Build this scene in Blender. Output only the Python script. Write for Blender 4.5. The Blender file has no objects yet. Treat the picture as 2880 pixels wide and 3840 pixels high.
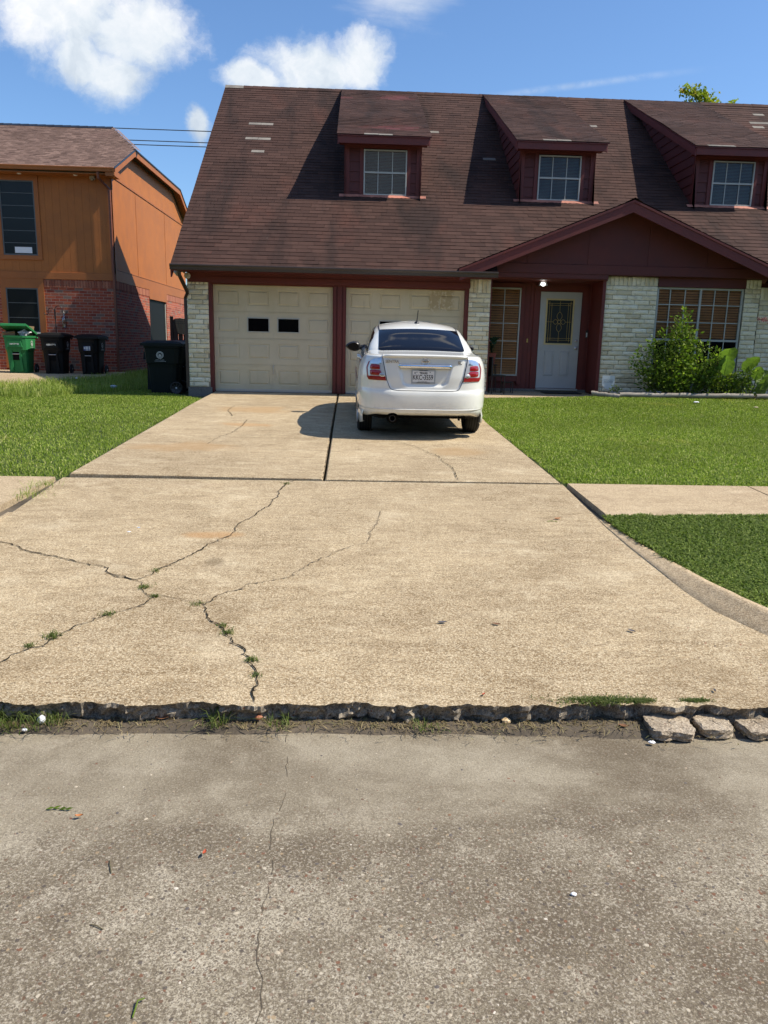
import bpy, math, random
import numpy as np
from mathutils import Vector, Matrix, noise as mnoise
rnd = random.Random(7)
RS = np.random.RandomState(11)
R_ = math.radians
# ------------------------------------------------------------------ camera
sc = bpy.context.scene
col = sc.collection
cd = bpy.data.cameras.new('camera'); cam = bpy.data.objects.new('camera', cd); col.objects.link(cam)
cd.sensor_fit = 'HORIZONTAL'; cd.sensor_width = 36.0; cd.lens = 36.0*2885/2880
cd.clip_start = 0.05; cd.clip_end = 3000
cam.matrix_world = Matrix.Translation((0, 0, 1.6)) @ Matrix.Rotation(R_(-2.51), 4, 'Z') @ Matrix.Rotation(R_(90-12.32), 4, 'X') @ Matrix.Rotation(R_(1.276), 4, 'Z')
sc.camera = cam
# ------------------------------------------------------------------ light and exposure
SUN = Vector((1.07, -0.125, 1.30)).normalized()
sl = bpy.data.lights.new('sun', 'SUN'); sl.energy = 5.0; sl.angle = R_(0.53); sl.color = (1.0, 0.915, 0.785)
so = bpy.data.objects.new('sun', sl); col.objects.link(so)
so.rotation_euler = SUN.to_track_quat('Z', 'Y').to_euler()
sc.view_settings.view_transform = 'Standard'; sc.view_settings.look = 'None'
sc.view_settings.exposure = 0.42; sc.view_settings.gamma = 1.0
sc.cycles.max_bounces = 6; sc.cycles.transparent_max_bounces = 8
sc.cycles.use_denoising = True
w = bpy.data.worlds.new('World'); sc.world = w; w.use_nodes = True
wt = w.node_tree; wt.nodes.clear()

class NG:
    """small helper for node graphs"""
    def __init__(s, nt): s.nt = nt
    def n(s, typ, _out=0, _p=None, **kw):
        nd = s.nt.nodes.new(typ)
        for k, v in (_p or {}).items(): setattr(nd, k, v)
        for k, v in kw.items():
            k = k.replace('_', ' ') if not k.startswith('i') or not k[1:].isdigit() else int(k[1:])
            s.set(nd.inputs[k], v)
        nd_out = nd.outputs[_out]
        return nd_out
    def set(s, inp, v):
        if isinstance(v, bpy.types.NodeSocket): s.nt.links.new(v, inp)
        elif isinstance(v, (tuple, list)) and len(v) == 3 and inp.type == 'RGBA': inp.default_value = (*v, 1)
        else: inp.default_value = v
    def math(s, op, a, b=0.0, c=None, clamp=False):
        nd = s.nt.nodes.new('ShaderNodeMath'); nd.operation = op; nd.use_clamp = clamp
        s.set(nd.inputs[0], a); s.set(nd.inputs[1], b)
        if c is not None: s.set(nd.inputs[2], c)
        return nd.outputs[0]
    def vm(s, op, a, b=(0, 0, 0), out=0):
        nd = s.nt.nodes.new('ShaderNodeVectorMath'); nd.operation = op
        s.set(nd.inputs[0], a); s.set(nd.inputs[1], b)
        return nd.outputs[out]
    def mix(s, f, a, b, mode='MIX'):
        nd = s.nt.nodes.new('ShaderNodeMix'); nd.data_type = 'RGBA'; nd.blend_type = mode; nd.clamp_factor = True
        s.set(nd.inputs[0], f); s.set(nd.inputs[6], a); s.set(nd.inputs[7], b)
        return nd.outputs[2]
    def mixf(s, f, a, b):
        nd = s.nt.nodes.new('ShaderNodeMix'); nd.data_type = 'FLOAT'
        s.set(nd.inputs[0], f); s.set(nd.inputs[2], a); s.set(nd.inputs[3], b)
        return nd.outputs[0]
    def ramp(s, f, stops, mode='LINEAR'):
        nd = s.nt.nodes.new('ShaderNodeValToRGB'); e = nd.color_ramp; e.interpolation = mode
        while len(e.elements) < len(stops): e.elements.new(0.5)
        for q, (p, c) in zip(e.elements, stops):
            q.position = p; q.color = (*c, 1) if isinstance(c, tuple) else (c, c, c, 1)
        s.set(nd.inputs[0], f)
        return nd.outputs[0]
    def noise(s, vec, scale, detail=4.0, rough=0.55, dist=0.0, out=0):
        nd = s.nt.nodes.new('ShaderNodeTexNoise')
        s.set(nd.inputs['Vector'], vec); nd.inputs['Scale'].default_value = scale
        nd.inputs['Detail'].default_value = detail; nd.inputs['Roughness'].default_value = rough
        nd.inputs['Distortion'].default_value = dist
        return nd.outputs[out]
    def smooth(s, f, a, b):
        nd = s.nt.nodes.new('ShaderNodeMapRange'); nd.interpolation_type = 'SMOOTHSTEP'
        s.set(nd.inputs[0], f); nd.inputs[1].default_value = a; nd.inputs[2].default_value = b
        return nd.outputs[0]
    def xyz(s, v):
        nd = s.nt.nodes.new('ShaderNodeSeparateXYZ'); s.set(nd.inputs[0], v); return nd.outputs
    def comb(s, x=0.0, y=0.0, z=0.0):
        nd = s.nt.nodes.new('ShaderNodeCombineXYZ')
        for i, q in enumerate((x, y, z)): s.set(nd.inputs[i], q)
        return nd.outputs[0]

# sky: clear Nishita blue with cumulus clouds placed by world direction
g = NG(wt)
out = wt.nodes.new('ShaderNodeOutputWorld')
sky = wt.nodes.new('ShaderNodeTexSky'); sky.sky_type = 'NISHITA'; sky.sun_disc = False
sky.sun_elevation = math.asin(SUN.z); sky.sun_rotation = math.atan2(SUN.x, SUN.y)
sky.altitude = 0; sky.air_density = 1.0; sky.dust_density = 0.6; sky.ozone_density = 1.6
skyc = g.mix(1.0, sky.outputs[0], (0.74, 0.94, 1.16), 'MULTIPLY')
bg1 = wt.nodes.new('ShaderNodeBackground'); g.set(bg1.inputs[0], skyc); bg1.inputs[1].default_value = 0.112
tc = wt.nodes.new('ShaderNodeTexCoord').outputs['Generated']
sx, sy, sz = g.xyz(tc)
fwd = g.math('MAXIMUM', sy, 0.08)
px = g.math('DIVIDE', sx, fwd); pz = g.math('DIVIDE', sz, fwd)
P0 = g.comb(px, pz, 0.0)
warp = g.noise(P0, 9.0, 6.0, 0.65, out=1)
P2 = g.vm('ADD', P0, g.vm('MULTIPLY', g.vm('SUBTRACT', warp, (0.5, 0.5, 0.5)), (0.060, 0.050, 0)))
wob = g.noise(P2, 7.5, 9.0, 0.62)
wob2 = g.noise(P2, 26.0, 8.0, 0.66)
def blob(cx, cz, rx, rz):
    a = g.vm('MULTIPLY', g.vm('SUBTRACT', P2, (cx, cz, 0)), (1/rx, 1/rz, 0))
    return g.math('SUBTRACT', 1.0, g.vm('LENGTH', a, out=1))
BL = [(-0.335, 0.366, 0.118, 0.068), (-0.262, 0.352, 0.082, 0.060), (-0.28, 0.303, 0.050, 0.038), (-0.32, 0.315, 0.05, 0.03), (-0.045, 0.315, 0.085, 0.045), (0.0, 0.325, 0.05, 0.045), (-0.115, 0.305, 0.045, 0.022), (-0.19, 0.25, 0.018, 0.026), (0.15, 1.05, 0.34, 0.05), (-0.25, 1.30, 0.30, 0.08), (0.3, 1.42, 0.2, 0.05)]
m = None
for b in BL:
    v = blob(*b); m = v if m is None else g.math('MAXIMUM', m, v)
mm = g.math('ADD', m, g.math('ADD', g.math('MULTIPLY', g.math('SUBTRACT', wob, 0.5), 1.5), g.math('MULTIPLY', g.math('SUBTRACT', wob2, 0.5), 0.75)))
mask = g.math('POWER', g.smooth(mm, -0.06, 0.60), 1.0)
# scattered cumulus over the rest of the sky (seen only in reflections)
back = g.math('MULTIPLY', g.smooth(g.noise(tc, 3.4, 7.0, 0.6), 0.54, 0.66), 0.95)
back = g.math('MULTIPLY', back, g.smooth(g.math('MULTIPLY', sy, -1.0), -0.05, 0.2))
mask = g.math('MAXIMUM', mask, back)
# thin high streaks
st = g.noise(g.vm('MULTIPLY', g.comb(g.math('ADD', px, g.math('MULTIPLY', pz, 1.3)), g.math('SUBTRACT', pz, g.math('MULTIPLY', px, 0.0)), 0.0), (2.2, 9.0, 1)), 2.0, 6.0, 0.6)
cir = g.math('MULTIPLY', g.smooth(g.math('ADD', blob(0.045, 0.385, 0.10, 0.045), g.math('MULTIPLY', g.math('SUBTRACT', st, 0.5), 1.8)), 0.3, 1.4), 0.75)
tr = g.math('ABSOLUTE', g.math('SUBTRACT', pz, g.math('ADD', 0.268, g.math('MULTIPLY', px, 0.15))))
trail = g.math('MULTIPLY', g.smooth(g.math('SUBTRACT', 0.006, tr), 0.0, 0.006), g.math('MULTIPLY', g.smooth(px, 0.13, 0.24), g.smooth(g.math('MULTIPLY', px, -1.0), -0.45, -0.25)))
trail = g.math('MULTIPLY', trail, g.math('MULTIPLY', g.smooth(wob2, 0.3, 0.6), 0.30))
mask = g.math('MAXIMUM', mask, g.math('MAXIMUM', cir, trail))
shade = g.math('ADD', g.noise(P2, 10.0, 7.0, 0.6, 0.3), g.math('MULTIPLY', g.math('SUBTRACT', pz, .30), 1.6))
cc = g.ramp(shade, [(0.34, (0.55, 0.63, 0.72)), (0.50, (0.78, 0.84, 0.89)), (0.66, (1.0, 1.0, 1.0))])
bg2 = wt.nodes.new('ShaderNodeBackground'); g.set(bg2.inputs[0], cc); bg2.inputs[1].default_value = 0.80
ms = wt.nodes.new('ShaderNodeMixShader'); g.set(ms.inputs[0], g.math('MULTIPLY', mask, 0.93))
wt.links.new(bg1.outputs[0], ms.inputs[1]); wt.links.new(bg2.outputs[0], ms.inputs[2]); wt.links.new(ms.outputs[0], out.inputs[0])

# ------------------------------------------------------------------ helpers
class MB:
    """collects shapes; build() links them as ONE mesh object"""
    def __init__(s): s.v = []; s.f = []; s.m = []; s.sm = []
    def add(s, vs, fs, mi=0, smooth=False):
        o = len(s.v); s.v += [tuple(p) for p in vs]
        s.f += [tuple(i+o for i in q) for q in fs]; s.m += [mi]*len(fs); s.sm += [smooth]*len(fs)
        return s
    def box(s, x0, x1, y0, y1, z0, z1, mi=0, M=None, bev=0.0):
        if bev > 0:
            b = bev; vs = []; 
            # chamfered box: 24 vertices
            X = (x0, x1); Y = (y0, y1); Z = (z0, z1); ids = {}
            for i in (0, 1):
                for j in (0, 1):
                    for k in (0, 1):
                        x, y, z = X[i], Y[j], Z[k]; dx, dy, dz = (b, -b)[i], (b, -b)[j], (b, -b)[k]
                        for a, p in enumerate(((x, y+dy, z+dz), (x+dx, y, z+dz), (x+dx, y+dy, z))):
                            ids[(i, j, k, a)] = len(vs); vs.append(p)
            fs = []
            for i in (0, 1): fs.append([ids[(i, j, k, 0)] for j, k in ((0, 0), (1, 0), (1, 1), (0, 1))][::(-1 if i == 0 else 1)])
            for j in (0, 1): fs.append([ids[(i, j, k, 1)] for i, k in ((0, 0), (1, 0), (1, 1), (0, 1))][::(1 if j == 0 else -1)])
            for k in (0, 1): fs.append([ids[(i, j, k, 2)] for i, j in ((0, 0), (1, 0), (1, 1), (0, 1))][::(-1 if k == 0 else 1)])
            for j in (0, 1):
                for k in (0, 1): fs.append([ids[(0, j, k, 1)], ids[(1, j, k, 1)], ids[(1, j, k, 2)], ids[(0, j, k, 2)]][::(1 if (j == k) else -1)])
            for i in (0, 1):
                for k in (0, 1): fs.append([ids[(i, 0, k, 0)], ids[(i, 1, k, 0)], ids[(i, 1, k, 2)], ids[(i, 0, k, 2)]][::(-1 if (i == k) else 1)])
            for i in (0, 1):
                for j in (0, 1): fs.append([ids[(i, j, 0, 0)], ids[(i, j, 1, 0)], ids[(i, j, 1, 1)], ids[(i, j, 0, 1)]][::(1 if (i == j) else -1)])
            for i in (0, 1):
                for j in (0, 1):
                    for k in (0, 1): fs.append([ids[(i, j, k, 0)], ids[(i, j, k, 1)], ids[(i, j, k, 2)]][::(1 if (i+j+k) % 2 == 0 else -1)])
        else:
            vs = [(x0, y0, z0), (x1, y0, z0), (x1, y1, z0), (x0, y1, z0), (x0, y0, z1), (x1, y0, z1), (x1, y1, z1), (x0, y1, z1)]
            fs = [(0, 3, 2, 1), (4, 5, 6, 7), (0, 1, 5, 4), (1, 2, 6, 5), (2, 3, 7, 6), (3, 0, 4, 7)]
        if M is not None: vs = [tuple(M @ Vector(p)) for p in vs]
        return s.add(vs, fs, mi)
    def prism(s, poly, h0, h1, axis='Y', mi=0, M=None):
        """polygon in the other two axes extruded along axis from h0 to h1"""
        n = len(poly)
        def P(a, b, h): return {'X': (h, a, b), 'Y': (a, h, b), 'Z': (a, b, h)}[axis]
        vs = [P(a, b, h0) for a, b in poly]+[P(a, b, h1) for a, b in poly]
        if M is not None: vs = [tuple(M @ Vector(p)) for p in vs]
        fs = [tuple(range(n))[::-1], tuple(range(n, 2*n))]+[(i, (i+1) % n, n+(i+1) % n, n+i) for i in range(n)]
        return s.add(vs, fs, mi)
    def tube(s, pts, r, n=8, mi=0, cap=True, smooth=True, sq=False):
        pts = [Vector(p) for p in pts]; rs = r if isinstance(r, (list, tuple)) else [r]*len(pts)
        vs = []; fs = []; up = None
        for i, p in enumerate(pts):
            d = (pts[min(i+1, len(pts)-1)]-pts[max(i-1, 0)]).normalized()
            if up is None:
                up = Vector((0, 0, 1)) if abs(d.z) < .9 else Vector((1, 0, 0))
            a = d.cross(up).normalized(); b = a.cross(d).normalized(); up = b
            for k in range(n):
                t = 2*math.pi*(k+(.5 if sq else 0))/n
                vs.append(p+a*math.cos(t)*rs[i]+b*math.sin(t)*rs[i])
        for i in range(len(pts)-1):
            for k in range(n):
                fs.append((i*n+k, i*n+(k+1) % n, (i+1)*n+(k+1) % n, (i+1)*n+k))
        s.add(vs, fs, mi, smooth)
        if cap: s.add(vs[:n], [tuple(range(n))], mi); s.add(vs[-n:], [tuple(range(n))[::-1]], mi)
        return s
    def lathe(s, prof, c, axis='Z', n=24, mi=0, M=None):
        vs = []; fs = []
        for r, h in prof:
            for k in range(n):
                t = 2*math.pi*k/n; a, b = r*math.cos(t), r*math.sin(t)
                p = {'Z': (a, b, h), 'X': (h, a, b), 'Y': (a, h, b)}[axis]
                p = Vector(p)
                if M is not None: p = M @ p
                vs.append(p+Vector(c))
        for i in range(len(prof)-1):
            for k in range(n):
                fs.append((i*n+k, i*n+(k+1) % n, (i+1)*n+(k+1) % n, (i+1)*n+k))
        return s.add(vs, fs, mi, True)
    def grid(s, P, mi=0, smooth=True, flip=False):
        """P[i][j] points"""
        a, b = len(P), len(P[0]); vs = [p for r in P for p in r]
        fs = [(i*b+j, i*b+j+1, (i+1)*b+j+1, (i+1)*b+j) for i in range(a-1) for j in range(b-1)]
        if flip: fs = [q[::-1] for q in fs]
        return s.add(vs, fs, mi, smooth)
    def build(s, name, mats, parent=None, fixn=False):
        me = bpy.data.meshes.new(name); me.from_pydata(s.v, [], s.f)
        if not isinstance(mats, (list, tuple)): mats = [mats]
        for q in mats: me.materials.append(q)
        me.polygons.foreach_set('material_index', s.m); me.polygons.foreach_set('use_smooth', s.sm)
        me.update()
        if fixn:
            import bmesh
            bm = bmesh.new(); bm.from_mesh(me); bmesh.ops.remove_doubles(bm, verts=bm.verts, dist=1e-5)
            bmesh.ops.recalc_face_normals(bm, faces=bm.faces); bm.to_mesh(me); bm.free()
        o = bpy.data.objects.new(name, me); col.objects.link(o)
        if parent is not None: o.parent = parent
        return o
def tag(o, label=None, cat=None, group=None, kind=None):
    if label: o['label'] = label
    if cat: o['category'] = cat
    if group: o['group'] = group
    if kind: o['kind'] = kind
    return o
def empty(name, loc, label, cat, group=None, rz=0.0):
    o = bpy.data.objects.new(name, None); col.objects.link(o); o.location = loc; o.rotation_euler = (0, 0, rz)
    o.empty_display_size = .2
    return tag(o, label, cat, group)
def local(o, root):
    """o was built in world coordinates: hang it under root without moving it"""
    o.parent = root; o.matrix_parent_inverse = root_matrix(root).inverted(); return o
def root_matrix(r):
    return Matrix.Translation(r.location) @ r.rotation_euler.to_matrix().to_4x4()
def npmesh(name, V, F, mat, parent=None, smooth=False):
    """fast mesh from arrays; F is (n,k)"""
    me = bpy.data.meshes.new(name); n, k = F.shape
    me.vertices.add(len(V)); me.vertices.foreach_set('co', V.astype(np.float32).ravel())
    me.loops.add(n*k); me.loops.foreach_set('vertex_index', F.astype(np.int32).ravel())
    me.polygons.add(n); me.polygons.foreach_set('loop_start', np.arange(0, n*k, k, dtype=np.int32))
    me.update(calc_edges=True)
    if smooth: me.polygons.foreach_set('use_smooth', np.ones(n, bool))
    me.materials.append(mat)
    o = bpy.data.objects.new(name, me); col.objects.link(o)
    if parent is not None: o.parent = parent
    return o
def text_mesh(mb, s, size, M, mi=0, depth=0.0015, sx=1.0, bold=0.0, align='CENTER'):
    cu = bpy.data.curves.new('t', 'FONT'); cu.body = s; cu.size = size; cu.extrude = depth; cu.align_x = align; cu.align_y = 'CENTER'; cu.offset = bold
    o = bpy.data.objects.new('t', cu); col.objects.link(o)
    dg = bpy.context.evaluated_depsgraph_get(); dg.update()
    me = o.evaluated_get(dg).to_mesh()
    S = Matrix.Diagonal((sx, 1, 1, 1))
    mb.add([tuple(M @ S @ v.co) for v in me.vertices], [tuple(p.vertices) for p in me.polygons], mi)
    o.evaluated_get(dg).to_mesh_clear()
    bpy.data.objects.remove(o); bpy.data.curves.remove(cu)

# ------------------------------------------------------------------ materials
def mat(name, fn=None, base=(.5, .5, .5), rough=.6, metal=0.0, spec=0.5, coat=0.0):
    m_ = bpy.data.materials.new(name); m_.use_nodes = True; nt = m_.node_tree
    b = nt.nodes['Principled BSDF']; q = NG(nt)
    b.inputs['Base Color'].default_value = (*base, 1); b.inputs['Roughness'].default_value = rough
    b.inputs['Metallic'].default_value = metal; b.inputs['Specular IOR Level'].default_value = spec
    b.inputs['Coat Weight'].default_value = coat; b.inputs['Coat Roughness'].default_value = 0.04
    if fn: fn(q, b)
    return m_
def pos(q): return q.nt.nodes.new('ShaderNodeNewGeometry').outputs['Position']
def objc(q): return q.nt.nodes.new('ShaderNodeTexCoord').outputs['Object']
def island(q): return q.nt.nodes.new('ShaderNodeNewGeometry').outputs['Random Per Island']
def bump(q, b, h, strength=0.5, dist=0.01):
    nd = q.nt.nodes.new('ShaderNodeBump'); nd.inputs['Strength'].default_value = strength; nd.inputs['Distance'].default_value = dist
    q.set(nd.inputs['Height'], h); q.nt.links.new(nd.outputs[0], b.inputs['Normal'])
def paint(name, c, var=.12, rough=.65, grain=0.0, bumpy=.15):
    """painted or plain surface with soft dirt and fading"""
    def fn(q, b):
        p = objc(q); a = q.noise(p, 2.3, 5, .6); d = q.noise(p, 60, 3, .6)
        t = q.math('ADD', q.math('MULTIPLY', a, .8), q.math('MULTIPLY', d, .2))
        cl = q.mix(q.smooth(t, .3, .7), tuple(x*(1-var) for x in c), tuple(min(1, x*(1+var)) for x in c))
        if grain:
            gr = q.noise(q.vm('MULTIPLY', p, (40, 40, 1.5)), 3, 4, .6)
            cl = q.mix(q.math('MULTIPLY', q.smooth(gr, .45, .75), grain), cl, tuple(x*.55 for x in c))
        q.set(b.inputs['Base Color'], cl); b.inputs['Roughness'].default_value = rough
        q.set(b.inputs['Roughness'], q.mixf(a, rough-.08, rough+.08))
        bump(q, b, d, bumpy, .004)
    return mat(name, fn)
def grains(q, p, scale):
    vn = q.nt.nodes.new('ShaderNodeTexVoronoi'); vn.inputs['Scale'].default_value = scale; q.set(vn.inputs['Vector'], p)
    return q.xyz(vn.outputs['Color'])[0]
def roadfn(q, b):
    p = pos(q); y = q.xyz(p)[1]
    big = q.noise(q.vm('MULTIPLY', p, (.8, 1.1, 1)), .95, 6, .62, .3); mid = q.noise(p, 6.5, 7, .74, .4); fi = q.noise(p, 105, 4, .75); gr = q.noise(p, 230, 2, .6)
    # smoother and dirtier towards the gutter, worn open towards the middle of the street
    open_ = q.math('MULTIPLY', q.math('SUBTRACT', 1.0, q.smooth(q.math('ADD', y, q.math('MULTIPLY', big, .9)), 2.45, 3.05)), 1.0)
    cl = q.mix(q.smooth(big, .36, .64), (.130, .102, .066), (.310, .268, .192))
    worn_ = q.math('MULTIPLY', q.smooth(q.math('ADD', q.math('MULTIPLY', mid, .6), q.math('MULTIPLY', big, .4)), .47, .62), q.mixf(open_, .35, .75))
    cl = q.mix(worn_, cl, (.42, .37, .28))
    cl = q.mix(q.math('MULTIPLY', q.smooth(fi, .50, .60), q.mixf(open_, .20, .50)), cl, (.56, .50, .40))
    g1_ = grains(q, p, 150); g2_ = grains(q, p, 290)
    cl = q.mix(q.math('MULTIPLY', q.smooth(g2_, .45, .8), q.mixf(open_, .25, .70)), cl, (.095, .076, .054))
    cl = q.mix(q.math('MULTIPLY', q.smooth(g1_, .70, .9), q.mixf(open_, .10, .60)), cl, (.11, .085, .060))
    cl = q.mix(q.math('MULTIPLY', q.math('SUBTRACT', 1.0, q.smooth(g1_, .0, .16)), q.mixf(open_, .08, .35)), cl, (.56, .51, .41))
    cl = q.mix(q.math('MULTIPLY', q.smooth(gr, .55, .68), .35), cl, (.05, .042, .032))
    st = q.noise(q.vm('MULTIPLY', p, (.8, 1.0, 1)), 2.6, 6, .7, .8)
    cl = q.mix(q.math('MULTIPLY', q.smooth(st, .58, .78), .38), cl, (.11, .095, .068))
    vn = q.nt.nodes.new('ShaderNodeTexVoronoi'); vn.inputs['Scale'].default_value = 85
    q.set(vn.inputs['Vector'], q.vm('ADD', p, q.vm('MULTIPLY', q.noise(p, 45, 3, .6, out=1), (.010, .010, 0)))); rc = q.xyz(vn.outputs['Color'])
    clus = q.smooth(q.noise(p, 4.5, 5, .7), .38, .62)
    sel = q.math('MULTIPLY', q.math('MULTIPLY', q.math('GREATER_THAN', rc[0], q.mixf(clus, .92, .58)), q.math('LESS_THAN', vn.outputs['Distance'], q.mixf(rc[2], .18, .50))), q.mixf(open_, .15, .85))
    cl = q.mix(sel, cl, q.ramp(rc[1], [(0, (.13, .075, .048)), (.3, (.22, .165, .12)), (.5, (.085, .07, .06)), (.72, (.34, .25, .15)), (.82, (.18, .085, .050)), (.95, (.5, .44, .34))], 'CONSTANT'))
    q.set(b.inputs['Base Color'], cl); b.inputs['Roughness'].default_value = .9; b.inputs['Specular IOR Level'].default_value = .2
    bump(q, b, q.math('ADD', fi, q.math('MULTIPLY', sel, .6)), .7, .006)
def concrete(name, c1, c2, c3, stones=False, fine=1.0, along=(1, 1, 1), worn=False, stains=()):
    def fn(q, b):
        if worn: return roadfn(q, b)
        p = pos(q)
        big = q.noise(p, .55, 5, .6); mid = q.noise(q.vm('MULTIPLY', p, along), 4.5, 6, .65); fi = q.noise(p, 95*fine, 5, .75)
        grit = q.noise(p, 260*fine, 2, .6)
        strk = q.noise(q.vm('MULTIPLY', p, (along[0]*.6, along[1]*2.2, 1)), 7, 6, .7)
        cl = q.mix(q.smooth(q.math('ADD', q.math('MULTIPLY', big, .42), q.math('ADD', q.math('MULTIPLY', mid, .33), q.math('MULTIPLY', strk, .25))), .40, .60), c1, c2)
        wp = q.noise(p, 11, 8, .78, .3)
        cl = q.mix(q.math('MULTIPLY', q.smooth(wp, .50, .66), .55 if worn else .25), cl, c3)
        cl = q.mix(q.math('MULTIPLY', q.smooth(fi, .47, .57), .62 if not worn else .75), cl, c3)
        dk = q.noise(p, 62*fine, 5, .78); cl = q.mix(q.math('MULTIPLY', q.smooth(dk, .52, .62), .72), cl, tuple(x*.45 for x in c1)); pt = q.noise(q.vm('MULTIPLY', p, (1, 1.5, 1)), 3.1, 7, .7, .5); cl = q.mix(q.math('MULTIPLY', q.smooth(pt, .50, .66), .42), cl, tuple(x*.78 for x in c1)); pl = q.noise(q.vm('MULTIPLY', p, (1, 1.3, 1)), 2.1, 6, .66, .3); cl = q.mix(q.math('MULTIPLY', q.smooth(pl, .52, .70), .35), cl, c3)
        cl = q.mix(q.math('MULTIPLY', q.smooth(grit, .52, .68), .40), cl, tuple(x*.35 for x in c1))
        st = q.noise(q.vm('MULTIPLY', p, (.7, .9, 1)), 2.2, 6, .7, .6)
        cl = q.mix(q.math('MULTIPLY', q.smooth(st, .60, .78), .38), cl, tuple(x*.45 for x in c1))
        gg = grains(q, p, 210*fine); cl = q.mix(q.math('MULTIPLY', q.smooth(gg, .60, .9), .45), cl, tuple(x*.5 for x in c1)); cl = q.mix(q.math('MULTIPLY', q.math('SUBTRACT', 1.0, q.smooth(gg, .0, .2)), .35), cl, tuple(min(1, x*1.15) for x in c3))
        h = q.math('ADD', fi, q.math('MULTIPLY', grit, .5))
        for (sx_, sy_, rx_, ry_, sc_) in stains:
            dd_ = q.vm('LENGTH', q.vm('MULTIPLY', q.vm('SUBTRACT', p, (sx_, sy_, 0)), (1/rx_, 1/ry_, 0)), out=1)
            k_ = q.math('MULTIPLY', q.math('SUBTRACT', 1.0, q.smooth(q.math('ADD', dd_, q.math('MULTIPLY', q.math('SUBTRACT', st, .5), 2.2)), .35, 1.0)), .6)
            cl = q.mix(k_, cl, sc_)
        if stones:
            vn = q.nt.nodes.new('ShaderNodeTexVoronoi'); vn.inputs['Scale'].default_value = 78; vn.inputs['Randomness'].default_value = 1
            q.set(vn.inputs['Vector'], q.vm('ADD', p, q.vm('MULTIPLY', q.noise(p, 60, 2, .5, out=1), (.006, .006, 0))))
            rc = q.xyz(vn.outputs['Color'])
            sel = q.math('MULTIPLY', q.math('GREATER_THAN', rc[0], .80), q.math('LESS_THAN', vn.outputs['Distance'], .40))
            sel = q.math('MULTIPLY', sel, q.smooth(big, .35, .55))
            sc_ = q.ramp(rc[1], [(0, (.10, .055, .035)), (.3, (.16, .12, .09)), (.5, (.07, .06, .055)), (.75, (.30, .22, .14)), (.93, (.22, .07, .03)), (1, (.45, .40, .33))], 'CONSTANT')
            cl = q.mix(q.math('MULTIPLY', sel, .85), cl, sc_)
            h = q.math('ADD', h, q.math('MULTIPLY', sel, .5))
        q.set(b.inputs['Base Color'], cl); b.inputs['Roughness'].default_value = .9; b.inputs['Specular IOR Level'].default_value = .25
        bump(q, b, h, .8, .006)
    return mat(name, fn)
M = {}
M['drive'] = concrete('driveway_concrete', (.235, .160, .080), (.450, .340, .200), (.74, .63, .44), along=(.8, 3.5, 1), stains=[(-1.0, 5.55, .26, .12, (.42, .24, .10)), (-1.5, 11.2, .5, .3, (.42, .25, .11)), (-.9, 4.92, .10, .14, (.16, .12, .07)), (-1.6, 13.0, .9, .6, (.38, .24, .11)), (-1.9, 9.2, .9, .5, (.36, .23, .11)), (1.3, 9.2, .5, .4, (.36, .24, .12))])
M['walk'] = concrete('sidewalk_concrete', (.34, .245, .145), (.47, .36, .22), (.66, .54, .37), along=(.8, 3, 1))
M['road'] = concrete('street_concrete', (.105, .088, .066), (.24, .21, .165), (.47, .43, .36), True, along=(.9, 1.6, 1), worn=True)
M['curbface'] = concrete('broken_concrete', (.18, .155, .12), (.32, .275, .215), (.50, .43, .33), True)
M['found'] = concrete('foundation_concrete', (.14, .13, .11), (.22, .21, .19), (.3, .28, .25))
M['hairline'] = mat('hairline_dirt', base=(.11, .09, .065), rough=1, spec=.1)
M['crack'] = mat('crack_dirt', base=(.022, .018, .012), rough=1, spec=.1)
M['soil'] = paint('soil', (.085, .068, .048), .5, .95, bumpy=.8)
M['turf'] = paint('turf_base', (.045, .065, .016), .4, .95, bumpy=.6)
def grassmat(name, stops, tr=.35):
    def fn(q, b):
        r = island(q); p = pos(q); big = q.noise(p, 1.1, 4, .6)
        cl = q.ramp(r, stops)
        cl = q.mix(q.math('MULTIPLY', q.smooth(big, .35, .68), .45), cl, tuple(x*.55 for x in stops[len(stops)//2][1]))
        dry = q.noise(p, .75, 6, .7, .5); cl = q.mix(q.math('MULTIPLY', q.smooth(dry, .56, .74), .45), cl, tuple(a*b_ for a, b_ in zip(stops[-2][1], (1.25, .95, 1.1))))
        q.set(b.inputs['Base Color'], cl); b.inputs['Roughness'].default_value = .6; b.inputs['Specular IOR Level'].default_value = .2
        tl = q.nt.nodes.new('ShaderNodeBsdfTranslucent'); q.set(tl.inputs[0], q.mix(1.0, cl, (1.25, 1.5, .6), 'MULTIPLY'))
        mx = q.nt.nodes.new('ShaderNodeMixShader'); mx.inputs[0].default_value = tr
        ou = [x for x in q.nt.nodes if x.type == 'OUTPUT_MATERIAL'][0]
        q.nt.links.new(b.outputs[0], mx.inputs[1]); q.nt.links.new(tl.outputs[0], mx.inputs[2]); q.nt.links.new(mx.outputs[0], ou.inputs[0])
    return mat(name, fn)
M['grass'] = grassmat('lawn_blades', [(0, (.085, .135, .018)), (.35, (.165, .245, .030)), (.7, (.27, .345, .055)), (.93, (.40, .45, .12)), (1, (.58, .52, .26))])
M['darkgrass'] = grassmat('strip_leaves', [(0, (.050, .080, .012)), (.45, (.095, .150, .020)), (.85, (.17, .235, .038)), (1, (.28, .33, .08))], .25)
M['longgrass'] = grassmat('long_blades', [(0, (.13, .18, .030)), (.5, (.24, .31, .055)), (.9, (.36, .43, .11)), (1, (.55, .49, .22))])
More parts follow.
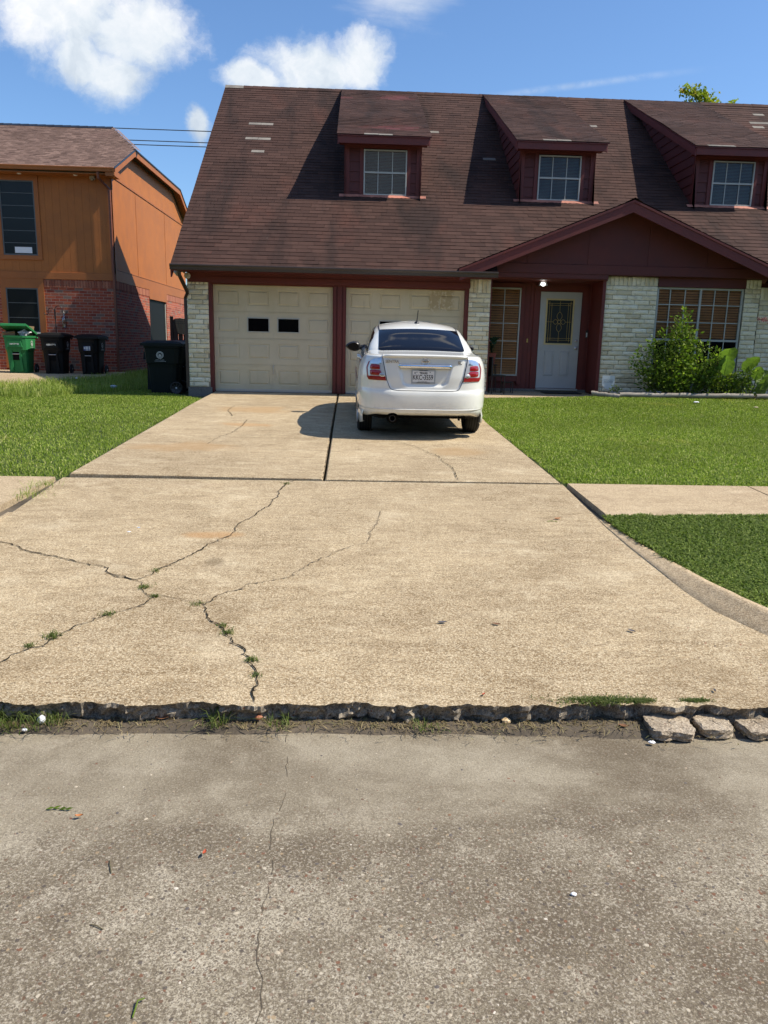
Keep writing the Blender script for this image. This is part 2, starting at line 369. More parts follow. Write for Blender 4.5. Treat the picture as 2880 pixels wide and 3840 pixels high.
M['leaf'] = grassmat('shrub_leaves', [(0, (.05, .085, .012)), (.4, (.10, .165, .022)), (.8, (.20, .28, .04)), (1, (.36, .42, .09))])
M['bigleaf'] = grassmat('big_leaves', [(0, (.10, .17, .035)), (1, (.20, .29, .075))])
M['treeleaf'] = grassmat('tree_leaves', [(0, (.13, .18, .015)), (.7, (.32, .38, .04)), (.9, (.45, .42, .06)), (1, (.5, .26, .03))])
M['stem'] = paint('stem', (.10, .085, .04), .3)
M['dry'] = grassmat('dry_litter', [(0, (.10, .07, .035)), (.5, (.22, .17, .09)), (.8, (.32, .26, .14)), (1, (.07, .10, .03))], .1)
def shingle(name, cs, rust, ddark, kx=1.0):
    def fn(q, b):
        p = pos(q); r = island(q)
        cl = q.ramp(r, cs)
        gr = q.noise(p, 220, 3, .7); cl = q.mix(q.math('MULTIPLY', q.smooth(gr, .45, .65), .35), cl, tuple(min(1, x*1.7) for x in cs[1][1]))
        ru = q.noise(q.vm('MULTIPLY', p, (1.1, .55, .55)), .8, 5, .6)
        cl = q.mix(q.math('MULTIPLY', q.smooth(ru, .52, .72), .6), cl, rust)
        dk = q.noise(q.vm('MULTIPLY', p, (1.9, .45, .45)), .55, 5, .62, .4)
        cl = q.mix(q.math('MULTIPLY', q.smooth(dk, .47, .68), .75), cl, ddark)
        pl = q.noise(q.vm('MULTIPLY', p, (2.5, .8, .8)), 1.7, 6, .7)
        cl = q.mix(q.math('MULTIPLY', q.smooth(pl, .66, .8), .35), cl, (.20, .17, .15))
        q.set(b.inputs['Base Color'], cl); b.inputs['Roughness'].default_value = .92; b.inputs['Specular IOR Level'].default_value = .25
        bump(q, b, gr, .5, .003)
    return mat(name, fn)
M['shingle'] = shingle('red_brown_shingle', [(0, (.039, .0195, .0150)), (.5, (.050, .0248, .0185)), (1, (.066, .034, .026))], (.092, .037, .026), (.019, .0115, .0098))
M['shingle_grey'] = paint('exposed_shingle', (.19, .17, .145), .3, .95)
M['nshingle'] = shingle('brown_shingle', [(0, (.12, .075, .058)), (.5, (.18, .115, .09)), (1, (.25, .165, .13))], (.20, .125, .10), (.15, .095, .073))
M['maroon'] = paint('maroon_paint', (.125, .020, .014), .14, .6, .25)
M['maroon_dull'] = paint('maroon_siding', (.095, .017, .0125), .14, .65, .3)
M['gutter'] = paint('brown_gutter', (.055, .038, .030), .15, .4)
M['orange'] = paint('orange_siding', (.38, .125, .024), .10, .65, .25)
M['orange_trim'] = paint('orange_trim', (.34, .11, .024), .10, .6, .2)
M['nspout'] = paint('rust_brown_metal', (.17, .055, .028), .15, .5)
M['door'] = paint('white_door', (.40, .41, .395), .06, .4)
def gd(q, b):
    p = pos(q); a = q.noise(p, 1.4, 5, .6); x, y, z = q.xyz(p)
    cl = q.mix(q.smooth(a, .3, .7), (.53, .455, .285), (.63, .55, .37))
    band = q.math('MULTIPLY', q.smooth(z, 1.0, 1.35), q.math('SUBTRACT', 1.0, q.smooth(z, 2.0, 2.3)))
    cl = q.mix(q.math('MULTIPLY', band, .45), cl, (.56, .51, .39))
    d = q.noise(q.vm('MULTIPLY', p, (7, 7, 1.6)), 1, 5, .7)
    cl = q.mix(q.math('MULTIPLY', q.smooth(d, .58, .75), .35), cl, (.27, .235, .17))
    tr = q.noise(q.vm('MULTIPLY', p, (1, 1, .5)), 3.0, 5, .7, .4)
    tx = q.math('MULTIPLY', q.math('MULTIPLY', q.smooth(x, 1.45, 1.62), q.math('SUBTRACT', 1.0, q.smooth(x, 1.98, 2.1))), q.math('MULTIPLY', q.smooth(z, 2.2, 2.38), q.smooth(q.noise(p, 14, 4, .6), .34, .5)))
    cl = q.mix(q.math('MULTIPLY', tx, .8), cl, (.40, .30, .15))
    q.set(b.inputs['Base Color'], cl); b.inputs['Roughness'].default_value = .5
    bump(q, b, q.noise(p, 150, 3, .6), .1, .003)
M['garage'] = mat('cream_garage_paint', gd)
def brk(q, b):
    p = pos(q); r = island(q)
    cl = q.ramp(r, [(0, (.62, .54, .36)), (.5, (.80, .72, .51)), (1, (.88, .82, .63))])
    d = q.noise(q.vm('MULTIPLY', p, (1, 1, 2.2)), 5, 6, .7); e = q.noise(p, 45, 5, .7)
    cl = q.mix(q.math('MULTIPLY', q.smooth(d, .50, .72), .55), cl, (.33, .27, .18))
    cl = q.mix(q.math('MULTIPLY', q.smooth(e, .56, .72), .45), cl, (.25, .23, .19))
    q.set(b.inputs['Base Color'], cl); b.inputs['Roughness'].default_value = .85
    bump(q, b, q.math('ADD', e, q.noise(p, 120, 3, .6)), .6, .008)
M['wbrick'] = mat('whitewashed_brick', brk)
M['mortar'] = paint('grey_mortar', (.32, .285, .21), .2, .95, bumpy=.6)
def rbrick(axis):
    def fn(q, b):
        x, y, z = q.xyz(pos(q)); v = q.comb(x if axis == 'x' else y, z, 0.0)
        bt = q.nt.nodes.new('ShaderNodeTexBrick'); q.set(bt.inputs['Vector'], v)
        bt.offset = .5; bt.inputs['Color1'].default_value = (0, 0, 0, 1); bt.inputs['Color2'].default_value = (1, 1, 1, 1); bt.inputs['Mortar'].default_value = (.5, .5, .5, 1)
        bt.inputs['Scale'].default_value = 1; bt.inputs['Brick Width'].default_value = .225; bt.inputs['Row Height'].default_value = .078
        bt.inputs['Mortar Size'].default_value = .006; bt.inputs['Mortar Smooth'].default_value = .2; bt.inputs['Bias'].default_value = 0
        cl = q.ramp(bt.outputs[0], [(0, (.22, .038, .022)), (.4, (.33, .062, .030)), (.7, (.42, .10, .045)), (.88, (.22, .075, .05)), (1, (.20, .15, .12))])
        n_ = q.noise(pos(q), 9, 5, .6); cl = q.mix(q.math('MULTIPLY', q.smooth(n_, .5, .75), .45), cl, (.40, .16, .10))
        cl = q.mix(q.math('MULTIPLY', bt.outputs['Fac'], .85), cl, (.42, .32, .25))
        q.set(b.inputs['Base Color'], cl); b.inputs['Roughness'].default_value = .88
        bump(q, b, q.math('SUBTRACT', q.math('MULTIPLY', q.noise(pos(q), 80, 4, .7), .4), bt.outputs['Fac']), .8, .01)
    return fn
M['rbrick_x'] = mat('red_brick_front', rbrick('x')); M['rbrick_y'] = mat('red_brick_side', rbrick('y'))
M['rsoldier'] = mat('red_brick_piece', lambda q, b: q.set(b.inputs['Base Color'], q.ramp(island(q), [(0, (.24, .07, .04)), (1, (.42, .17, .10))])), rough=.9)
M['glass_dark'] = mat('dark_glass', base=(.004, .004, .005), rough=.08, spec=.18)
def glassm(name, base, tint, mixv, rough=.03, gcol=(.9, .95, 1, 1)):
    def fn(q, b):
        b.inputs['Base Color'].default_value = (*base, 1); b.inputs['Roughness'].default_value = rough
        t = q.nt.nodes.new('ShaderNodeBsdfTransparent'); t.inputs[0].default_value = (*tint, 1)
        gl = q.nt.nodes.new('ShaderNodeBsdfGlossy'); gl.inputs['Roughness'].default_value = rough; gl.inputs['Color'].default_value = gcol
        fr = q.nt.nodes.new('ShaderNodeFresnel'); fr.inputs['IOR'].default_value = 1.5
        m1 = q.nt.nodes.new('ShaderNodeMixShader'); q.set(m1.inputs[0], q.math('ADD', fr.outputs[0], mixv, clamp=True))
        ou = [x for x in q.nt.nodes if x.type == 'OUTPUT_MATERIAL'][0]
        q.nt.links.new(t.outputs[0], m1.inputs[1]); q.nt.links.new(gl.outputs[0], m1.inputs[2]); q.nt.links.new(m1.outputs[0], ou.inputs[0])
    return mat(name, fn)
M['glass'] = glassm('window_glass', (.1, .1, .1), (.94, .95, .94), 0, .03, (.35, .38, .40, 1))
M['lens'] = glassm('clear_lens', (.5, .5, .5), (.93, .95, .97), .10)
M['winframe'] = paint('white_window_frame', (.42, .42, .37), .06, .4)
M['alu'] = mat('aluminium', base=(.55, .57, .58), rough=.35, metal=.8)
def blindm(c, pitch=.052):
    def fn(q, b):
        z = q.xyz(pos(q))[2]; fr = q.math('FRACT', q.math('DIVIDE', z, pitch))
        cl = q.ramp(fr, [(0, tuple(x*.12 for x in c)), (.10, tuple(x*.5 for x in c)), (.22, c), (.85, tuple(x*1.15 for x in c)), (1, tuple(x*.8 for x in c))])
        q.set(b.inputs['Base Color'], cl); b.inputs['Roughness'].default_value = .5
    return fn
M['blind_wood'] = paint('wooden_blind', (.74, .36, .165), .15, .5)
M['blind_grey'] = paint('grey_blind', (.20, .205, .20), .15, .6)
M['black'] = mat('black_void', base=(.008, .008, .008), rough=.9, spec=.1)
M['blackmetal'] = mat('black_metal', base=(.015, .014, .014), rough=.4)
def binm(c):
    def fn(q, b):
        p = objc(q); a = q.noise(p, 4, 5, .65); s_ = q.noise(q.vm('MULTIPLY', p, (9, 9, 1)), 2, 5, .7)
        cl = q.mix(q.math('MULTIPLY', q.smooth(s_, .5, .75), .5), c, tuple(x*1.5+.002 for x in c))
        q.set(b.inputs['Base Color'], cl); q.set(b.inputs['Roughness'], q.mixf(a, .45, .75)); b.inputs['Specular IOR Level'].default_value = .22
        bump(q, b, q.noise(p, 90, 3, .6), .15, .002)
    return fn
M['bin_green'] = mat('green_plastic', binm((.022, .17, .055)))
M['bin_black'] = mat('black_plastic', binm((.007, .007, .007)))
M['bin_dkgreen'] = mat('blackish_green_plastic', binm((.005, .009, .0085)))
M['mark'] = mat('white_marking', base=(.55, .58, .56), rough=.6)
M['cardboard'] = paint('cardboard', (.30, .18, .09), .15, .8)
M['white'] = paint('white_plastic', (.75, .75, .74), .05, .35)
M['brass'] = mat('brass', base=(.50, .36, .12), rough=.4, metal=.6)
M['lampglow'] = mat('lit_bulb', base=(1, 1, 1))
_b = M['lampglow'].node_tree.nodes['Principled BSDF']; _b.inputs['Emission Color'].default_value = (1, .97, .9, 1); _b.inputs['Emission Strength'].default_value = 6
M['timber'] = paint('weathered_timber', (.28, .25, .21), .35, .9, .6, .5)
M['fence'] = paint('fence_wood', (.085, .05, .032), .3, .85, .4)
M['tan'] = paint('tan_cloth', (.28, .20, .11), .25, .9)
M['terracotta'] = paint('red_pot', (.25, .055, .040), .12, .5)
M['sign'] = paint('pale_sign', (.52, .57, .60), .06, .4)
M['signtext'] = mat('sign_lettering', base=(.33, .36, .39), rough=.5)
M['wire'] = mat('power_cable', base=(.05, .05, .055), rough=.6)
M['red'] = mat('red_leaf', base=(.35, .06, .02), rough=.7)
M['petal'] = mat('crimson_petals', base=(.30, .012, .03), rough=.6)
M['shell'] = mat('shell', base=(.62, .46, .26), rough=.5)
M['paper'] = mat('white_litter', base=(.75, .77, .8), rough=.7)
M['blueglass'] = mat('clear_plastic', base=(.6, .62, .6), rough=.2)
M['clearplastic'] = glassm('clear_bottle', (.5, .5, .5), (.85, .85, .85), .12)
# car
def carpaint(q, b):
    b.inputs['Base Color'].default_value = (.74, .745, .69, 1); b.inputs['Roughness'].default_value = .32; b.inputs['Coat Weight'].default_value = 1.0
    p = objc(q); d = q.noise(p, 3.5, 5, .6)
    z = q.xyz(p)[2]
    cl = q.mix(q.math('MULTIPLY', q.smooth(d, .45, .75), .5), (.76, .765, .71), (.68, .675, .61))
    low = q.math('MULTIPLY', q.math('SUBTRACT', 1.0, q.smooth(z, .25, .6)), q.smooth(q.noise(p, 12, 5, .7), .42, .7))
    cl = q.mix(q.math('MULTIPLY', low, .4), cl, (.46, .43, .36))
    q.set(b.inputs['Base Color'], cl)
M['car'] = mat('white_car_paint', carpaint)
M['tyre'] = mat('tyre_rubber', base=(.018, .018, .018), rough=.8)
M['rim'] = mat('alloy_rim', base=(.5, .5, .52), rough=.3, metal=.9)
M['chrome'] = mat('chrome', base=(.78, .80, .83), rough=.06, metal=1)
M['badge'] = mat('chrome_badge', base=(.55, .57, .60), rough=.18, metal=1)
M['redlens'] = mat('red_lens', base=(.26, .006, .008), rough=.12, coat=.6, spec=.4)
M['lampsilver'] = mat('lamp_reflector', base=(.62, .60, .58), rough=.30, metal=.55, coat=1)
M['reverse'] = mat('reverse_lens', base=(.28, .30, .30), rough=.15, coat=1)
M['carglass'] = mat('tinted_glass', base=(.005, .006, .010), rough=.03, spec=.28)
M['sideglass'] = mat('side_glass', base=(.006, .006, .007), rough=.05, spec=.7)
M['seam'] = mat('panel_gap', base=(.02, .02, .02), rough=.8)
M['blackplastic'] = mat('black_trim', base=(.014, .014, .015), rough=.35)
M['plate'] = paint('licence_plate', (.72, .72, .70), .04, .4)
M['plateframe'] = mat('plate_frame', base=(.36, .40, .44), rough=.35, metal=.3)
M['ink'] = mat('black_ink', base=(.012, .012, .014), rough=.5)
# ------------------------------------------------------------------ ground, street, driveway
PROF = [(-30, .10), (3.02, .10), (7.47, .272), (7.50, .290), (10.96, .41), (13.64, .505), (16.3, .565), (40, .65)]
def gz(y): return float(np.interp(y, [a for a, b in PROF], [b for a, b in PROF]))
def lawnz(x, y):
    """height of the lot's soil"""
    if x > 0:
        pts = [(3.1, .10), (3.5, .145), (4.5, .185), (6.15, .235), (7.5, .285), (12, .42), (15.2, .60), (17, .70), (40, .7)]
        z = float(np.interp(y, [a for a, b in pts], [b for a, b in pts]))
        z += .075*max(0, min(1, (x-2.6)/2.2))*max(0, min(1, (y-12)/3))
    else:
        pts = [(3.1, .10), (3.4, .20), (6.0, .26), (7.5, .27), (10.96, .385), (13.64, .46), (16.3, .49), (20, .57), (23, .63), (60, .65)]
        z = float(np.interp(y, [a for a, b in pts], [b for a, b in pts]))
    return z
def axis_vals(pairs):
    o = []
    for a, b, st in pairs: o += list(np.arange(a, b-1e-6, st))
    return o+[pairs[-1][1]]
xs = axis_vals([(-400, -60, 85), (-60, -12, 12), (-12, 12, .5), (12, 60, 12), (60, 400, 85)])
ys = axis_vals([(3.06, 3.4, .17), (3.4, 24, .4), (24, 60, 9), (60, 800, 185)])
def groundz(x, y):
    z = lawnz(x, y)-.02
    if -3.0 < x < 2.2: z = min(z, gz(y)-.12)
    if -3.6 < x < 1.9 and y < 7.4: z = min(z, 0.0)
    if 2.2 < x < 5.2 and y > 15.25: z = min(z, .35)
    if 1.9 <= x < 6.9 and y < 7.4: z = min(z, .04)
    return z
tag(MB().grid([[(x, y, groundz(x, y)) for x in xs] for y in ys]).build('ground', M['turf']), kind='structure')
# street: one sheet, nearly flat, with a shallow gutter along the driveway edge
xs = axis_vals([(-300, -12, 48), (-12, 12, .25), (12, 300, 48)]); ys = axis_vals([(-40, -4, 6), (-4, 3.2, .15)])
tag(MB().grid([[(x, y, 0) for x in xs] for y in ys]).build('street', M['road']), kind='structure')
tag(MB().grid([[(x, y, -.03 if y < -40 else -.03) for x in (-400, 400)] for y in (-500, -40)]).build('ground', M['turf']), kind='structure')
# driveway: sloping apron with a broken street edge, then jointed slabs up to the garage
def xr(y): return float(np.interp(y, [3.0, 3.4, 3.8, 4.15, 4.45, 4.85, 5.4, 6.0, 7.47], [3.3, 2.62, 2.30, 2.175, 2.13, 2.10, 2.06, 2.04, 2.10]))
def xl(y): return float(np.interp(y, [3.0, 3.4, 3.8, 4.15, 4.6, 5.66, 7.47], [-3.9, -3.25, -2.98, -2.86, -2.78, -2.68, -2.79]))
def apz(y): return .10+(y-3.02)*.0385
dv = MB()
N = 46; ysA = axis_vals([(3.02, 3.4, .06), (3.4, 7.47, .12)]); ysA[-1] = 7.465
def jag(x): return (.020*max(0, mnoise.noise(Vector((x*5, 6.3, 0)))-.15)*2+.012*mnoise.noise(Vector((x*60, 2.3, 0)))+.034*mnoise.noise(Vector((x*8, 1.3, 0)))+.016*mnoise.noise(Vector((x*26, 4.3, 0)))+.03*mnoise.noise(Vector((x*2.1, 9.3, 0))))
NX = 520
edge = []
for i in range(NX+1):
    x = -3.9+7.2*i/NX; edge.append((x, 3.02+jag(x)))
def apx(y, t): a, b = xl(y), xr(y); return a+(b-a)*t
rows = []
for j, y in enumerate(ysA):
    r = []
    for i in range(NX+1):
        x = apx(y, i/NX); yy = y+(jag(x) if j == 0 else 0); r.append((x, yy, apz(yy)+.004*mnoise.noise(Vector((x*.8, y*.8, 0)))))
    rows.append(r)
dv.grid(rows)
# ragged broken face below the edge
def facep(i, k):
    x, y, z = rows[0][i]; h = k/7.0
    if k == 0: return (x, y, z)
    n1 = mnoise.noise(Vector((x*14, h*3, 7)))*.030+mnoise.noise(Vector((x*38, h*7, 3)))*.022+mnoise.noise(Vector((x*80, h*12, 3)))*.012
    return (x, y+.012+.03*h*.7+n1, z-(z+.02)*h)
dv.grid([[facep(i, k) for i in range(NX+1)] for k in range(8)], 1, flip=True, smooth=False)
dv.add([(xl(7.465), 7.465, apz(7.465)), (xr(7.465), 7.465, apz(7.465)), (xr(7.465), 7.465, 0), (xl(7.465), 7.465, 0)], [(0, 1, 2, 3)], 1)
for f in (xl, xr):
    dv.grid([[(f(y), y, apz(y)), (f(y), y, apz(y)-.2)] for y in ysA], 1)
def slab(x0a, x0b, x1a, x1b, y0, y1, dz=0.0, tilt=0.0):
    """slab between y0 and y1; x edges run a -> b"""
    n = max(2, int((y1-y0)/.35)); P = []
    b = .012
    for j in range(n+1):
        t = j/n; y = y0+(y1-y0)*t; a = x0a+(x0b-x0a)*t; c = x1a+(x1b-x1a)*t; z = gz(y)+dz; zt = tilt*(1-t)
        P.append([(a, y, z-.12+zt), (a, y, z-b+zt), (a+b, y, z+zt)]+[(a+b+(c-a-2*b)*k/6, y, z+zt*(1-k/6)) for k in range(1, 6)]+[(c-b, y, z), (c, y, z-b), (c, y, z-.12)])
    dv.grid(P, flip=True, smooth=False)
    f, l = P[0], P[-1]
    fr = [(p[0], p[1]-.010, p[2]-.008) for p in f]
    dv.grid([[(p[0], p[1]-.010, .02) for p in f], fr, f], 0, smooth=False)
    dv.grid([l, [(p[0], p[1], p[2]-.12) for p in l]], 1, smooth=False)
LX = lambda y: -2.74-.012*(y-7.5)
slab(LX(7.5), LX(11.9), -.285, -.300, 7.515, 11.900, 0, .018)
slab(LX(11.92), LX(16.3), -.300, -.315, 11.916, 16.28)
slab(-.258, -.272, 2.085, 2.09, 7.505, 11.900, -.004)
slab(-.272, -.286, 2.09, 2.30, 11.912, 16.28, -.004)
driveway = tag(dv.build('driveway', [M['drive'], M['curbface']]), kind='structure')
# cracks: jagged dirt-filled grooves with chipped pale rims
CR = [
 ([(-0.56,7.47),(-0.63,7.29),(-0.67,6.97),(-0.65,6.81),(-0.69,6.65),(-0.68,6.45),(-0.75,6.30),(-0.79,6.06),(-0.87,5.86),(-0.88,5.60),(-0.91,5.47),(-1.01,5.31),(-1.03,5.17),(-1.11,4.97),(-1.16,4.86),(-1.22,4.74),(-1.26,4.59),(-1.31,4.55),(-1.45,4.61)], .013),
 ([(-3.0,5.60),(-2.75,5.48),(-2.45,5.32),(-2.27,5.20),(-2.23,5.14),(-2.00,5.01),(-1.90,4.97),(-1.78,4.89),(-1.66,4.81)], .015),
 ([(-1.67,4.84),(-1.59,4.81),(-1.54,4.76),(-1.51,4.68),(-1.46,4.63),(-1.37,4.59),(-1.26,4.51)], .013),
 ([(-1.26,4.51),(-1.21,4.35),(-1.13,4.27),(-1.14,4.18),(-1.19,4.09),(-1.27,4.02),(-1.36,3.91),(-1.41,3.85),(-1.45,3.75),(-1.50,3.60),(-1.59,3.51),(-1.62,3.40)], .010),
 ([(-1.13,4.30),(-0.97,4.23),(-0.86,4.17),(-0.81,4.13)], .006),
 ([(-0.81,4.13),(-0.77,3.96),(-0.68,3.86),(-0.63,3.74),(-0.55,3.60),(-0.50,3.53),(-0.47,3.42),(-0.42,3.31),(-0.41,3.19),(-0.42,3.12),(-0.40,3.04)], .013),
 ([(-0.81,4.15),(-0.78,4.26),(-0.73,4.33),(-0.64,4.42)], .008), ([(-0.64,4.42),(-0.62,4.50),(-0.50,4.54),(-0.38,4.63),(-0.28,4.86),(-0.16,5.06),(-0.02,5.27),(0.11,5.37),(0.15,5.55)], .0045),
 ([(0.15,5.55),(0.14,5.65),(0.21,5.91),(0.24,6.3)], .005), ([(0.42,9.99),(0.63,9.79),(0.82,9.42),(0.92,9.05),(1.01,8.86),(1.03,8.43),(1.09,8.11),(1.07,7.77),(1.07,7.54)], .011),
 ([(-1.58,11.73),(-1.57,11.04),(-1.61,10.37),(-1.71,10.01),(-1.76,9.54),(-1.76,8.96),(-1.80,8.32),(-1.87,7.72),(-1.83,7.52)], .012), ([(-2.03,13.49),(-2.05,12.82),(-1.86,12.10)], .014),
 ([(-2.80,13.52),(-2.63,13.63),(-2.11,13.61),(-1.30,13.60),(-0.50,13.67)], .010), ([(-2.63,9.91),(-2.12,9.87),(-1.57,10.09),(-0.99,10.27)], .007), ([(.3, 13.6), (.9, 13.66), (1.6, 13.6)], .008),
]
ck = MB(); chip = MB()
def crackstrip(mb, pts, w_, zf, off, sc_=1.0, chipmb=None):
    P = []
    for (a, b), (c, d) in zip(pts[:-1], pts[1:]):
        L = math.hypot(c-a, d-b); n = max(2, int(L/.022))
        for k in range(n):
            t = k/n; P.append([a+(c-a)*t, b+(d-b)*t])
    P.append(list(pts[-1])); n = len(P)
    for i, p in enumerate(P):
        if 0 < i < n-1:
            am = .016*sc_; p[0] += rnd.uniform(-1, 1)*am*.55+am*mnoise.noise(Vector((i*.35, p[1], 2))); p[1] += rnd.uniform(-1, 1)*am*.4+am*mnoise.noise(Vector((i*.35, p[0], 5)))
    Lr = []; 
    for i, p in enumerate(P):
        q0 = P[max(0, i-1)]; q1 = P[min(n-1, i+1)]; dx, dy = q1[0]-q0[0], q1[1]-q0[1]; l = math.hypot(dx, dy) or 1
        ww = w_*(.25+.95*abs(mnoise.noise(Vector((i*.21, w_*99, 1))))*1.6+rnd.random()*.3)
        if i == 0 or i == n-1: ww *= .3
        nx, ny = -dy/l*ww/2, dx/l*ww/2
        z = zf(p[1])+off
        Lr.append([(p[0]-nx, p[1]-ny, z), (p[0]+nx, p[1]+ny, z)])
        if chipmb is not None and rnd.random() < .35:
            s_ = rnd.uniform(.004, .014)*sc_; side = rnd.choice((-1, 1)); cx = p[0]+side*nx*1.5; cy = p[1]+side*ny*1.5
            k = rnd.randint(4, 6); vs = [(cx+s_*rnd.uniform(.5, 1.3)*math.cos(6.283*j/k), cy+s_*rnd.uniform(.4, .9)*math.sin(6.283*j/k), z-.0015) for j in range(k)]
            chipmb.add(vs, [tuple(range(k))])
    if sc_ < 1:      # the hairline fades out here and there
        run = []
        for i_, q_ in enumerate(Lr):
            if mnoise.noise(Vector((i_*.23, 3.7, 0))) > -.10: run.append(q_)
            else:
                if len(run) > 1: mb.grid(run, smooth=False, flip=True)
                run = []
        if len(run) > 1: mb.grid(run, smooth=False, flip=True)
        return
    mb.grid(Lr, smooth=False, flip=True)
def zdrive(y): return gz(y) if y > 7.5 else apz(y)
for pts, w_ in CR: crackstrip(ck, pts, w_*.80, zdrive, .006, 1.0, chip)
ck.build('crack', M['crack'], driveway)
M['chip'] = paint('chipped_rim', (.22, .17, .11), .4, .95, bumpy=.8)
chip.build('chipped_rim', M['chip'], driveway)
# dirt caught in the joints
jd = MB()
for i in range(420):
    y = rnd.uniform(7.5, 16.2) if i < 260 else 11.908; x = -.279-.0033*(y-7.5) if i < 260 else rnd.uniform(-2.7, 2.0)
    s_ = rnd.uniform(.006, .02); jd.add([(x-s_*.7, y-s_, gz(y)-.004), (x+s_*.7, y-s_*.4, gz(y)-.002), (x+s_*.3, y+s_, gz(y)-.006), (x-s_*.6, y+s_*.6, gz(y))], [(0, 1, 2, 3)])
jd.build('joint_dirt', M['soil'], driveway)
rc = MB(); crackstrip(rc, [(-.26, 3.0), (-0.24,2.77), (-0.22,2.54), (-0.23,2.43), (-0.25,2.36), (-0.25,2.23), (-0.23,2.13), (-0.23,2.03), (-0.24,1.90), (-0.24,1.78), (-0.21,1.66), (-0.21,1.57), (-.2, 1.2)], .0034, lambda y: 0, .0015, .45)
street = [o for o in bpy.data.objects if o.name == 'street'][0]
rc.build('crack', M['hairline'], street)
# exposed aggregate: thousands of small stones set in the worn street surface
def stones(n, region, smin, smax, z0, name, stops, parent, sink=.35, seed=3):
    r = np.random.RandomState(seed); P = region(r, n)
    s = smin*(smax/smin)**(r.rand(n)**2.2)
    base = np.array([(1, 0, 0), (.5, .86, 0), (-.5, .86, 0), (-1, 0, 0), (-.5, -.86, 0), (.5, -.86, 0), (0, 0, 1)], float)
    V = np.repeat(base[None], n, 0)
    V[:, :6, :2] *= (1+.35*(r.rand(n, 6, 1)-.5)); V[:, :, 0] *= (1+.5*r.rand(n))[:, None]; V[:, 6, :2] = .3*(r.rand(n, 2)-.5)
    V[:, :6, 2] = -.2; V[:, 6, 2] = .30+.25*r.rand(n)
    a = r.rand(n)*6.283; c, s_ = np.cos(a), np.sin(a)
    x = V[:, :, 0]*c[:, None]-V[:, :, 1]*s_[:, None]; y = V[:, :, 0]*s_[:, None]+V[:, :, 1]*c[:, None]
    V[:, :, 0], V[:, :, 1] = x, y
    V *= s[:, None, None]; V[:, :, 0] += P[:, 0:1]; V[:, :, 1] += P[:, 1:2]; V[:, :, 2] += P[:, 2:3]
    F = np.array([(i, (i+1) % 6, 6) for i in range(6)]); F = (F[None]+7*np.arange(n)[:, None, None]).reshape(-1, 3)
    def fn(q, b): q.set(b.inputs['Base Color'], q.ramp(island(q), stops, 'CONSTANT')); b.inputs['Roughness'].default_value = .75
    m_ = mat(name+'_stone', fn)
    o = npmesh(name, V.reshape(-1, 3), F, m_, parent, False); tag(o, kind='stuff'); return o
def rgn(r, n):
    x = r.uniform(-3, 3, 4*n); y = 3.0-2.6*r.rand(4*n)**.8
    d = np.array([.5+.9*mnoise.noise(Vector((a*1.1, b*1.1, 3.3)))+.35*mnoise.noise(Vector((a*3.1, b*3.1, 1.3))) for a, b in zip(x, y)])
    k = r.rand(4*n) < d*np.clip((3.1-y)/1.1, .05, 1)
    x, y = x[k][:n], y[k][:n]; z = 0*x
    return np.stack([x, y, z], 1)
class _: pass
def stones_safe(n, *a, **k):
    reg = a[0]; r = np.random.RandomState(k.get('seed', 3)); P = reg(r, n); n2 = len(P)
    return stones(n2, lambda rr, nn: P, *a[1:], **k)
tag(stones_safe(5200, rgn, .0022, .0095, 0, 'aggregate', [(0, (.13, .085, .055)), (.22, (.30, .24, .17)), (.40, (.10, .085, .075)), (.58, (.42, .36, .27)), (.72, (.15, .068, .040)), (.80, (.17, .13, .10)), (.90, (.19, .105, .06)), (.96, (.55, .50, .42))], None), 'brown, tan and red pebbles exposed in the worn street concrete', 'gravel')
def rgn2(r, n):
    x = r.uniform(-3.2, 2.6, 3*n); y = 3.07+2.6*r.rand(3*n)**2.2
    x, y = x[:n], y[:n]; return np.stack([x, y, .10+(y-3.02)*.0385], 1)
tag(stones_safe(1100, rgn2, .0022, .0075, 0, 'aggregate', [(0, (.34, .24, .15)), (.3, (.26, .11, .06)), (.45, (.45, .35, .22)), (.8, (.16, .12, .09))], None, seed=8), 'small reddish pebbles showing through the driveway apron by its broken edge', 'gravel')
# sidewalks
def walk(name, x0, x1, y0, y1, joints, side):
    b = MB(); xsj = [x0]+joints+[x1]
    for a, c in zip(xsj[:-1], xsj[1:]):
        n = max(2, int(abs(c-a)/.6)); P = []
        a2, c2 = a+.009, c-.009
        for j in range(n+1):
            x = a2+(c2-a2)*j/n
            ya = y0+(.12 if (side > 0) else 0)*min(1, max(0, (x-2.2)/2)); yb = y1
            zf = .289 if side > 0 else .285
            zn = .246 if side > 0 else .25
            P.append([(x, ya, .05), (x, ya, zn-.016), (x, ya+.015, zn), (x, yb-.012, zf+.004), (x, yb, zf-.01), (x, yb, .12)])
        b.grid(P, smooth=False, flip=False)
        for q in (P[0], P[-1]): b.add(q, [tuple(range(6))])
    return tag(b.build(name, M['walk']), kind='structure')
walk('sidewalk', 2.125, 14, 6.17, 7.42, [3.95, 5.75, 7.55, 9.4, 11.2], 1)
walk('sidewalk', -14, -2.83, 5.95, 7.40, [-11.9, -10.1, -8.3, -6.5, -4.7], -1)
vs_ = MB(); vs_.grid([[(max(xr(y), xr(3.4))*(1-t)+7*t+.10*(1-t), y, lawnz(3, y)-.012) for t in np.linspace(0, 1, 12)] for y in np.linspace(3.12, 6.22, 40)])
tag(vs_.build('verge', M['turf']), kind='structure')
